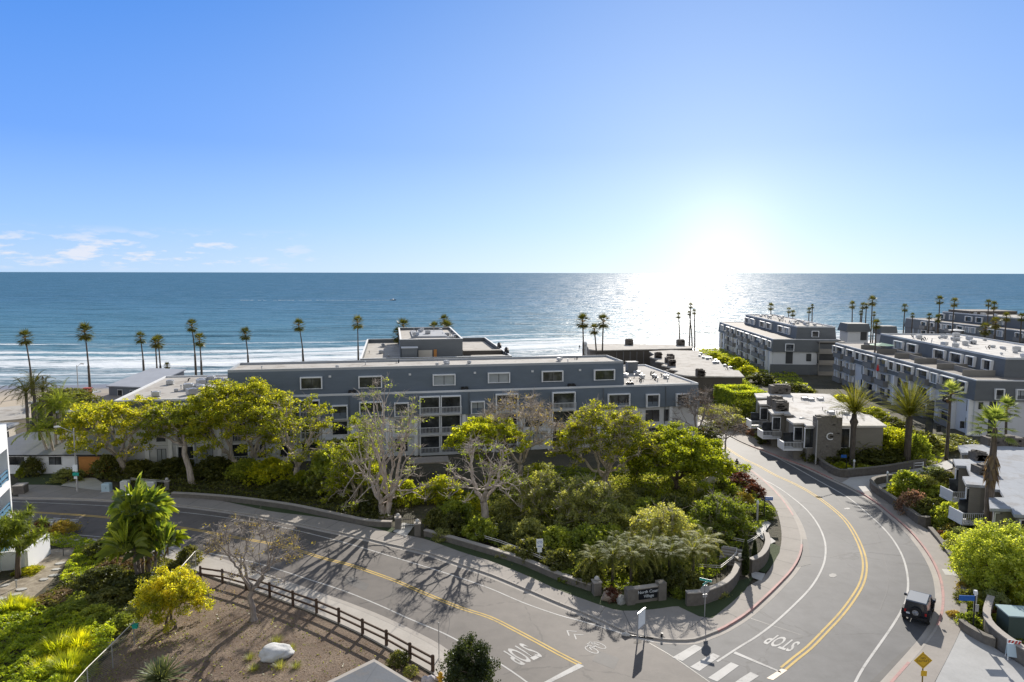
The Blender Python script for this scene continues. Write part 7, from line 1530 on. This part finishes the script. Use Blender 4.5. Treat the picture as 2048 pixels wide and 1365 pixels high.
# utility cabinets
for px, py, w_, h_, m_, lab in ((214, 985, .95, .95, LTBLUE, 'light blue chamfered utility cabinet, leftmost of three'), (251, 983, .9, 1.15, LIGHTC, 'tall cream utility cabinet, middle of three'), (300, 983, 1.35, 1.05, LIGHTC, 'wide grey-white utility cabinet, rightmost of three')):
    g = G(px, py); b = thing('utility_cabinet', lab, 'utility cabinet', (g.x, g.y, .1), R(4), 'roadside utility cabinets'); MB().box(-w_/2-.1, w_/2+.1, -.45, .5, -.05, .08).build('plinth', CONCP, b)
    MB().box(-w_/2, w_/2, -.35, .4, .08, h_).build('body', m_, b); MB().frustum((-w_/2-.03, w_/2+.03, -.38, .43), (-w_/2+.08, w_/2-.08, -.25, .3), h_, h_+.12).build('lid', m_, b)
    MB().box(-w_/2+.06, -.02, -.365, -.35, .15, h_-.08).box(.02, w_/2-.06, -.365, -.35, .15, h_-.08).build('door', m_, b); MB().box(.06, .1, -.39, -.366, h_*.5, h_*.5+.15).build('handle', DARK, b)
g = G(2035, 1268); b = thing('utility_cabinet', 'large dark green kiosk box at the right edge above the planter', 'utility cabinet', g, R(-8)); MB().box(-1.1, 1.6, -.8, .8, 0, 1.7).build('body', plain('kiosk_green', (.07, .1, .09), .6, .1, 2), b); MB().box(-1.2, 1.7, -.9, .9, 1.7, 1.8).build('lid', plain('kiosk_lid', (.3, .4, .42), .4, .06, 2), b)
MB().box(.2, 1.2, -.83, -.8, .3, 1.4).build('door', plain('kiosk_door', (.2, .36, .34), .5, .06, 2), b)
# A-frame barricade boards
for px, py, rz, lab in ((2025, 1322, R(-18), 'white folding sandwich board with red stripes against the planter wall'),):
    g = G(px, py); b = thing('sandwich_board', lab, 'sandwich board', (g.x, g.y, .12), rz)
    for s_ in (-1, 1):
        q = MB().box(-.4, .4, -.02, .02, .25, 1.15).build('panel', plain('board_blue_white', (.5, .62, .7), .5, .05, 1), b, (0, s_*.25, 0)); q.rotation_euler = (s_*.2, 0, 0); q = MB().box(-.4, -.34, -.02, .02, 0, .25).box(.34, .4, -.02, .02, 0, .25).build('leg', WHITE, b, (0, s_*.25, 0)); q.rotation_euler = (s_*.2, 0, 0)
    m = MB(); [m.add([(-.38+k*.2, -.04, 1.17), (-.26+k*.2, -.04, 1.17), (-.18+k*.2, -.04, 1.38), (-.3+k*.2, -.04, 1.38)], [(0, 1, 2, 3)]) for k in range(4)]; m.build('stripe', plain('stripe_red', (.5, .06, .05), .5, .05, 1), b); MB().box(-.42, .42, -.03, .0, 1.15, 1.4).build('top_bar', WHITE, b)
g = G(1701, 953); b = thing('sandwich_board', 'small white sandwich board beside the white bollard lamp', 'sandwich board', g, R(-10)); MB().box(-.35, .35, -.02, .02, .1, 1.1).box(-.35, -.28, -.02, .02, 0, .1).box(.28, .35, -.02, .02, 0, .1).build('panel', SIGNW, b); MB().box(-.35, .35, .25, .29, 0, 1.0).build('rear_panel', SIGNW, b)
# bollard lamps
for px, py, h_, z0, lab in ((1707, 950, 1.7, 0, 'white bollard lamp at the foot of the first date palm'), (1774, 972, 1.5, 0, 'white bollard lamp on the tip of the dark wall'), (1514, 1046, 2.1, 0, 'white globe lamp post beside the inner blue sign'), (1948, 1240, 2.0, 0, 'white lamp post just behind the near blue sign')):
    g = G(px, py); b = thing('bollard_lamp', lab, 'lamp post', g, 0, 'white bollard lamps'); MB().tube([(0, 0, 0), (0, 0, h_)], .11, 8).build('post', POLE, b); MB().tube([(0, 0, h_), (0, 0, h_+.06), (0, 0, h_+.22), (0, 0, h_+.34), (0, 0, h_+.42)], [.07, .13, .15, .1, .02], 9).build('globe', plain('milk_glass', (.7, .72, .72), .3, .02, 1), b, smooth=True)
g = G(1826, 938); b = thing('gate_rail', 'low white gate rail at the end of the driveway', 'barrier', g, R(10)); MB().box(-1.6, 1.6, -.04, .04, .75, .85).box(-1.6, 1.6, -.04, .04, .4, .48).build('rail', WHITE, b)
for x in (-1.5, 0, 1.5): MB().box(x-.06, x+.06, -.09, -.041, 0, .95).build('post', WHITE, b)
# handrails on the corner steps
C13 = lambda p: crop(1340, 920, 5.25, p)
def rail(label, pts, h=1.0, z=0.0, m=None, name='handrail'):
    P = gl_(pts); o0 = P[0].copy(); b = thing(name, label, 'handrail', (o0.x, o0.y, z), 0, 'handrails around the corner garden steps'); mb = MB(); mp = MB()
    for p, q in zip(P, P[1:]):
        a, c_ = p-o0, q-o0; n = max(2, int((c_-a).length/.35))
        for zz in (h, h-.18): mb.tube([(a.x, a.y, zz), (c_.x, c_.y, zz)], .035, 5)
        for k in range(n+1): t = a.lerp(c_, k/n); mp.tube([(t.x, t.y, 0), (t.x, t.y, h-.15)], .012 if k % 4 else .03, 4)
    mb.build('rail', plain('rail_pale', (.6, .57, .52), .6, .05, 2), b); mp.build('balusters', DARK, b); return b
rail('upper pale double handrail above the garden steps', C13([(300, 790), (450, 830), (655, 880)])); rail('middle pale double handrail continuing right of the upper one', C13([(655, 920), (800, 950)]))
rail('handrail beside the red-leaved plant', C13([(330, 900), (450, 940), (555, 960)])); rail('handrail above the blue shaded landing', C13([(555, 1010), (700, 1035), (690, 1080), (640, 1140)]))
rail('lower handrail over the curved dark wall', C13([(300, 1210), (530, 1225), (660, 1120)])); rail('railing along the short curved wall by the small lawn', C13([(800, 960), (880, 920), (975, 850), (980, 790)])); rail('sloping rail ending at the curved wall corner', C13([(610, 1330), (700, 1230)]), .8)
rail('dark iron railing behind the low wall, right of the garden gate', [(950, 1088), (1000, 1103), (1048, 1122), (1110, 1148)], 1.1); rail('thin rail behind the utility cabinets', [(262, 972), (340, 978)], 1.0)
st = MB(); g0 = G(*C13([(600, 1090)])[0])
for k in range(6): st.box(-1.0, 1.0, k*.38, 2.4, 0.0, .15*(k+1))
e = thing('garden_steps', 'concrete steps climbing into the corner garden', 'steps', (g0.x, g0.y-.6, 0), R(-25)); st2 = MB(); [st2.box(-1.0, 1.0, k*.38, (k+1)*.38, 0, .15*(k+1)) for k in range(6)]; st2.build('treads', CONC, e)
# parasols on the terraces
def parasol(label, px, py, Y, m_, r=1.5, h=2.3, closed=False, z0=9.33):
    rr_ = ray(px, py); t = Y/rr_.y; x = rr_.x*t; zc = CZ+rr_.z*t; b = thing('parasol', label, 'parasol', (x, Y, zc-h), 0, 'terrace parasols'); MB().tube([(0, 0, 0), (0, 0, h)], .04, 5).build('pole', DARK, b)
    if closed: MB().tube([(0, 0, h-1.5), (0, 0, h-1.3), (0, 0, h)], [.08, .3, .03], 7).build('canopy', m_, b)
    else:
        mb = MB(); n = 8; vs = [(0, 0, h)]+[(r*math.cos(k*2*math.pi/n), r*math.sin(k*2*math.pi/n), h-.5) for k in range(n)]+[(0, 0, h-.06)]; mb.add(vs, [(0, 1+k, 1+(k+1) % n) for k in range(n)]+[(9, 1+(k+1) % n, 1+k) for k in range(n)]); mb.build('canopy', m_, b)
parasol('open dark green parasol on the terrace of the large grey block', 1764, 686, 152, plain('canvas_green', (.02, .16, .1), .7, .05, 1), 2.6, 2.4)
parasol('white parasol on the terrace of the far dark block', 1913, 658, 226, WHITEW, 2.4, 2.4); parasol('closed red parasol on a third-floor balcony of the large grey block', 1756, 728, 135, plain('canvas_red', (.5, .03, .03), .7, .05, 1), 1.0, 1.8, True)
# people
def person(label, x, y, z, h, yaw, top, leg_, stride=.2, arm=.1, lean=0.0, bag=False):
    me = bpy.data.meshes.new('person'); s_ = h/1.75
    V = [(0, 0, .95), (0, 0, 1.15), (0, lean*.5, 1.38), (0, lean, 1.5), (0, lean, 1.58), (0, lean+.01, 1.68), (-.19, lean*.5, 1.40), (-.24, .04, 1.12), (-.24, .14+arm, .90), (.19, lean*.5, 1.40), (.24, -.04, 1.12), (.24, .02-arm, .88), (-.1, 0, .9), (-.11, stride*.6, .5), (-.11, stride, .06), (-.11, stride+.14, .03), (.1, 0, .9), (.11, -stride*.4, .5), (.11, -stride, .06), (.11, -stride+.14, .03)]
    E = [(0, 1), (1, 2), (2, 3), (3, 4), (4, 5), (2, 6), (6, 7), (7, 8), (2, 9), (9, 10), (10, 11), (0, 12), (12, 13), (13, 14), (14, 15), (0, 16), (16, 17), (17, 18), (18, 19)]
    me.from_pydata([tuple(c*s_ for c in v) for v in V], E, []); o = bpy.data.objects.new('person', me); COL.objects.link(o)
    md = o.modifiers.new('skin', 'SKIN'); o.modifiers.new('sub', 'SUBSURF').levels = 1; o.modifiers['sub'].render_levels = 2
    rad = [.15, .14, .17, .07, .09, .085, .07, .05, .035, .07, .05, .035, .1, .07, .045, .04, .1, .07, .045, .04]
    for i, sv in enumerate(me.skin_vertices[0].data): sv.radius = (rad[i]*s_, rad[i]*s_*.8)
    me.skin_vertices[0].data[0].use_root = True; me.materials.append(top); o.location = (x, y, z); o.rotation_euler.z = yaw; tag(o, label, 'person')
    hd = MB().tube([(0, lean, 1.56*s_), (0, lean, 1.6*s_), (0, lean, 1.72*s_), (0, lean, 1.78*s_)], [.06*s_, .1*s_, .105*s_, .03*s_], 8).build('hair', BLACK, o, smooth=True)
    if bag: MB().cbox((0, -.2, 1.2*s_), (.3, .16, .4)).build('backpack', plain('bag_dark', (.02, .02, .025), .8, .1, 2), o)
    return o
dk = plain('dark_clothes', (.03, .035, .05), .9, .1, 2); br = plain('brown_clothes', (.08, .06, .05), .9, .1, 2)
for px, py, m_, yaw, lab in ((76, 766, dk, 1.2, 'person in dark clothes on the wet sand, nearest the leftmost beach palm'), (86, 766, br, .4, 'person walking in the middle of the three on the wet sand'), (92.5, 766.5, dk, 2.6, 'smaller person on the right of the three on the wet sand')):
    g = G(px, py, -.4); person(lab, g.x, g.y, -.42, 1.75 if px < 90 else 1.55, yaw, m_, dk)
g = G(353, 760, -.3); person('person standing on the sand beside the vented flat roof', g.x, g.y, -.25, 1.8, .5, br, dk)
g = G(1159, 700, -.5); person('lone distant figure in the shallow surf left of the palm trio', g.x, g.y, -.5, 1.75, .5, dk, dk)
g = G(1473, 945); person('person in black with backpack walking up the inner pavement by the red hedge', g.x, g.y, .13, 1.75, -.3, plain('black_clothes', (.015, .015, .02), .9, .1, 2), dk, bag=True)
# boat
g = G(786, 601, -.5); b = thing('motorboat', 'tiny motorboat heading right far out at sea, trailing a wake', 'boat', g, 0)
mb = MB(); secs = [(-2.5, .9, .3), (-1, 1.0, .3), (1.2, .85, .4), (2.4, .4, .6), (3.0, .03, .8)]; V = []; Fc = []
for x, w_, z in secs: V += [(x, -w_*.5, -.3), (x, w_*.5, -.3), (x, w_, .5+z*.5), (x, -w_, .5+z*.5)]
for i in range(4): a = 4*i; Fc += [(a, a+4, a+5, a+1), (a+1, a+5, a+6, a+2), (a+3, a+7, a+4, a), (a+2, a+6, a+7, a+3)]
Fc += [(0, 1, 2, 3)]; mb.add(V, Fc); mb.build('hull', plain('hull_dark', (.1, .11, .13), .4, .05, 1), b); MB().frustum((-.8, .9, -.6, .6), (-.6, .3, -.5, .5), .6, 1.5).build('cabin', WHITE, b); MB().cbox((-2.7, 0, .6), (.3, .4, .9)).build('outboard_motor', BLACK, b)
# hydrant and blue-grey object at the bottom
g = G(881, 1372); b = thing('fire_hydrant', 'yellow fire hydrant beside the dark evergreen at the bottom', 'fire hydrant', (g.x, g.y, .1)); ym = plain('hydrant_yellow', (.65, .38, .03), .4, .06, 2)
MB().tube([(0, 0, 0), (0, 0, .08), (0, 0, .1), (0, 0, .6), (0, 0, .68), (0, 0, .8), (0, 0, .86)], [.19, .19, .13, .13, .17, .12, .03], 10).build('barrel', ym, b, smooth=False); MB().tube([(-.24, 0, .48), (.24, 0, .48)], .07, 8).build('nozzle', ym, b); MB().tube([(0, -.26, .42), (0, 0, .42)], .09, 8).build('nozzle', ym, b)
g = G(862, 1372); b = thing('rubbish_bags', 'pale bags piled on the pavement next to the yellow hydrant', 'bags', (g.x, g.y, .1))
for x, y, s_ in ((0, 0, .32), (-.4, .15, .25), (.3, .2, .24)): MB().tube([(x, y, 0), (x, y, s_*.6), (x, y, s_*1.4), (x+.03, y, s_*2)], [s_*.9, s_*1.15, s_*.9, .04], 9).build('bag', plain('bag_grey', (.45, .43, .45), .5, .15, 4), b, smooth=True)
# green cushion box on the bank (small teal object on the wire fence)
g = G(272, 1292); b = thing('irrigation_box', 'small teal box fixed at a corner post of the wire fence', 'box', (g.x, g.y+.05, 1.45)); MB().cbox((0, 0, 0), (.35, .25, .25)).cbox((0, 0, .15), (.39, .29, .05)).build('casing', SIGNG, b)
# stepping stones
for i, (px, py, rz) in enumerate(((43, 1180, .2), (33, 1190, .5), (108, 1152, .3), (88, 1160, .1), (10, 1172, .6), (2, 1199, .2), (120, 1128, .4), (112, 1140, .2))):
    g = G(px, py); rr_ = random.Random(i); P = [(.45*math.cos(a)*rr_.uniform(.75, 1.1), .3*math.sin(a)*rr_.uniform(.75, 1.1)) for a in [k*2*math.pi/7 for k in range(7)]]
    o = MB().prism(P, 0, .08).build('stepping_stone', CONCP, None, (g.x, g.y, .0), rz=rz); tag(o, ['flat pale stepping stone on the dirt path, highest pair left', 'flat pale stepping stone just below the highest pair left', 'stepping stone on the upper right of the dirt path', 'stepping stone left of the upper right one on the dirt path', 'stepping stone by the yucca tree at the left edge', 'stepping stone half cut by the left edge', 'topmost stepping stone near the white ramp wall', 'second stepping stone from the top near the white ramp wall'][i], 'stepping stone', 'stepping stones on the dirt path')
g = G(33, 1176); b = thing('path_light', 'small grey path light beside the stepping stones', 'path light', g); MB().tube([(0, 0, 0), (0, 0, .6)], .05, 6).tube([(0, 0, .6), (0, 0, .7)], .1, 6).build('post', GALV, b)
g = G(127, 1112); b = thing('garden_tap', 'short dark standpipe on the dirt path', 'standpipe', g); MB().tube([(0, 0, 0), (0, 0, .75)], .03, 5).tube([(0, 0, .7), (-.35, 0, .7)], .03, 5).build('pipe', DARK, b)
# ------------------------------------------------------------------ off-road car, seen from behind
pf = [(1822, 1189.4), (1861.5, 1196), (1816.8, 1204), (1855.5, 1211)]; Q = [G(x, y, 1.8) for x, y in pf]; fr = (Q[0]+Q[1])/2; re = (Q[2]+Q[3])/2; hd = math.atan2(fr.y-re.y, fr.x-re.x)-math.pi/2
print('JEEP', hd*57.3, (fr-re).length, (Q[1]-Q[0]).length, (Q[3]-Q[2]).length, re)
cx, cy = re.x-.0, re.y
car = thing('offroad_car', 'black boxy off-road car with grey hardtop and rear spare wheel parked at the kerb', 'car', (cx, cy+.25, .006), hd)
# local: +y forward, rear at y=-.2 ; width 1.75
CARP = plain('car_paint_black', (.01, .013, .024), .22, .05, 1, spec=.8); TYRE = plain('tyre_rubber', (.02, .02, .02), .85, .15, 6); RIM = plain('rim_grey', (.4, .41, .43), .35, .05, 2, metal=.7); CGL = plain('car_glass', (.02, .025, .03), .08, .05, 1, spec=.9)
mb = MB(); w2 = .78
mb.box(-w2, w2, .0, 2.35, .55, 1.12).frustum((-w2, w2, 2.351, 3.75), (-w2+.12, w2-.12, 2.351, 3.7), .6, 1.12)
mb.build('body', CARP, car); mb = MB()
for sx in (-1, 1):
    for y0, y1 in ((.1, 1.15), (2.75, 3.8)):
        x0, x1 = (sx*.78, sx*.97) if sx > 0 else (sx*.97, sx*.78); mb.frustum((x0, x1, y0, y1), (x0, x1, y0+.15, y1-.15), .82, .95); mb.box(x0, x1, y0-.03, y0+.05, .55, .85).box(x0, x1, y1-.05, y1+.03, .55, .85)
    x0, x1 = (sx*.78, sx*.9) if sx > 0 else (sx*.9, sx*.78); mb.box(x0, x1, 1.2, 2.65, .42, .5)
mb.build('fender', plain('fender_plastic', (.02, .02, .022), .7, .1, 3), car)
mb = MB().frustum((-w2, w2, 0, 2.35), (-w2+.09, w2-.09, .07, 2.05), 1.121, 1.72); mb.build('cabin', CARP, car)
MB().frustum((-w2+.07, w2-.07, .05, 2.1), (-w2+.12, w2-.12, .1, 2.0), 1.722, 1.8).build('hardtop', plain('hardtop_grey', (.13, .155, .19), .6, .06, 1), car)
mb = MB(); mb.add([(-.55, -.006, 1.2), (.55, -.006, 1.2), (.5, .052, 1.66), (-.5, .052, 1.66)], [(0, 1, 2, 3)]).mesh; mb.build('rear_window', CGL, car)
for sx in (-1, 1):
    mb = MB()
    for y0, y1 in ((.15, 1.05), (1.15, 1.95)): f_ = [(sx*(w2+.004), y0, 1.16), (sx*(w2+.004), y1, 1.16), (sx*(w2-.075), y1-.06, 1.66), (sx*(w2-.075), y0+.08, 1.66)]; mb.add(f_, [(0, 1, 2, 3) if sx > 0 else (3, 2, 1, 0)])
    mb.build('side_window', CGL, car)
MB().add([(-.68, 2.36, 1.14), (.68, 2.36, 1.14), (.62, 2.09, 1.68), (-.62, 2.09, 1.68)], [(1, 0, 3, 2)]).build('windscreen', CGL, car)
MB().box(-.8, .8, -.2, -.02, .5, .68).build('rear_bumper', plain('fender_plastic', (.02, .02, .022), .7, .1, 3), car); MB().box(-.8, .8, 3.8, 3.95, .5, .68).build('front_bumper', plain('fender_plastic', (.02, .02, .022), .7, .1, 3), car)
def wheelm(r, wd):
    mb = MB(); n = 20
    prof = [(-wd/2, r*.62), (-wd/2, r*.93), (-wd*.4, r), (wd*.4, r), (wd/2, r*.93), (wd/2, r*.62)]
    for k in range(n):
        a, b_ = 2*math.pi*k/n, 2*math.pi*(k+1)/n
        for (x0, r0), (x1, r1) in zip(prof, prof[1:]): mb.add([(x0, r0*math.cos(a), r0*math.sin(a)), (x1, r1*math.cos(a), r1*math.sin(a)), (x1, r1*math.cos(b_), r1*math.sin(b_)), (x0, r0*math.cos(b_), r0*math.sin(b_))], [(0, 1, 2, 3)])
    rm = MB().tube([(-wd*.3, 0, 0), (wd*.3, 0, 0)], r*.6, 16)
    for k in range(5): a = k*2*math.pi/5; rm.tube([(wd*.4, 0, 0), (wd*.4, r*.58*math.cos(a), r*.58*math.sin(a))], r*.1, 4).tube([(-wd*.4, 0, 0), (-wd*.4, r*.58*math.cos(a), r*.58*math.sin(a))], r*.1, 4)
    return mb.mesh('tyre', TYRE), rm.mesh('rim', RIM)
ty, rm = wheelm(.4, .26)
for x, y in ((-.8, .62), (.8, .62), (-.8, 3.25), (.8, 3.25)): q = inst('wheel', ty, car, (x, y, .4)); inst('rim', rm, q)
q = inst('spare_wheel', ty, car, (.02, -.17, 1.02), (0, 0, math.pi/2), .95); inst('rim', rm, q)
for sx in (-1, 1): MB().box(sx*.69-.07, sx*.69+.07, -.05, .01, .85, 1.05).build('tail_light', plain('tail_red', (.35, .02, .02), .3, .05, 1), car); MB().cbox((sx*.98, 2.15, 1.3), (.2, .1, .18)).build('mirror', CARP, car); MB().tube([(sx*.55, 3.73, .9), (sx*.55, 3.78, .9)], .12, 10).build('headlight', SIGNW, car)
MB().box(-.62, -.34, -.03, .0, .72, .86).build('number_plate', SIGNW, car)
